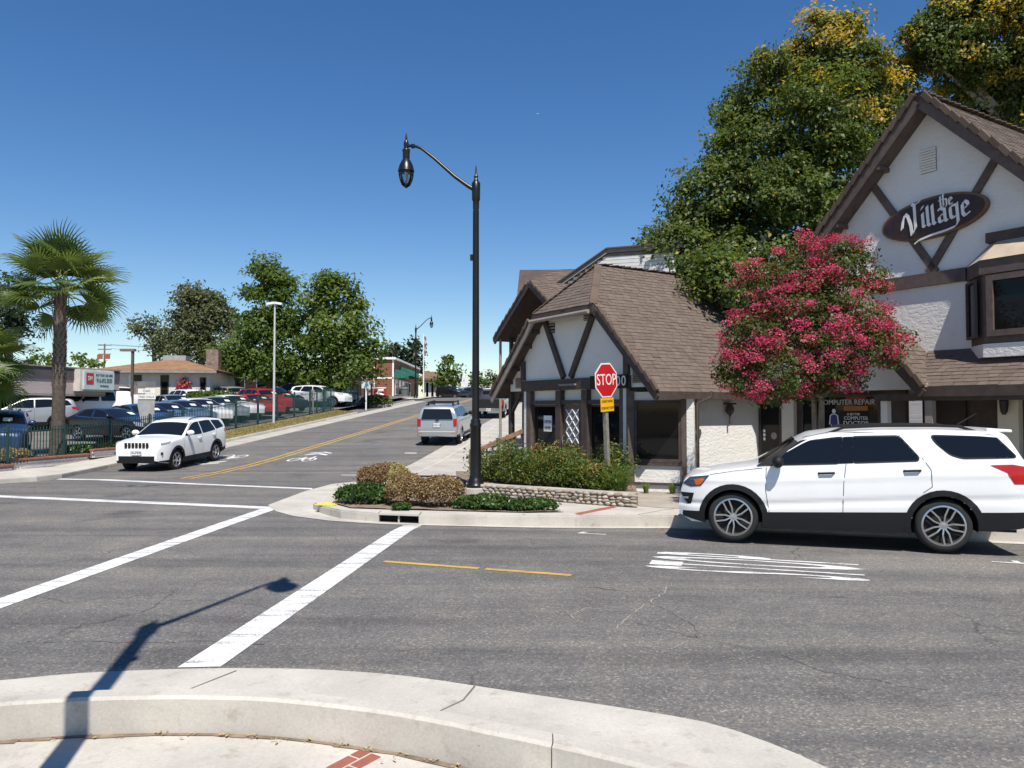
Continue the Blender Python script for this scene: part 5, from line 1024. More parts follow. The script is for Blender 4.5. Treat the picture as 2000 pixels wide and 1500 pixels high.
class Car:
    def patch(s, rt, name, poly, mat, off=.004):
        for sd in (1, -1):
            me = patch_mesh(poly, lambda x, z: s.sy(x, z) + off, sd, max(.07, s.sp.get('dx', .08))); me.name = name; me.materials.append(mat); link(name, me, rt)

    def __init__(s, sp): s.sp = sp
    def W(s, x):
        sp = s.sp; w = sp['w']; uf = max(0, (sp['xf'] + sp['tf'] - x) / sp['tf']); ur = max(0, (x - sp['xr'] + sp['tr']) / sp['tr'])
        return w * (1 - sp.get('kf', .26) * min(1, uf) ** 2.6 - sp.get('kr', .18) * min(1, ur) ** 2.8)
    def belt(s, x): return interp(s.sp['belt'], x)
    def zb(s, x): return interp(s.sp['bot'], x)
    def zt(s, x): return smoothed(s.sp['top'], x, s.sp.get('sm', .07))
    def sy(s, x, z):
        w = s.W(x); B_ = s.belt(x); b0 = s.zb(x); 
        if z <= B_:
            t = (z - b0) / max(.05, B_ - b0); y = w * (1 - (.11 if t < .6 else .16) * (t - .6) ** 2)
            for zc, dep in s.sp.get('crease', []):
                zz = interp(zc, x) if isinstance(zc, list) else zc; y += dep * math.exp(-((z - zz) / .035) ** 2)
            return y
        return w * (1 - .16 * .16) - s.sp.get('tumble', .34) * (z - B_) - .12 * (z - B_) ** 2
    def make(s, name, label, cat, paintm, group=None):
        sp = s.sp; rt = root(name, (0, 0, 0), label, cat, 0, group); dx = sp.get('dx', .08); n1, n2, n3, n4 = sp.get('n', (12, 7, 3, 5))
        xs = lin(sp['xf'], sp['xr'], dx); xs = sorted(set([sp['xf'] + .012, sp['xf'] + .03, sp['xr'] - .012, sp['xr'] - .03] + xs))
        feats = [rounded(p, .05) for p in sp.get('win', [])]; lights = sp.get('lights', []); clad = sp.get('clad')
        snap = []
        verts = []; rows = []; 
        for x in xs:
            zt, zb, B_ = s.zt(x), s.zb(x), s.belt(x); r = sp.get('r', .07); cr = sp.get('crown', .035); zc = max(zb + .05, zt - cr - r); zs = min(B_, zc); ring = []
            ymax = s.sy(x, zb)
            for k in range(3): ring.append((x, ymax * k / 3, zb, 0))
            for k in range(n1): z = zb + (zs - zb) * k / (n1 - 1); ring.append((x, s.sy(x, z), z, 1))
            for k in range(1, n2): z = zs + (zc - zs) * k / (n2 - 1); ring.append((x, s.sy(x, z), z, 2))
            yc = s.sy(x, zc)
            for k in range(1, n3 + 1): a = math.pi / 2 * k / n3; ring.append((x, yc - r * (1 - math.cos(a)), zc + r * math.sin(a), 3))
            ye = yc - r
            for k in range(1, n4 + 1): y = ye * (1 - k / n4); ring.append((x, y, zc + r + cr * (1 - (y / ye) ** 2), 4))
            rows.append(ring)
        m = len(rows[0]); wc = sp['wheels']; ra = sp['arch']
        # snap side vertices to drawn outlines
        cell = dx * .5
        circ = [[(cx + ra * math.cos(a), cz + ra * math.sin(a)) for a in [2 * math.pi * i / 48 for i in range(48)]] for cx, cz in wc]
        cl = [clad] if clad else []
        V = []
        for ring in rows:
            for x, y, z, sg in ring:
                if sg in (1, 2) and sp['xf'] + .05 < x < sp['xr'] - .05:
                    best = min([near_on(f, x, z) for f in snap + circ] + [], default=(9, x, z))
                    if best[0] < cell: x, z = best[1], best[2]; y = s.sy(x, z)
                V.append((x, y, z))
        F = {}
        gx = sp['glass']                                   # windshield and rear window x ranges
        def add(t, q): F.setdefault(t, []).append(q)
        for i in range(len(rows) - 1):
            for k in range(m - 1):
                q = (i * m + k, (i + 1) * m + k, (i + 1) * m + k + 1, i * m + k + 1); sgs = [rows[i][k][3], rows[i][k + 1][3]]
                cx = sum(V[j][0] for j in q) / 4; cz = sum(V[j][2] for j in q) / 4; sg = sgs[1]; t = 'body'
                if any((cx - ax) ** 2 + (cz - az) ** 2 < ra * ra for ax, az in wc) and sg <= 2: continue
                if sg == 0 and any(abs(cx - ax) < ra * .85 for ax, az in wc) and k >= 1: continue
                if sg == 0: t = 'underbody'
                if sg in (1, 2):
                    pass
                if sg == 4:
                    if gx[0] < cx < gx[1]: t = 'windshield'
                    elif gx[2] < cx < gx[3]: t = 'rear_window'
                add(t, q)
        mats = {'body': paintm, 'underbody': M_PLAST, 'cladding': M_PLAST, 'windshield': M_CGLASS, 'rear_window': M_CGLASS}
        for p, nm, mt in lights: mats[nm] = mt
        ends = [tuple(range(m)), tuple((len(rows) - 1) * m + k for k in range(m))]
        def emit(t, faces, mat, extra=()):
            for sides in ((1, -1),) if not t.startswith('cladding') else ((1,), (-1,)):
                mb = MB(); idx = {}
                for sd in sides:
                    for q in faces:
                        mb.face([(V[j][0], V[j][1] * sd, V[j][2]) for j in (q if sd > 0 else q[::-1])])
                for q in extra:
                    pts = [(V[j][0], V[j][1], V[j][2]) for j in q]; mb.face(pts + [(p[0], -p[1], p[2]) for p in reversed(pts[1:-1])])
                o = mb.build(t.split(':')[0], mat, rt, smooth='all', merge=True, fix=True); o.data.set_sharp_from_angle(angle=R_(50))
        for t, fs in F.items(): emit(t, fs, mats.get(t, M_CGLASS), ends if t == 'body' else ())
        for f in feats: s.patch(rt, 'side_window', f, M_CGLASS)
        if clad:
            (fx_, fz_), (rx_, rz_) = wc
            def arc(cx, cz, side):                     # arch edge between sill and cladding line, bottom to top
                out = []
                for i in range(13):
                    a = R_(-60 + 12 * i); x, z = cx + side * ra * math.cos(a), cz + ra * math.sin(a)
                    if s.zb(x) < z < interp(clad, x): out.append((x, z))
                return out
            def band(x0, x1, L, R__):
                bot = [(x, s.zb(x) + .002) for x in lin(x0, x1, .25)]; top_ = [(x, interp(clad, x)) for x in lin(x0, x1, .25)]
                s.patch(rt, 'cladding', bot + R__ + top_[::-1] + L[::-1], M_PLAST, .007)
            def xa(cx, cz, side, z): return cx + side * math.sqrt(max(.0004, ra * ra - (z - cz) ** 2))
            for (x0, L, c0) in ((sp['xf'] + .06, [], None),):
                z = s.zb(fx_ - ra); x1 = xa(fx_, fz_, -1, z); P = arc(fx_, fz_, -1); xt = xa(fx_, fz_, -1, interp(clad, fx_ - ra))
                s.patch(rt, 'cladding', [(x0, s.zb(x0))] + [(x1, s.zb(x1))] + P + [(xt, interp(clad, xt)), (x0, interp(clad, x0))], M_PLAST, .007)
            zl = s.zb(fx_ + ra); x0 = xa(fx_, fz_, 1, zl); x1 = xa(rx_, rz_, -1, s.zb(rx_ - ra)); xt0 = xa(fx_, fz_, 1, interp(clad, fx_ + ra)); xt1 = xa(rx_, rz_, -1, interp(clad, rx_ - ra))
            s.patch(rt, 'cladding', [(x, s.zb(x)) for x in lin(x0, x1, .3)] + arc(rx_, rz_, -1) + [(x, interp(clad, x)) for x in reversed(lin(xt0, xt1, .3))] + arc(fx_, fz_, 1)[::-1], M_PLAST, .007)
            x0 = xa(rx_, rz_, 1, s.zb(rx_ + ra)); x1 = sp['xr'] - .05; xt = xa(rx_, rz_, 1, interp(clad, rx_ + ra))
            s.patch(rt, 'cladding', [(x, s.zb(x)) for x in lin(x0, x1, .2)] + [(x, interp(clad, x)) for x in reversed(lin(xt, x1, .2))] + arc(rx_, rz_, 1)[::-1], M_PLAST, .007)
        for p, nm, mt in lights: s.patch(rt, nm, p, mt, .006)
        # wheel wells, arches, wheels
        for cx, cz in wc:
            for sd in (1, -1):
                mb = MB(); N = 20; a0 = -.25
                A = [a0 + (math.pi - 2 * a0) * i / N for i in range(N + 1)]; P = [(cx + ra * math.cos(a), cz + ra * math.sin(a)) for a in A]
                P = [(x, max(z, s.zb(x) - .02)) for x, z in P]
                for i in range(N):
                    y0, y1 = s.sy(*P[i]) - .004, s.sy(*P[i + 1]) - .004; yi = sp['w'] * .55
                    mb.face([(P[i][0], y0 * sd, P[i][1]), (P[i + 1][0], y1 * sd, P[i + 1][1]), (P[i + 1][0], yi * sd, P[i + 1][1]), (P[i][0], yi * sd, P[i][1])])
                mb.face([(x, sp['w'] * .55 * sd, z) for x, z in P]); mb.build('wheel_well', M_DARK, rt)
                if sp.get('lip'):
                    mb = MB(); wd = sp['lip']
                    for i in range(N):
                        q = []
                        for a, e in ((A[i], -.012), (A[i + 1], -.012), (A[i + 1], wd), (A[i], wd)):
                            x, z = cx + (ra + e) * math.cos(a), cz + (ra + e) * math.sin(a); z = max(z, s.zb(x) + .01); q.append((x, (s.sy(x, z) + (.014 if e < 0 else .01)) * sd, z))
                        mb.face(q)
                        mb.face([(q[0][0], q[0][1], q[0][2]), (q[1][0], q[1][1], q[1][2]), (q[1][0], q[1][1] - .05 * sd, q[1][2]), (q[0][0], q[0][1] - .05 * sd, q[0][2])])
                    mb.build('wheel_arch', sp.get('lipmat', M_PLAST), rt, smooth=True)
                tm, rm = wheel_meshes(*sp['wheel']); wo = link('wheel', tm, rt); wo.location = (cx, sd * (sp['w'] * .985 - sp['wheel'][2] / 2 - .02), sp['wheel'][0]); wo.rotation_euler = (0, rnd.random(), 0 if sd < 0 else math.pi); link('rim', rm, wo)
        # panel gaps, window trims, handles, mirrors
        def ribbon(P, w, nm, mat, off=.0025, closed=False):
            for sd in (1, -1):
                mb = MB(); Q = []
                R_n = 1 if w < .012 else 1
                pts = P + [P[0]] if closed else P; D = []
                for i in range(len(pts) - 1):
                    a, b_ = Vector(pts[i]), Vector(pts[i + 1]); n = max(1, int((b_ - a).length / .08)); D += [a.lerp(b_, k / n) for k in range(n)]
                D.append(Vector(pts[-1]))
                for i in range(len(D) - 1):
                    t = (D[min(i + 1, len(D) - 1)] - D[i]).normalized(); e = Vector((-t.y, t.x)) * w / 2
                    mb.face([(p.x, sd * (s.sy(p.x, p.y) + off), p.y) for p in (D[i] - e, D[i + 1] - e, D[i + 1] + e, D[i] + e)])
                mb.build(nm, mat, rt, fix=False)
        for P in sp.get('seams', []): ribbon(P, .009, 'panel_gap', M_DARK)
        for f in feats: ribbon(f, .022, 'window_trim', sp.get('trim', M_PLAST), .004, True)
        for x, z in sp.get('handles', []):
            for sd in (1, -1):
                y = s.sy(x, z) * sd; mb = MB(); mb.tube([(x - .11, y, z), (x - .09, y + .035 * sd, z), (x + .09, y + .035 * sd, z + .01), (x + .11, y, z + .01)], .017, 6); mb.build('door_handle', sp.get('hmat', paintm), rt, smooth=True)
        if 'mirror' in sp:
            x, z = sp['mirror']
            for sd in (1, -1):
                y = s.sy(x, z) * sd; b = bmesh.new(); bmesh.ops.create_icosphere(b, subdivisions=2, radius=1); me = bpy.data.meshes.new('mirror'); b.to_mesh(me); b.free()
                me.transform(Matrix.Translation((x - .02, y + .13 * sd, z + .08)) @ Matrix.Diagonal((.09, .14, .1, 1))); me.polygons.foreach_set('use_smooth', [True] * len(me.polygons)); me.materials.append(sp.get('mmat', paintm)); mo = link('mirror', me, rt)
                MB().beam((x, y - .05 * sd, z + .01), (x, y + .09 * sd, z + .04), .05, .05).build('mirror_arm', M_PLAST, mo)
        if 'rails' in sp:
            x0, x1, yy = sp['rails']
            for sd in (1, -1):
                P = [(x0, yy * sd, s.zt(x0) - .06)] + [(x0 + (x1 - x0) * k / 8, yy * sd, s.zt(x0 + (x1 - x0) * k / 8) + .012) for k in range(1, 8)] + [(x1, yy * sd, s.zt(x1) - .06)]
                MB().tube(P, .02, 6).build('roof_rail', sp.get('railmat', M_PLAST), rt, smooth=True)
        for fn in sp.get('extra', []): fn(s, rt, paintm)
        return rt
def prt(rt, name, mat, *boxes, **k):
    mb = MB()
    for b_ in boxes: mb.bx(*b_)
    return mb.build(name, mat, rt, **k)
def plate(rt, x, y, z, txt, facing):
    o = prt(rt, 'number_plate', M_WHITE, (x - .01, x + .01, y - .155, y + .155, z - .08, z + .08)); text_obj('lettering', txt, paint('ink_navy', (.03, .025, .16), .5), frame((x + .013 * facing, y, z), (0, facing, 0), (0, 0, 1)), o, size=.11)
# --- the large white SUV parked on the cross street
M_PEARL = carpaint('paint_white', (.80, .80, .79), 0, .3)
EXP = dict(xf=-3.8, xr=1.24, tf=.75, tr=.55, kf=.2, kr=.13, w=1.0, dx=.04, n=(24, 14, 5, 8), sm=.06, r=.085, crown=.05, tumble=.3,
 top=[(-3.8, .62), (-3.77, .95), (-3.68, 1.03), (-3.55, 1.075), (-3.27, 1.15), (-2.72, 1.225), (-2.58, 1.265), (-1.92, 1.665), (-1.79, 1.73), (-1.4, 1.785), (-.78, 1.822), (0, 1.83), (.52, 1.815), (.86, 1.79), (1.06, 1.42), (1.15, 1.34), (1.2, 1.1), (1.24, .72)],
 belt=[(-3.9, 1.2), (-2.64, 1.2), (-1.29, 1.25), (-.3, 1.31), (.3, 1.36), (1.3, 1.40)], bot=[(-3.86, .42), (-3.6, .29), (-2.5, .23), (-.46, .25), (.5, .33), (.95, .37), (1.24, .44)],
 clad=[(-3.9, .44), (-3.45, .46), (-2.49, .485), (-.46, .565), (.5, .60), (1.25, .63)], wheels=[(-2.947, .378), (0.02, .378)], arch=.455, lip=.075, wheel=(.385, .285, .26, (5, True, .028), 'exp'),
 win=[[(-2.43, 1.215), (-1.93, 1.60), (-1.31, 1.665), (-1.38, 1.262)], [(-1.19, 1.672), (-.54, 1.69), (-.29, 1.375), (-.31, 1.325), (-1.2, 1.275)], [(-.12, 1.70), (.70, 1.715), (.97, 1.40), (.27, 1.372), (.12, 1.42), (-.06, 1.59)]],
 glass=(-2.55, -1.98, .9, 1.05), lights=[([(-3.74, .885), (-3.62, 1.0), (-3.3, 1.04), (-3.44, .86), (-3.6, .84)], 'headlight', M_HEAD), ([(.62, 1.285), (.9, 1.30), (1.2, 1.25), (1.2, 1.02), (.92, 1.02), (.83, 1.18)], 'tail_light', M_RED)],
 seams=[[(-2.44, 1.18), (-2.456, .832), (-2.406, .49)], [(-1.29, 1.26), (-1.327, .977), (-1.345, .53)], [(-.25, 1.37), (-.14, 1.197), (-.13, .95), (-.25, .86)], [(-.33, .7), (-.42, .57)], [(-3.3, 1.05), (-2.9, 1.12), (-2.5, 1.17)], [(-.54, 1.69), (-.5, 1.735), (-1.5, 1.74), (-1.9, 1.65)]],
 handles=[(-1.57, 1.11), (-.39, 1.175)], hmat=M_PLAST, mirror=(-2.25, 1.2), mmat=M_PLAST, rails=(-1.55, .55, .66), crease=[([(-3, .96), (-2.4, .975), (-.3, 1.115), (1, 1.16)], .012), ([(-3, .58), (-2.38, .61), (-.55, .73), (1, .8)], -.02)])
def exp_extra(s, rt, pm):
    for sd in (1, -1):
        # fog lamp scoop on the front corner, spoiler fins, exhaust trims, door cladding chrome tick
        (s.patch(rt, 'fog_scoop', [(-3.78, .745), (-3.55, .745), (-3.6, .57), (-3.66, .56)], M_PLAST, .008) if sd > 0 else None)
        (s.patch(rt, 'fog_lamp', [(-3.78, .66), (-3.64, .68), (-3.66, .58), (-3.7, .58)], M_LAMP, .008) if sd > 0 else None)
        (s.patch(rt, 'indicator', [(-3.55, .96), (-3.36, 1.0), (-3.44, .89), (-3.52, .87)], M_AMBER, .008) if sd > 0 else None)
        (s.patch(rt, 'pillar_trim', [(-2.6, 1.2), (-2.36, 1.21), (-1.97, 1.585), (-2.0, 1.61)], M_PLAST, .008) if sd > 0 else None)
        (s.patch(rt, 'pillar_trim', [(-1.39, 1.262), (-1.19, 1.275), (-1.185, 1.672), (-1.31, 1.665)], M_CGLASS, .008) if sd > 0 else None)
        MB().bx(.6, 1.0, sd * .55 - .2, sd * .55 + .2, .3, .38).build('exhaust_trim', M_PLAST, rt)
    MB().prism([(.66, -.67, 1.765), (1.0, -.63, 1.745), (1.0, .63, 1.745), (.66, .67, 1.765)], (0, 0, .045)).build('spoiler', pm, rt, bevel=.01)
    MB().tube([(.42, -.3, 1.82), (.36, -.3, 1.86), (.62, -.3, 2.03)], [.02, .012, .005], 6).build('aerial', M_PLAST, rt)
    prt(rt, 'grille', M_PLAST, (-3.815, -3.78, -.55, .55, .62, .86)); plate(rt, 1.25, 0, .8, '8GTR421', 1)
EXP['extra'] = [exp_extra]
ex = Car(EXP).make('parked_suv', 'large white SUV with black cladding parked in front of the Village building', 'car', M_PEARL)
p = X2 * 2.5 + N2 * 13.66; ex.location = (p.x, p.y, .0); ex.rotation_euler = (0, 0, math.atan2(X2.y, X2.x))
# --- the white compact SUV coming down the hill
def che_extra(s, rt, pm):
    for k in range(7): y = (k - 3) * .125; prt(rt, 'grille_slot', M_DARK, (-3.635, -3.6, y - .04, y + .04, .83, 1.0))
    prt(rt, 'air_intake', M_PLAST, (-3.645, -3.5, -.62, .62, .4, .56)); plate(rt, -3.65, 0, .68, '7KLP294', -1)
    for sd in (1, -1): prt(rt, 'fog_lamp', M_PLAST, (-3.52, -3.46, sd * .74 - .1, sd * .74 + .1, .6, .68))
    prt(rt, 'skid_lip', M_PLAST, (-3.67, -3.4, -.66, .66, .33, .41))
CHE = dict(xf=-3.62, xr=.98, tf=.7, tr=.5, kf=.22, kr=.16, w=.93, dx=.07, n=(16, 9, 4, 6), sm=.07, r=.08, crown=.05, tumble=.36,
 top=[(-3.62, .72), (-3.58, .98), (-3.4, 1.04), (-2.9, 1.11), (-2.42, 1.15), (-2.3, 1.18), (-1.55, 1.6), (-1.3, 1.66), (-.5, 1.69), (.3, 1.65), (.7, 1.6), (.86, 1.2), (.93, 1.1), (.97, .7)], belt=[(-3.6, 1.1), (-2, 1.1), (.98, 1.22)],
 bot=[(-3.62, .4), (-3.3, .3), (-2.2, .24), (-.4, .24), (.5, .34), (.98, .45)], clad=[(-3.6, .4), (-2.3, .42), (-.4, .42), (.98, .52)], wheels=[(-2.72, .36), (0, .36)], arch=.42, lip=.07, wheel=(.36, .235, .23, (5, False, .06), 'che'),
 win=[[(-2.2, 1.13), (-1.56, 1.53), (-1.05, 1.58), (-1.05, 1.13)], [(-.98, 1.14), (-.98, 1.58), (-.25, 1.57), (-.05, 1.2)], [(.02, 1.22), (-.15, 1.56), (.42, 1.53), (.62, 1.28)]], glass=(-2.28, -1.6, .73, .86),
 lights=[([(-3.55, .98), (-3.1, 1.03), (-3.2, .95), (-3.5, .92)], 'headlight', M_LAMP), ([(.6, 1.2), (.95, 1.18), (.95, 1.0), (.65, 1.08)], 'tail_light', M_RED)],
 seams=[[(-2.3, 1.1), (-2.28, .45)], [(-1.02, 1.12), (-1.02, .44)], [(.05, 1.2), (-.1, .8), (-.35, .5)]], handles=[(-1.25, 1.0), (-.2, 1.04)], mirror=(-2.02, 1.14), rails=(-1.4, .5, .56), extra=[che_extra])
ch = Car(CHE).make('moving_suv', 'white compact SUV driving down the hill beside the car lot', 'car', M_PEARL)
p = SR(27.6, -15.0); ch.location = (p.x, p.y, SR(27.6, -14.4).z + .0); ch.rotation_euler = (0, -math.atan(.045), math.atan2(U2.y, U2.x))
ch.rotation_euler = (Matrix.Rotation(math.atan2(U2.y, U2.x), 3, 'Z') @ Matrix.Rotation(-math.atan(.045), 3, 'Y')).to_euler()
# --- the silver SUV parked on the right of the hill street, seen from behind
M_SILVER = carpaint('paint_silver', (.44, .45, .46), .6, .35)
def run_extra(s, rt, pm):
    xr = s.sp['xr']
    prt(rt, 'rear_bumper', pm, (xr - .2, xr + .06, -.84, .84, .42, .66), bevel=.03); plate(rt, xr + .02, 0, .92, '6YJS108', 1)
    prt(rt, 'tow_hitch', M_PLAST, (xr - .1, xr + .1, -.05, .05, .36, .44))
    for sd in (1, -1):
        prt(rt, 'tail_lamp', M_RED, (xr - .1, xr + .012, sd * .80 - .075, sd * .80 + .075, .86, 1.2), bevel=.012)
        prt(rt, 'reflector', M_AMBER, (xr + .055, xr + .066, sd * .72 - .07, sd * .72 + .07, .55, .6))
        prt(rt, 'side_step', M_ALLOY, (-2.1, -.7, sd * .9 - .06, sd * .9 + .06, .3, .36))
    o = prt(rt, 'roof_rack', M_PLAST, (-1.2, .35, -.58, -.54, 1.86, 1.9), (-1.2, .35, .54, .58, 1.86, 1.9), *[(x, x + .04, -.56, .56, 1.84, 1.87) for x in (-1.15, -.8, -.45, -.1, .25)]); prt(rt, 'rack_foot', M_PLAST, *[(x, x + .05, y - .03, y + .03, 1.7, 1.86) for x in (-1.1, .2) for y in (-.56, .56)])
    MB().prism([(xr - .03, -.7, 1.17), (xr - .03, .7, 1.17), (xr - .1, .6, 1.62), (xr - .1, -.6, 1.62)], (.02, 0, .004)).build('rear_glass', M_CGLASS, rt); prt(rt, 'badge', M_PLAST, (xr + .0, xr + .012, -.07, .07, 1.1, 1.16))
RUN = dict(xf=-3.62, xr=1.1, tf=.7, tr=.3, kf=.2, kr=.06, w=.93, dx=.08, n=(14, 8, 3, 6), sm=.05, r=.07, crown=.03, tumble=.42,
 top=[(-3.62, .75), (-3.55, 1.0), (-2.4, 1.14), (-2.25, 1.18), (-1.6, 1.65), (-1.4, 1.72), (-.5, 1.76), (.5, 1.76), (.85, 1.74), (.98, 1.66), (1.05, 1.2), (1.08, 1.05), (1.1, .6)], belt=[(-3.6, 1.15), (1.1, 1.2)], bot=[(-3.62, .45), (-3.2, .36), (1.1, .42)],
 clad=[(-3.6, .42), (1.1, .5)], wheels=[(-2.79, .38), (0, .38)], arch=.44, lip=.08, lipmat=M_SILVER, wheel=(.38, .23, .25, (6, False, .05), 'run'),
 win=[[(-2.05, 1.2), (-1.55, 1.6), (-1.1, 1.63), (-1.1, 1.2)], [(-1.02, 1.2), (-1.02, 1.63), (-.25, 1.63), (-.05, 1.25)], [(.05, 1.28), (-.1, 1.62), (.75, 1.6), (.85, 1.3)]], glass=(-2.22, -1.65, 5, 6), seams=[[(-1.06, 1.18), (-1.06, .5)], [(-2.2, 1.15), (-2.2, .5)]], handles=[(-1.25, 1.05), (-.2, 1.07)], mirror=(-1.95, 1.2), mmat=M_PLAST, rails=(-1.3, .6, .6),
 lights=[([(-3.58, 1.0), (-3.3, 1.02), (-3.3, .85), (-3.55, .85)], 'headlight', M_LAMP)], extra=[run_extra])
ru = Car(RUN).make('parked_suv', 'silver SUV with roof rack parked uphill on the right kerb, seen from behind', 'car', M_SILVER)
def place_sr(o, s_, r_, down=True, slope=None, dz=0):
    p = SR(s_, r_, dz); sl = (G(s_ + 1.5) - G(s_ - 1.5)) / 3 if slope is None else slope
    a = math.atan2(U2.y, U2.x) + (0 if down else math.pi); o.location = p
    o.rotation_euler = (Matrix.Rotation(a, 3, 'Z') @ Matrix.Rotation(-math.atan(sl) * (1 if down else -1), 3, 'Y')).to_euler()
place_sr(ru, 34.2, -6.8, False)
# --- generic cars for the lot and the far kerb
def gen_extra_sticker(s, rt, pm):
    x0 = s.sp['glass'][0]; x1 = s.sp['glass'][1]; xa = x0 * .75 + x1 * .25; xb = x0 * .45 + x1 * .55
    mb = MB(); mb.face([(xa, -.42, s.zt(xa) + .006), (xa, -.14, s.zt(xa) + .01), (xb, -.14, s.zt(xb) + .01), (xb, -.42, s.zt(xb) + .006)]); mb.build('price_sticker', paint('sticker', (.62, .72, .62), .6), rt, fix=False)
SED = dict(xf=-3.7, xr=1.08, tf=.8, tr=.7, kf=.24, kr=.2, w=.9, dx=.13, n=(9, 6, 3, 4), sm=.1, r=.07, crown=.05, tumble=.42,
 top=[(-3.7, .55), (-3.62, .78), (-2.4, .98), (-2.2, 1.02), (-1.3, 1.4), (-.8, 1.45), (-.2, 1.42), (.5, 1.1), (.95, 1.03), (1.05, .85), (1.08, .6)], belt=[(-3.7, .95), (1.08, 1.0)], bot=[(-3.7, .32), (-3.3, .22), (.7, .24), (1.08, .36)],
 wheels=[(-2.78, .33), (0, .33)], arch=.37, wheel=(.33, .22, .21, (5, False, .05), 'sed'), win=[[(-2.0, .98), (-1.3, 1.32), (-.85, 1.37), (-.85, 1.0)], [(-.78, 1.0), (-.78, 1.37), (-.25, 1.33), (.2, 1.08)]], glass=(-2.15, -1.35, -.1, .45), trim=M_CHROME,
 lights=[([(-3.6, .78), (-3.15, .84), (-3.3, .66), (-3.6, .62)], 'headlight', M_LAMP), ([(.7, .95), (1.06, .92), (1.06, .72), (.8, .78)], 'tail_light', M_RED)], seams=[[(-.82, .98), (-.82, .3)], [(-2.05, .95), (-2.05, .3)]], mirror=(-1.9, .98), extra=[gen_extra_sticker])
def jeep_extra(s, rt, pm):
    for k in range(7): y = (k - 3) * .13; prt(rt, 'grille_slot', M_DARK, (-3.3, -3.27, y - .035, y + .035, .82, 1.12))
    for sd in (1, -1): prt(rt, 'fender', M_PLAST, (-3.3, -2.2, sd * .83 - .12, sd * .83 + .12, .88, .95)); MB().lathe([(.1, -.02), (0, -.03)], 12, (0, 0, 0)).build('headlamp', M_LAMP, rt).matrix_local = Matrix.Translation((-3.27, sd * .6, .98)) @ Matrix.Rotation(R_(90), 4, 'Y')
    gen_extra_sticker(s, rt, pm); prt(rt, 'bumper', M_PLAST, (-3.5, -3.3, -.8, .8, .5, .68)); prt(rt, 'roof_top', M_PLAST, (-1.62, .55, -.66, .66, 1.8, 1.86), bevel=.03)
JEEP = dict(xf=-3.28, xr=.75, tf=.5, tr=.2, kf=.22, kr=.02, w=.86, dx=.12, n=(9, 6, 3, 4), sm=.03, r=.05, crown=.02, tumble=.12,
 top=[(-3.28, .9), (-3.25, 1.18), (-1.98, 1.24), (-1.9, 1.25), (-1.62, 1.78), (-1.5, 1.82), (.6, 1.82), (.7, 1.78), (.75, 1.0)], belt=[(-3.3, 1.2), (.8, 1.2)], bot=[(-3.3, .6), (-2.9, .5), (.75, .5)], wheels=[(-2.6, .4), (0, .4)], arch=.46, lip=.1, wheel=(.4, .22, .26, (5, False, .06), 'jeep'),
 win=[[(-1.75, 1.24), (-1.52, 1.7), (-.95, 1.72), (-.95, 1.24)], [(-.82, 1.24), (-.82, 1.72), (-.2, 1.72), (-.1, 1.24)]], glass=(-1.88, -1.66, 5, 6), mirror=(-1.7, 1.2), mmat=M_PLAST, extra=[jeep_extra])
GSUV = dict(CHE); GSUV.update(dx=.14, n=(9, 6, 3, 4), extra=[gen_extra_sticker])
def truck_extra(s, rt, pm):
    prt(rt, 'rear_bumper', M_CHROME, (1.12, 1.25, -.9, .9, .5, .7)); plate(rt, 1.26, 0, .6, '4R82761', 1)
    prt(rt, 'tailgate', pm, (1.1, 1.16, -.8, .8, .75, 1.25)); prt(rt, 'bed_floor', M_DARK, (-.6, 1.1, -.75, .75, 1.24, 1.27))
    for sd in (1, -1): prt(rt, 'tail_lamp', M_RED, (1.08, 1.17, sd * .9 - .07, sd * .9 + .07, .85, 1.2))
    prt(rt, 'cab_glass', M_CGLASS, (-.72, -.66, -.62, .62, 1.35, 1.75))
TRK = dict(xf=-4.1, xr=1.15, tf=.6, tr=.2, kf=.18, kr=.02, w=1.0, dx=.14, n=(9, 6, 3, 4), sm=.04, r=.07, crown=.03, tumble=.3, top=[(-4.1, .85), (-4.05, 1.12), (-2.8, 1.25), (-2.65, 1.28), (-2.0, 1.78), (-1.8, 1.86), (-.9, 1.86), (-.72, 1.8), (-.66, 1.32), (-.6, 1.3), (1.1, 1.3), (1.15, .8)], belt=[(-4.1, 1.25), (1.2, 1.26)], bot=[(-4.1, .55), (-3.6, .45), (1.15, .5)],
 wheels=[(-3.2, .4), (0, .4)], arch=.47, lip=.07, wheel=(.4, .24, .26, (6, False, .05), 'trk'), win=[[(-2.5, 1.28), (-2.0, 1.7), (-1.6, 1.74), (-1.6, 1.28)], [(-1.52, 1.28), (-1.52, 1.74), (-.85, 1.72), (-.8, 1.28)]], glass=(-2.6, -2.05, 5, 6), mirror=(-2.4, 1.25), mmat=M_PLAST, extra=[truck_extra], lights=[([(-4.05, 1.12), (-3.75, 1.15), (-3.75, .9), (-4.05, .9)], 'headlight', M_LAMP)])
COLS = dict(white=carpaint('paint_white', (.80, .80, .79)), silver=M_SILVER, grey=carpaint('paint_grey', (.2, .21, .22), .5), blue=carpaint('paint_blue', (.02, .045, .12), .3), dark=carpaint('paint_dark', (.012, .014, .02), .2), black=carpaint('paint_black', (.008, .008, .009), .1), red=carpaint('paint_red', (.38, .012, .015), .1), steel=carpaint('paint_steel', (.16, .25, .33), .5), bright=carpaint('paint_royal', (.02, .08, .4), .2))
PROTO = {}
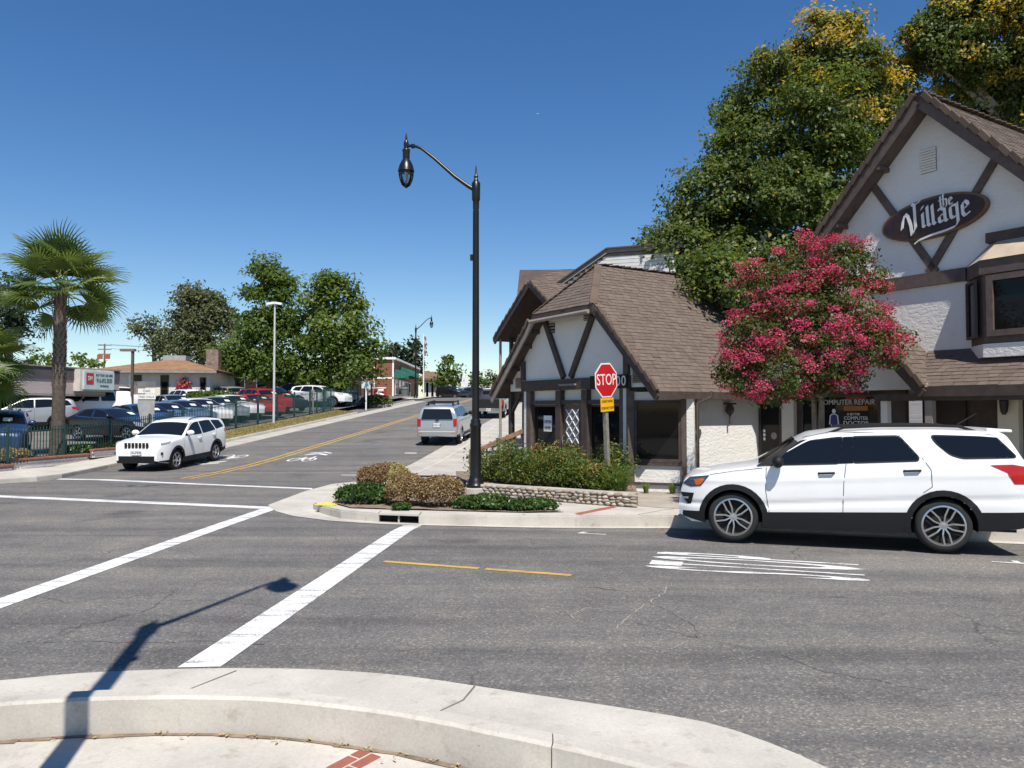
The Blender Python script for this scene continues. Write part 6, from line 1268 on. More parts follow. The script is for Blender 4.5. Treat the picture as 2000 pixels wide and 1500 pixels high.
def car_copy(kind, col, label, group, cat='car', name='parked_car'):
    spec = dict(sed=SED, jeep=JEEP, suv=GSUV, trk=TRK)[kind]
    if kind not in PROTO:
        o = Car(spec).make(name, label, cat, COLS['white'], group); PROTO[kind] = o; 
    else: o = dup(PROTO[kind])
    o['label'] = label; o['group'] = group; o['category'] = cat
    for chd in o.children:
        if chd.data and chd.material_slots and chd.data.materials[0] is COLS['white'] :
            chd.material_slots[0].link = 'OBJECT'; chd.material_slots[0].material = COLS[col]
    return o
LOT = 'cars for sale in the lot'
# kind, colour, s, r, heading (degrees relative to "front points to the road"), label
# kind, colour, image column of its middle, distance, compass of the nose in degrees (0 = right, 90 = away, 270 = towards us), label
lot = [('suv', 'blue', 5, 28.5, 300, 'dark blue SUV at the left end of the lot, behind the pickets'),
 ('sed', 'black', 185, 34.5, 340, 'black sedan behind the picket fence beside the palm trunk'),
 ('suv', 'silver', 110, 40, 215, 'silver SUV with price sticker behind the palm trunk'),
 ('jeep', 'white', 15, 43, 200, 'white boxy four-wheel drive with black top at the far left of the lot'),
 ('jeep', 'white', 225, 45, 215, 'white boxy four-wheel drive with sticker right of the palm trunk'),
 ('trk', 'white', 262, 53, 170, 'white pickup truck in front of the mauve shop'),
 ('sed', 'blue', 262, 37.6, 318, 'navy sedan nose-on to the fence, right of the black sedan'),
 ('sed', 'steel', 300, 39.4, 318, 'steel blue sedan in the lot row just left of the grey board'),
 ('sed', 'steel', 336, 41.4, 318, 'steel blue sedan in the lot row just right of the grey board'),
 ('sed', 'white', 370, 43.6, 318, 'white sedan in the lot row above the compact SUV roof'),
 ('sed', 'silver', 405, 45.8, 318, 'silver sedan in the middle of the lot row'),
 ('sed', 'white', 437, 48, 318, 'white sedan between the silver sedan and the red cars'),
 ('sed', 'red', 478, 49.2, 318, 'red sedan at the front of the lot row by the light pole'),
 ('suv', 'red', 497, 53, 318, 'red hatchback behind the red sedan in the lot'),
 ('sed', 'dark', 528, 54.5, 318, 'dark sedan just left of the lot gate'),
 ('suv', 'white', 596, 60, 348, 'white SUV parked side-on in the lot gateway'),
 ('sed', 'silver', 325, 49, 318, 'silver sedan in the second row of the lot behind the steel blue sedans'), ('suv', 'white', 362, 52, 318, 'white SUV in the second row of the lot below the red-flowered climber'), ('sed', 'blue', 402, 54.5, 318, 'navy sedan in the second row of the lot behind the silver sedan'), ('suv', 'silver', 440, 58, 318, 'silver SUV in the second row of the lot left of the red hatchback'),
 ('suv', 'grey', 625, 63, 330, 'grey SUV behind the white SUV in the gateway'),
 ('sed', 'white', 515, 65, 330, 'white car in the shade under the sycamores'),
 ('suv', 'dark', 575, 67, 340, 'dark SUV in the shade behind the gateway SUV')]
for kind, col, px, d, hd_, lab in lot:
    o = car_copy(kind, col, lab, LOT); p = at(px, 800, d); o.location = (p.x, p.y, T(p.x, p.y) + LZ); o.rotation_euler = (0, 0, R_(hd_ + 180))
FAR = 'cars parked near the top of the hill'
for kind, col, s_, r_, hd_, lab in [('suv', 'black', 99, -19.3, 35, 'black SUV at the top of the street by the green awnings'), ('suv', 'dark', 104, -16.0, 150, 'dark SUV side-on at the top of the street'), ('suv', 'white', 109, -14.2, 150, 'white car behind the dark SUV at the hilltop'), ('sed', 'bright', 113, -12.2, 150, 'bright blue car at the hilltop behind the white car')]:
    o = car_copy(kind, col, lab, FAR); o.location = SR(s_, r_); o.rotation_euler = (0, 0, math.atan2(-R2.y, -R2.x) - R_(hd_))
bt = car_copy('trk', 'black', 'black pickup truck on the right kerb beyond the silver SUV', 'trucks on the right kerb', name='pickup_truck'); place_sr(bt, 50.5, -6.75, False)
# ---------------------------------------------------------------- street lamps
def lamp(label, base, rz, name='street_lamp'):
    rt = root(name, base, label, 'street lamp', rz, 'black teardrop street lamps'); H = 7.05
    MB().lathe([(.26, -.2), (.26, .17), (.24, .19), (0, .19)], 20).build('footing', M_CONC2, rt)
    b_ = MB(); b_.lathe([(.22, .19), (.22, .24), (.19, .27), (.185, .33), (.15, .38), (.135, .44), (.125, .5), (.12, 1.55), (.135, 1.58), (.135, 1.62), (.11, 1.66), (.115, 1.7), (.10, 1.74)], 20); b_.build('base', M_BLACK, rt, smooth=True)
    p_ = MB(); p_.lathe([(.08, 1.72), (.066, H - .5), (.075, H - .45), (.075, H - .3), (.095, H - .27), (.1, H + .12), (.07, H + .16), (.05, H + .2), (.035, H + .24), (.055, H + .27), (.03, H + .32), (.012, H + .5), (0, H + .56)], 16); p_.build('pole', M_BLACK, rt, smooth=True)
    for k in range(8):                                   # fluting
        a = k * math.pi / 4; MB().beam((.077 * math.cos(a), .077 * math.sin(a), 1.75), (.063 * math.cos(a), .063 * math.sin(a), H - .52), .014, .014, up=(math.cos(a), math.sin(a), 0)).build('flute', M_BLACK, rt)
    a_ = MB(); P = [(0, 0, H - .05), (-.18, 0, H + .06), (-.5, 0, H + .3), (-1.0, 0, H + .76), (-1.3, 0, H + 1.0), (-1.48, 0, H + 1.07), (-1.62, 0, H + 1.07)]; a_.tube(P, [.05, .048, .042, .036, .034, .034, .034], 10); a_.lathe([(.045, 0), (.05, .03), (.045, .08)], 10, (-1.5, 0, H + 1.02)); a_.build('arm', M_BLACK, rt, smooth=True)
    MB().bx(-.13, -.07, -.03, .03, 5.38, 5.52).build('bracket', M_BLACK, rt)
    lx = -1.66; hz_ = H + 1.07
    l_ = MB(); l_.lathe([(0, hz_ + .33), (.012, hz_ + .28), (.028, hz_ + .18), (.015, hz_ + .16), (.045, hz_ + .12), (.062, hz_ + .05), (.055, hz_ - .06), (.085, hz_ - .08), (.095, hz_ - .11), (.085, hz_ - .14), (.08, hz_ - .32), (.10, hz_ - .34), (.155, hz_ - .45), (.185, hz_ - .56), (.195, hz_ - .6), (.18, hz_ - .62)], 20, (lx, 0, 0)); lo = l_.build('lantern', M_BLACK, rt, smooth=True)
    g_ = MB(); g_.lathe([(.165, hz_ - .61), (.16, hz_ - .7), (.135, hz_ - .82), (.09, hz_ - .92), (.03, hz_ - .975), (0, hz_ - .98)], 20, (lx, 0, 0)); g_.build('globe', clearglass('lamp_globe'), lo, smooth=True)
    for k in range(4):
        a = k * math.pi / 2 + .4; MB().tube([(lx + r * math.cos(a), r * math.sin(a), z) for r, z in ((.172, hz_ - .6), (.166, hz_ - .7), (.14, hz_ - .82), (.094, hz_ - .925), (.01, hz_ - .99))], .008, 5).build('rib', M_BLACK, lo)
    MB().lathe([(.0, hz_ - .6), (.04, hz_ - .62), (.045, hz_ - .75), (.0, hz_ - .86)], 10, (lx, 0, 0)).build('bulb', paint('frosted', (.7, .7, .68), .4), lo, smooth=True)
    return rt
lp = lamp('black teardrop street lamp on the planted corner, arm reaching left over the street', (-.83, 17.55, PZ), R_(-8))
l2 = dup(lp); l2['label'] = 'distant black street lamp at the top of the hill, arm reaching right'; l2.location = SR(75, -17.6); l2.rotation_euler = (0, 0, R_(165))
l3 = dup(lp); l3['label'] = 'street lamp beside the camera, seen only by the shadow it casts on the road'; l3.location = (-2.42, 3.2, -.12); l3.rotation_euler = (0, 0, math.atan2(-.87, -.5))
# ---------------------------------------------------------------- stop sign
M_STOPR = paint('sign_red', (.52, .012, .015), .4, .08); M_SIGNY = paint('sign_yellow', (.80, .42, .01), .45, .08); M_POST = paint('sign_post_wood', (.21, .195, .16), .9, .3, 8)
bx0 = at(1192, 925, 17.3); ss_ = root('stop_sign', (bx0.x, bx0.y, .3), 'red octagonal stop sign on a leaning post with yellow plate beneath', 'sign', R_(46)); ss_.rotation_euler = (R_(0), R_(-3.2), R_(44))
MB().bx(-.045, .045, .01, .1, -.2, 2.65).build('post', M_POST, ss_)
def octa(r): return [(r * math.cos(R_(22.5 + 45 * k)), r * math.sin(R_(22.5 + 45 * k))) for k in range(8)]
R8 = .385 / math.cos(R_(22.5)); zc = 2.44
MB().prism([(x, -.004, zc + z) for x, z in octa(R8)], (0, .006, 0)).build('plate', M_WHITE, ss_); MB().prism([(x, -.008, zc + z) for x, z in octa(R8 - .035)], (0, .003, 0)).build('face', M_STOPR, ss_)
text_obj('lettering', 'STOP', M_WHITE, frame((0, -.0125, zc), (1, 0, 0), (0, 0, 1)), ss_, size=.36, xs=.80, depth=.002)
yp = MB().bx(-.23, .23, -.01, -.002, 1.74, 2.04).build('yellow_plate', M_SIGNY, ss_)
for k, tx in enumerate(('CROSS TRAFFIC', 'DOES NOT STOP')): text_obj('lettering', tx, M_PLAST, frame((0, -.0145, 1.965 - k * .15), (1, 0, 0), (0, 0, 1)), yp, size=.075, xs=.75, depth=.001)
# ---------------------------------------------------------------- river-stone wall
M_STONE = rndcol('river_stone', [(.22, .18, .14), (.40, .34, .26), (.32, .28, .23), (.5, .44, .36), (.28, .20, .14), (.36, .35, .33)], .85, None, .3, 12, .3)
M_MORTAR = paint('mortar', (.20, .18, .15), 1, .3, 10, .5, 30)
wpts = densify([(-1.05, 17.75), (-.6, 17.35), (0, 16.95), (.8, 16.5), (1.6, 15.95), (2.15, 15.6), (2.45, 15.45)], 6)
sw_ = root('stone_wall', (wpts[0][0], wpts[0][1], PZ), 'low curved wall of rounded river stones in front of the corner shop', 'wall'); wo = Vector((wpts[0][0], wpts[0][1], PZ)); WH = .24
wp2 = offs(wpts, .26); core = MB()
strip(core, wpts, wp2, PZ + WH, PZ + WH); strip(core, wpts, wpts, PZ - .1, PZ + WH); core.face([(*wpts[-1], PZ - .1), (*wp2[-1], PZ - .1), (*wp2[-1], PZ + WH), (*wpts[-1], PZ + WH)])
core.v = [tuple(Vector(v) - wo) for v in core.v]; core.build('core', M_MORTAR, sw_, merge=True)
b = bmesh.new(); bmesh.ops.create_icosphere(b, subdivisions=2, radius=1); stm = []
for k in range(5):
    me = bpy.data.meshes.new('stone'); b.to_mesh(me)
    for v in me.vertices: v.co *= 1 + .13 * math.sin(v.co.x * 3 + k * 2) * math.cos(v.co.y * 2.5 + k) + .06 * math.sin(v.co.z * 5 + k)
    me.polygons.foreach_set('use_smooth', [True] * len(me.polygons)); me.materials.append(M_STONE); stm.append(me)
b.free(); W2 = resample(wpts, 200); Lw = sum((Vector(wpts[i + 1]) - Vector(wpts[i])).length for i in range(len(wpts) - 1))
for row in range(4):
    z = .04 + row * .066; s_ = rnd.random() * .06
    while s_ < Lw:
        rx = rnd.uniform(.055, .10); s_ += rx; i = min(198, int(s_ / Lw * 199)); p = Vector(W2[i]); t = (Vector(W2[i + 1]) - p).normalized(); o = link('stone', stm[rnd.randrange(5)], sw_); o.location = Vector((p.x, p.y, PZ + z + rnd.uniform(-.012, .012))) - wo; o.rotation_euler = (rnd.uniform(-.25, .25), rnd.uniform(-.2, .2), math.atan2(t.y, t.x)); o.scale = (rx, .06, rnd.uniform(.034, .046)); s_ += rx * .92
cap = MB(); c1 = offs(wpts, .01); c2 = offs(wpts, .3); strip(cap, c1, c2, PZ + WH + .03, PZ + WH + .03); strip(cap, c1, c1, PZ + WH - .01, PZ + WH + .03); cap.v = [tuple(Vector(v) - wo) for v in cap.v]; cap.build('coping', M_CONC2, sw_, merge=True)
soil = hsheet('wall_bed', wp2 + [(2.9, 18.1), (2.0, 19.6), (.3, 22.0), (-1.6, 21.9), (-1.4, 19.5)], 0, M_SOIL, .7)
for v in soil.data.vertices: v.co.z = .3 + .03 * rnd.random()
tag(soil, kind='structure')
# ---------------------------------------------------------------- car lot: raised surface, picket fence, planter wall, poles, boards
tag(sheet('car_lot', lin(16, 78, 2), [-75, -50, -40, -30, -25, -21, -18.7], M_ASPH, LZ), kind='structure')
M_FGREEN = paint('fence_green', (.012, .05, .044), .5, .2)
fe = root('picket_fence', tuple(SR(21, -18.5)), 'green steel picket fence along the front of the car lot', 'fence'); fo = SR(21, -18.5)
pk = MB(); pk.bx(-.011, .011, -.011, .011, 0, 1); pkm = pk.build('picket', M_FGREEN, fe); pkd = pkm.data; bpy.data.objects.remove(pkm)
pst = MB(); pst.bx(-.035, .035, -.035, .035, 0, 1); pso = pst.build('post', M_FGREEN, fe); psd = pso.data; bpy.data.objects.remove(pso)
def fz(s_): return LZ + .02
def fh(s_): return interp([(20, 1.15), (30, 1.2), (40, 1.5), (62, 1.6)], s_)
def fence_run(P, n_p, post_every):
    """P: list of (s, r) corner points"""
    L = [0]
    for i in range(1, len(P)): L.append(L[-1] + math.hypot(P[i][0] - P[i - 1][0], P[i][1] - P[i - 1][1]))
    tot = L[-1]; n = int(tot / n_p)
    def pt(d):
        i = 1
        while i < len(P) - 1 and L[i] < d: i += 1
        w_ = (d - L[i - 1]) / (L[i] - L[i - 1]); return P[i - 1][0] + (P[i][0] - P[i - 1][0]) * w_, P[i - 1][1] + (P[i][1] - P[i - 1][1]) * w_
    k = 0; prev = None
    for j in range(n + 1):
        s_, r_ = pt(min(tot, j * n_p)); q = SR(s_, r_, fz(s_)); h = fh(s_); isp = j % post_every == 0
        o = link('post' if isp else 'picket', psd if isp else pkd, fe); o.location = q - fo; o.scale = (1, 1, h + (.06 if isp else 0)); o.rotation_euler = (0, 0, -HD)
        if isp:
            if prev is not None:
                for f_ in (.12, .88): MB().beam(prev[0] - fo + V3(0, 0, prev[1] * f_), q - fo + V3(0, 0, h * f_), .03, .035).build('rail', M_FGREEN, fe)
            prev = (q, h)
fence_run([(20, -18.5), (53.5, -18.5)], .145, 18); fence_run([(58.5, -18.9), (63.5, -18.2)], .16, 8)
M_SCREEN = paint('fence_mesh', (.015, .10, .085), .7, .2)
gt_ = MB()
for a, c in (((49.0, -18.62), (53.4, -18.62)),):
    gt_.face([SR(*a, .35), SR(*c, .35), SR(*c, 1.85), SR(*a, 1.85)])
gate = root('gate_leaf', tuple(SR(51, -18.7)), 'open green mesh gate leaf folded against the lot fence', 'gate'); go = SR(51, -18.7)
for s_ in (49.2, 50.6, 52.0, 53.4): MB().bx(-.03, .03, -.03, .03, LZ, 1.9).build('post', M_FGREEN, gate).location = SR(s_, -18.72) - go
for z_ in (.45, 1.15, 1.85): MB().beam(SR(49.2, -18.72, z_) - go, SR(53.4, -18.72, z_) - go, .04, .04).build('rail', M_FGREEN, gate)
for s_ in np.arange(49.35, 53.4, .14): MB().bx(-.008, .008, -.008, .008, .42, 1.85).build('bar', M_FGREEN, gate).location = SR(float(s_), -18.72) - go
# low white planter wall with brick coping, in steps
M_WBRICK = rndcol('painted_brick', [(.78, .72, .67), (.7, .64, .6), (.8, .76, .72)], .85, None, .3, 30, .2)
pw = root('planter_wall', (-15.9, 25.2, .13), 'low white brick planter wall with red brick coping at the palm', 'wall'); po_ = Vector((-15.9, 25.2, .13))
bb = MB(); bb.bx(-.095, .095, -.045, .045, -.035, .035); bo_ = bb.build('brick', M_WBRICK, pw, bevel=.004); bbd = bo_.data; bpy.data.objects.remove(bo_)
cb = MB(); cb.bx(-.048, .048, -.1, .1, -.03, .03); co_ = cb.build('coping_brick', M_BRICK, pw, bevel=.005); cbd = co_.data; bpy.data.objects.remove(co_)
def brick_wall(p, q, z0, z1):
    p, q = Vector(p), Vector(q); d = (q - p); L = d.length; t = d / L; a = math.atan2(t.y, t.x); rows = max(1, int((z1 - z0) / .078)); n = int(L / .2)
    c = (p + q) / 2; m_ = MB(); m_.box((c.x - po_.x, c.y - po_.y, (z0 + z1) / 2 - po_.z), (L, .07, z1 - z0), a); m_.build('mortar_core', M_MORTAR, pw)
    for r_ in range(rows):
        for k in range(n):
            w_ = p + t * (.1 + .2 * k + (.1 if r_ % 2 else 0)); 
            if (w_ - p).length > L - .05: continue
            o = link('brick', bbd, pw); o.location = Vector((w_.x, w_.y, z0 + .04 + .078 * r_)) - po_; o.rotation_euler = (0, 0, a)
    for k in range(int(L / .102)):
        w_ = p + t * (.05 + .102 * k); o = link('coping_brick', cbd, pw); o.location = Vector((w_.x, w_.y, z1 + .03)) - po_; o.rotation_euler = (rnd.uniform(-.02, .02), 0, a)
brick_wall((-16.4, 22.6), (-15.95, 24.6), .13, .28); brick_wall((-16.1, 24.7), (-15.35, 27.9), .13, .42); brick_wall((-15.3, 28.0), (-15.1, 29.6), .3, .56)
for v_ in (): pass
plot = hsheet('planter_bed', [(-15.45, 27.5), (-15.2, 29.5), (-15.3, 31), (-17.3, 31), (-18.5, 24), (-16.5, 22.8), (-16.15, 25)], 0, M_SOIL, 1.0)
for v in plot.data.vertices: v.co.z = .27 + max(0, T(v.co.x, v.co.y)) 
tag(plot, kind='structure')
# white light pole of the lot
fl = root('lot_light', tuple(SR(42.2, -18.15)), 'white steel light pole with twin floodlights standing at the lot fence', 'light pole'); m_ = MB(); m_.tube([(0, 0, 0), (0, 0, 7.1)], [.075, .05], 10); m_.build('pole', paint('pole_grey', (.5, .5, .5), .5), fl, smooth=True)
for sd in (-1, 1): MB().box((sd * .22, 0, 7.12), (.42, .3, .12), 0, 0, Matrix.Rotation(.15 * sd, 3, 'Y')).build('floodlight', M_WHITE, fl)
MB().bx(-.08, .0, -.05, .05, 5.5, 5.6).build('sensor', M_TAUPE, fl)
# street-side boards
def board(name, label, base, h, w, hh, mat, postm, rz=0, txt=None, cat='sign', tsize=.12, tm=None):
    rt = root(name, tuple(base), label, cat, rz); MB().bx(-.05, .05, -.04, .04, -.1, h + .05).build('post', postm, rt); o = MB().bx(-w / 2, w / 2, -.07, -.045, h - hh, h).build('panel', mat, rt)
    for k, tx in enumerate(txt or []): text_obj('lettering', tx, tm or M_PLAST, frame((0, -.075, h - tsize * (1.0 + 1.35 * k)), (1, 0, 0), (0, 0, 1)), o, size=tsize, xs=.8, depth=.001)
    return rt
p = at(288, 850, 33); bz = T(p.x, p.y) + LZ
rt = root('lot_board', (p.x, p.y, bz), 'grey wooden notice board with white sign panels on a brown post behind the fence', 'sign')
MB().bx(-.06, .06, -.05, .05, -.1, 1.3).build('post', paint('post_rust', (.22, .10, .05), .9, .3), rt); MB().prism([(-.22, -.06, .75), (.3, -.06, .75), (.32, -.06, 2.0), (-.38, -.06, 2.05), (-.42, -.06, 1.6)], (0, .02, 0)).build('panel', paint('board_grey', (.33, .33, .33), .9, .2), rt)
o = MB().bx(-.4, .35, -.085, -.065, 2.12, 2.32).build('panel', M_WHITE, rt); text_obj('lettering', 'OAK', M_TAUPE, frame((-.02, -.09, 2.22), (1, 0, 0), (0, 0, 1)), o, size=.15); o = MB().bx(-.42, .36, -.085, -.065, 1.86, 2.06).build('panel', M_WHITE, rt); text_obj('lettering', 'TREE WALK', M_TAUPE, frame((-.03, -.09, 1.96), (1, 0, 0), (0, 0, 1)), o, size=.13); MB().bx(-.43, .37, -.06, -.03, 2.36, 2.62).build('panel', paint('board_dark', (.16, .15, .15), .9, .2), rt)
p = at(715, 790, 60); board('street_board', 'small pale sign on a white post past the lot fence', (p.x, p.y, T(p.x, p.y)), 2.25, .7, .55, paint('sign_pale', (.5, .55, .55), .5), M_WHITE)
p = at(611, 815, 51); board('gate_sign', 'narrow grey sign post at the lot gateway', (p.x, p.y, T(p.x, p.y)), 1.9, .22, .55, M_TAUPE, M_TAUPE)
p = at(737, 775, 66); rt = root('yard_sign', (p.x, p.y, T(p.x, p.y)), 'white hanging post sign with a red and white S-shaped panel', 'sign'); MB().bx(-.75, -.6, -.05, .05, 0, 2.1).build('post', M_WHITE, rt); MB().bx(-.95, .75, -.04, .04, 1.5, 1.6).build('arm', M_WHITE, rt); pn = MB().bx(-.3, .8, -.02, .02, .55, 1.45).build('panel', paint('sign_red2', (.4, .02, .02), .5), rt)
m_ = MB(); m_.tube([(.55, -.03, 1.35), (.1, -.03, 1.3), (-.1, -.03, 1.1), (.3, -.03, 1.0), (.65, -.03, .85), (.45, -.03, .65), (-.2, -.03, .62)], .11, 6); m_.build('emblem', M_WHITE, pn)
# utility pole, flagpole, tiny aircraft
p = at(204, 700, 110); up_ = root('utility_pole', (p.x, p.y, 3), 'wooden utility pole with crossarms beyond the tile-roofed house', 'utility pole'); MB().tube([(0, 0, 0), (0, 0, 8.4)], [.16, .11], 8).build('pole', M_BARK, up_)
for z_, L_ in ((8.2, .95), (7.6, .95), (6.9, .9)): MB().bx(-L_, L_, -.06, .06, z_ - .06, z_ + .06).build('crossarm', M_BARK, up_)
for x_ in (-.75, -.35, .35, .7): MB().lathe([(.2, 6.2), (.2, 6.8), (.05, 6.85)], 8, (x_, -.2, 0)).build('transformer', paint('rust_red', (.35, .1, .06), .8, .2), up_)
for z_, x_ in ((8.3, -.9), (8.3, .9), (7.7, .9)): MB().tube([(x_, 0, z_), (18, 4, z_ - .9), (34, 8, z_ - .6)], .018, 4).build('wire', M_BLACK, up_)
p = at(827, 775, 104); fp = root('flagpole', (p.x, p.y, 3.33), 'white flagpole with a limp flag beside the green awnings', 'flagpole'); MB().tube([(0, 0, 0), (0, 0, 8.9)], [.1, .05], 8).build('pole', M_WHITE, fp); fm = MB()
for k in range(5): fm.face([(.06 + .04 * (k % 2), -.02 * k, 8.6 - .5 * k), (.34 - .03 * (k % 2), .05, 8.5 - .5 * k), (.32 + .03 * (k % 2), .05, 8.0 - .5 * k), (.06 + .04 * ((k + 1) % 2), -.02 * k - .02, 8.1 - .5 * k)], k % 2)
fm.build('flag', [paint('flag_red', (.2, .06, .07), .8), paint('flag_pale', (.34, .31, .32), .8)], fp, fix=False)
p = at(1050, 222, 900); pl = root('aeroplane', tuple(p), 'tiny white aeroplane high in the sky', 'aeroplane'); MB().tube([(-1.4, 0, 0), (-.9, 0, .05), (1.5, 0, 0)], [.05, .22, .06], 8).build('fuselage', M_WHITE, pl); MB().bx(-.4, .1, -1.8, 1.8, .1, .16).build('wing', M_WHITE, pl); MB().bx(1.2, 1.5, -.03, .03, 0, .5).build('tail', M_WHITE, pl)
# ---------------------------------------------------------------- buildings on the left
M_MAUVE = stucco('stucco_mauve', (.44, .36, .335)); M_MAUVED = paint('fascia_plum', (.085, .07, .08), .8, .2)
c0, c1 = at(-60, 770, 36), at(232, 770, 45); d_ = Vector((c1.x - c0.x, c1.y - c0.y)); sh = root('lot_shop', (c0.x, c0.y, .9), 'low mauve shop with dark fascia and lit sign box at the back of the lot', 'building', math.atan2(d_.y, d_.x)); L_ = d_.length; shz = .9
def zat(py, d): return 2.1 + (798 - py) * d / 1500 - shz
zA, zB_, zC = zat(716, 40), zat(768, 40), zat(735, 40)
MB().bx(-6, L_, 0, 8, zB_, zA - .5).build('upper_wall', M_MAUVE, sh); MB().bx(-6, L_, -.05, 8, zA - .62, zA).build('fascia', M_MAUVED, sh); MB().bx(-6.1, L_ + .1, -.1, 8.1, zA, zA + .07).build('roof_edge', M_TAUPE, sh)
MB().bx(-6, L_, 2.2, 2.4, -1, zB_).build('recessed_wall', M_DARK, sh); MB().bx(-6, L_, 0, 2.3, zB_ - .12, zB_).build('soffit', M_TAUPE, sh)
for x_ in (0.8, L_ - 4.3): MB().bx(x_, x_ + .5, .1, .6, -1, zB_).build('pier', M_MAUVE, sh)
MB().prism([(L_ - 5.4, .2, -.6), (L_ - 3.9, .2, -.6), (L_ - 4.3, .2, zB_), (L_ - 5.0, .2, zB_)], (0, .4, 0)).build('raking_pier', M_MAUVE, sh)
rect_window(sh, (L_ - 3.2, 2.1), (L_ - .3, 2.1), .2, zB_ - .2, (0, -1), .08, M_WHITE, name='shop_window', mull=2); MB().bx(L_ - .3, L_, .1, 8, -1, zA - .5).build('end_wall', M_BROWN, sh)
sb = root('sign_box', tuple(Vector((c0.x, c0.y, 0)) + Vector((*(d_.normalized() * (L_ - 2.1)), 0))), 'pale lit sign box with red emblem on the mauve shop fascia', 'sign', math.atan2(d_.y, d_.x)); sbz = 2.1 + (798 - 745) * 44 / 1500
MB().bx(-1.2, 1.2, -.45, .0, sbz - .6, sbz + .6).build('case', paint('sign_cream', (.55, .5, .44), .7), sb); fcs = MB().bx(-1.05, 1.1, -.58, -.44, sbz - .5, sbz + .5).build('face', paint('sign_mint', (.45, .55, .53), .5), sb)
MB().bx(-.92, -.42, -.60, -.585, sbz - .2, sbz + .4).build('emblem', paint('emblem_red', (.42, .03, .02), .5), fcs); text_obj('lettering', 'SH', M_WHITE, frame((-.67, -.605, sbz + .1), (1, 0, 0), (0, 0, 1)), fcs, size=.34, xs=.8)
for k, (tx, sz) in enumerate((('BUY YOUR CAR HERE', .2), ('916.693.3030', .34), ('WE FINANCE', .17))): text_obj('lettering', tx, paint('ink_dark', (.03, .05, .05), .6), frame((.36, -.59, sbz + .3 - .3 * k), (1, 0, 0), (0, 0, 1)), fcs, size=sz, xs=.62)
# tile-roofed house
hx0, hx1 = at(185, 760, 55), at(424, 760, 56); d_ = Vector((hx1.x - hx0.x, hx1.y - hx0.y)); L_ = d_.length; hz0 = 1.9
ho = root('cream_house', (hx0.x, hx0.y, hz0), 'cream stucco bungalow with orange-brown hipped roof behind the lot', 'building', math.atan2(d_.y, d_.x)); ev = 2.1 + (798 - 722) * 55 / 1500 - hz0; rg = ev + 1.0
M_HSH = rndcol('roof_tan', [(.26, .14, .07), (.33, .19, .10), (.30, .165, .085)], .95, 'tint', .3, 40, .3)
MB().bx(.5, L_ - .6, .4, 8, -.5, ev - .05).build('wall', stucco('stucco_house', (.68, .62, .52)), ho)
roof_plane(ho, [(-.2, -.2, ev), (L_, -.2, ev), (L_ - 3.6, 4.2, rg), (3.6, 4.2, rg)], mat=M_HSH, thick=.14, course=.3, tab=.6); roof_plane(ho, [(L_, -.2, ev), (L_, 8.6, ev), (L_ - 3.6, 4.2, rg)], mat=M_HSH, thick=.14, course=.3, tab=.6); roof_plane(ho, [(-.2, -.2, ev), (3.6, 4.2, rg), (-.2, 8.6, ev)], mat=M_HSH, thick=.14, course=.3, tab=.6); roof_plane(ho, [(-.2, 8.6, ev), (3.6, 4.2, rg), (L_ - 3.6, 4.2, rg), (L_, 8.6, ev)], mat=M_HSH, thick=.14, course=.5, tab=1)
MB().bx(-.2, L_, -.24, -.19, ev - .2, ev - .02).build('fascia', M_TAUPE, ho)
fx = L_ / (432 - 200)
rect_window(ho, (fx * 120, .39), (fx * 136, .39), .6, ev - .35, (0, -1), .07, M_BROWN, name='window', trans=1); rect_window(ho, (fx * 68, .39), (fx * 84, .39), ev - .8, ev - .35, (0, -1), .06, M_BROWN, name='window'); rect_window(ho, (fx * 196, .39), (fx * 208, .39), .5, ev - .5, (0, -1), .07, M_BROWN, name='door')
MB().bx(L_ - 1.6, L_ - .7, 3, 4.0, ev, rg + .75).build('chimney', paint('rubble_stone', (.2, .15, .12), .95, .5, 4, .6, 8), ho); MB().bx(3.3, 5.0, 4.2, 5.5, rg - .2, rg + .35).build('roof_unit', paint('unit_grey', (.3, .3, .3), .7), ho); MB().bx(fx * 60, fx * 66, .3, .42, -.5, ev - .2).build('meter_box', M_WHITE, ho)
mat_v = []
C, N_, K = clump_points([((fx * 166, .2, 1.7), (.45, .3, 1.0))], 60, .16, 18, .2); bo2 = root('bougainvillea', tuple(ho.matrix_world @ Vector((0, 0, 0)) if False else Vector((hx0.x, hx0.y, hz0))), 'red-flowered climber on the wall of the tile-roofed house', 'climber', math.atan2(d_.y, d_.x)); leaves('blossom', C, N_ + np.array([0, -1, 0]), .16, leafmat('petal_red', [(0, (.3, .02, .04)), (.6, (.5, .05, .08)), (1, (.05, .09, .02))]), bo2, NR.uniform(0, 1, len(C))); MB().tube([(fx * 166, .25, -.4), (fx * 166 + .1, .25, 1.2), (fx * 164, .25, 2.4)], .03, 5).build('stem', M_BARK, bo2)
# wooden fence panels left of the house, brown lamp standard in the lot
wf = root('board_fence', (hx0.x, hx0.y, hz0), 'weathered upright board fence between mauve shop and cream house', 'fence', math.atan2(d_.y, d_.x))
for k in range(18): MB().bx(.4 + k * .2, .585 + k * .2, -1.6 + .02 * (k % 2), -1.57 + .02 * (k % 2), -.6, 1.15 + .05 * rnd.random() + (.7 if k > 8 else 0)).build('plank', paint('plank_grey', (.13, .11, .1), .95, .3) if k > 8 else M_BROWN, wf)
p = at(258, 770, 48); lt_ = root('lot_lamp', (p.x, p.y, T(p.x, p.y)), 'brown square lamp standard with flat head in front of the cream house', 'light pole'); MB().bx(-.07, .07, -.07, .07, 0, 4.55).build('pole', M_BROWN2, lt_); MB().bx(-.75, .15, -.15, .15, 4.5, 4.65).build('head', paint('head_brown', (.2, .12, .09), .8), lt_)
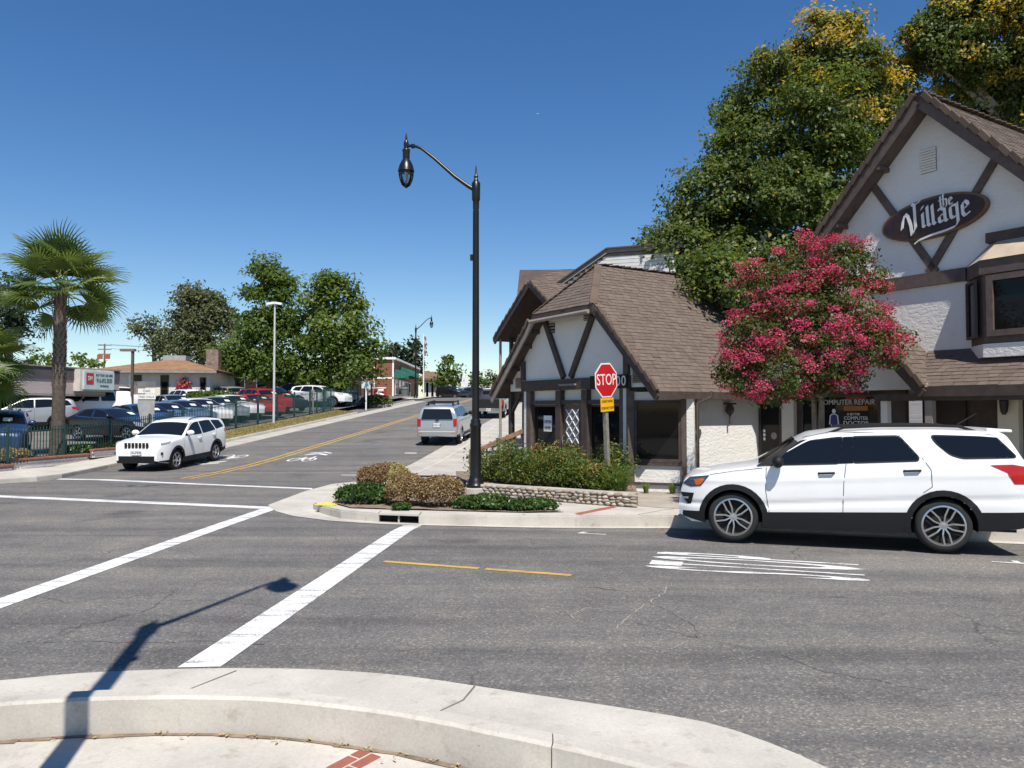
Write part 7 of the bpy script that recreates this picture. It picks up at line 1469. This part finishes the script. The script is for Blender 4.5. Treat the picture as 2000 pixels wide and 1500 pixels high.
# brown shop with green awnings at the top of the street
bc = at(768, 775, 90); bd = R_(93); M_CLAP = paint('clapboard_rust', (.24, .10, .055), .8, .2, 3)
bs = root('awning_shop', (bc.x, bc.y, T(bc.x, bc.y)), 'rust-brown clapboard shop with white corner trims and green awnings up the hill', 'building'); bh = 2.1 + (798 - 702) * 90 / 1500 - T(bc.x, bc.y); zb_ = -.3
MB().bx(-4.2, 0, 0, 24, zb_, bh).build('wall', M_CLAP, bs); side = Vector((.1054 * 1.35, 1, 0)).normalized()
for k in range(int(bh / .28)):
    MB().beam((-4.1, -.012, .1 + k * .28), (-.1, -.012, .1 + k * .28), .03, .25, up=(0, -.1, 1)).build('board', M_CLAP, bs); MB().beam((.012, .1, .1 + k * .28), (.012, 24, .1 + k * .28), .03, .25, up=(.1, 0, 1)).build('board', M_CLAP, bs)
for a in ((-.12, .06, -.06, .06), (-2.3, -2.15, -.05, 0)): MB().bx(*a, zb_, bh).build('corner_trim', M_WHITE, bs)
MB().bx(-4.3, .3, -.3, 24, bh, bh + .25).build('cornice', M_WHITE, bs); MB().bx(-4.2, .03, -.06, 0, bh * .5, bh * .5 + .18).build('band', M_WHITE, bs)
M_AWN = paint('awning_green', (.012, .12, .085), .7, .15)
for y0, y1, z_, pr in ((.6, 4.6, bh * .52, 1.2), (4.9, 14, bh * .62, 1.4)):
    m_ = MB(); N = 8
    for k in range(N): a, b_ = math.pi / 2 * k / N, math.pi / 2 * (k + 1) / N; m_.face([(pr * math.sin(a) + .02, y0, z_ + 1.1 * math.cos(a)), (pr * math.sin(a) + .02, y1, z_ + 1.1 * math.cos(a)), (pr * math.sin(b_) + .02, y1, z_ + 1.1 * math.cos(b_)), (pr * math.sin(b_) + .02, y0, z_ + 1.1 * math.cos(b_))])
    for y_ in (y0, y1): m_.face([(.02, y_, z_)] + [(pr * math.sin(math.pi / 2 * k / N) + .02, y_, z_ + 1.1 * math.cos(math.pi / 2 * k / N)) for k in range(N + 1)])
    m_.build('awning', M_AWN, bs)
for y_ in (1, 4, 7, 10, 13): rect_window(bs, (.03, y_), (.03, y_ + 2.2), .4, bh * .5, (1, 0), .12, M_WHITE, name='shop_window')
for x_ in (.5, .9): pass
p = at(790, 774, 88); bn = root('litter_bin', (p.x, p.y, T(p.x, p.y) + .1), 'grey-green litter bin outside the awning shop', 'bin'); MB().lathe([(.4, 0), (.45, .9), (.5, .92), (.4, 1.1), (.15, 1.2)], 12).build('body', paint('bin_green', (.08, .1, .09), .7), bn, smooth=True); MB().lathe([(.2, 1.18), (.2, 1.28), (0, 1.3)], 10).build('lid', M_PLAST, bn)
tag(sheet('pavement_hilltop', lin(74, 110, 3), [-17, -19.5, -24], M_CONC, .12), kind='structure')
# low buildings beyond the crest
for nm, lab, px0, px1, d, yt, rt_y, col, rc in [('far_shop', 'cream shop front with shingled brow beyond the awnings', 828, 862, 120, 735, 728, (.62, .55, .42), (.16, .1, .06)), ('far_shop', 'grey-roofed low shops at the end of the street', 885, 925, 128, 752, 738, (.45, .45, .45), (.4, .4, .42)), ('far_shop', 'white-walled building peeping over the hilltop right of the lamp post', 940, 985, 140, 762, 752, (.6, .58, .55), (.3, .27, .25))]:
    a, b_ = at(px0, 770, d), at(px1, 770, d); rt = root(nm, (a.x, a.y, 3.2), lab, 'building', 0); L_ = b_.x - a.x; h1 = 2.1 + (798 - yt) * d / 1500 - 3.2; h2 = 2.1 + (798 - rt_y) * d / 1500 - 3.2
    wm = paint('far_wall_%d' % px0, col, .9, .1); MB().bx(0, L_, 0, 12, -.4, h1).build('wall', wm, rt); MB().prism([(-.3, -1.2, h1 - .6), (L_ + .3, -1.2, h1 - .6), (L_ + .3, 2, h2), (-.3, 2, h2)], (0, 0, .25)).build('roof', paint('far_roof_%d' % px0, rc, .9, .15), rt)
    for k in range(3): rect_window(rt, (L_ * (.08 + .3 * k), -.02), (L_ * (.3 + .3 * k), -.02), .3, h1 - .9, (0, -1), .1, M_WHITE, name='window')
p = at(560, 760, 78); rt = root('rear_shops', (p.x - 7, p.y, T(p.x, p.y)), 'long brown-roofed shops in the shade behind the sycamores', 'building'); MB().bx(0, 13, 0, 8, -.5, 2.7).build('wall', paint('shop_brown', (.2, .11, .07), .9), rt); MB().bx(-.5, 13.4, -1.5, 8, 2.7, 3.1).build('roof', M_WHITE, rt)
for k in range(4): rect_window(rt, (.6 + 3.3 * k, -.02), (2.8 + 3.3 * k, -.02), .3, 2.3, (0, -1), .1, M_WHITE, name='window')
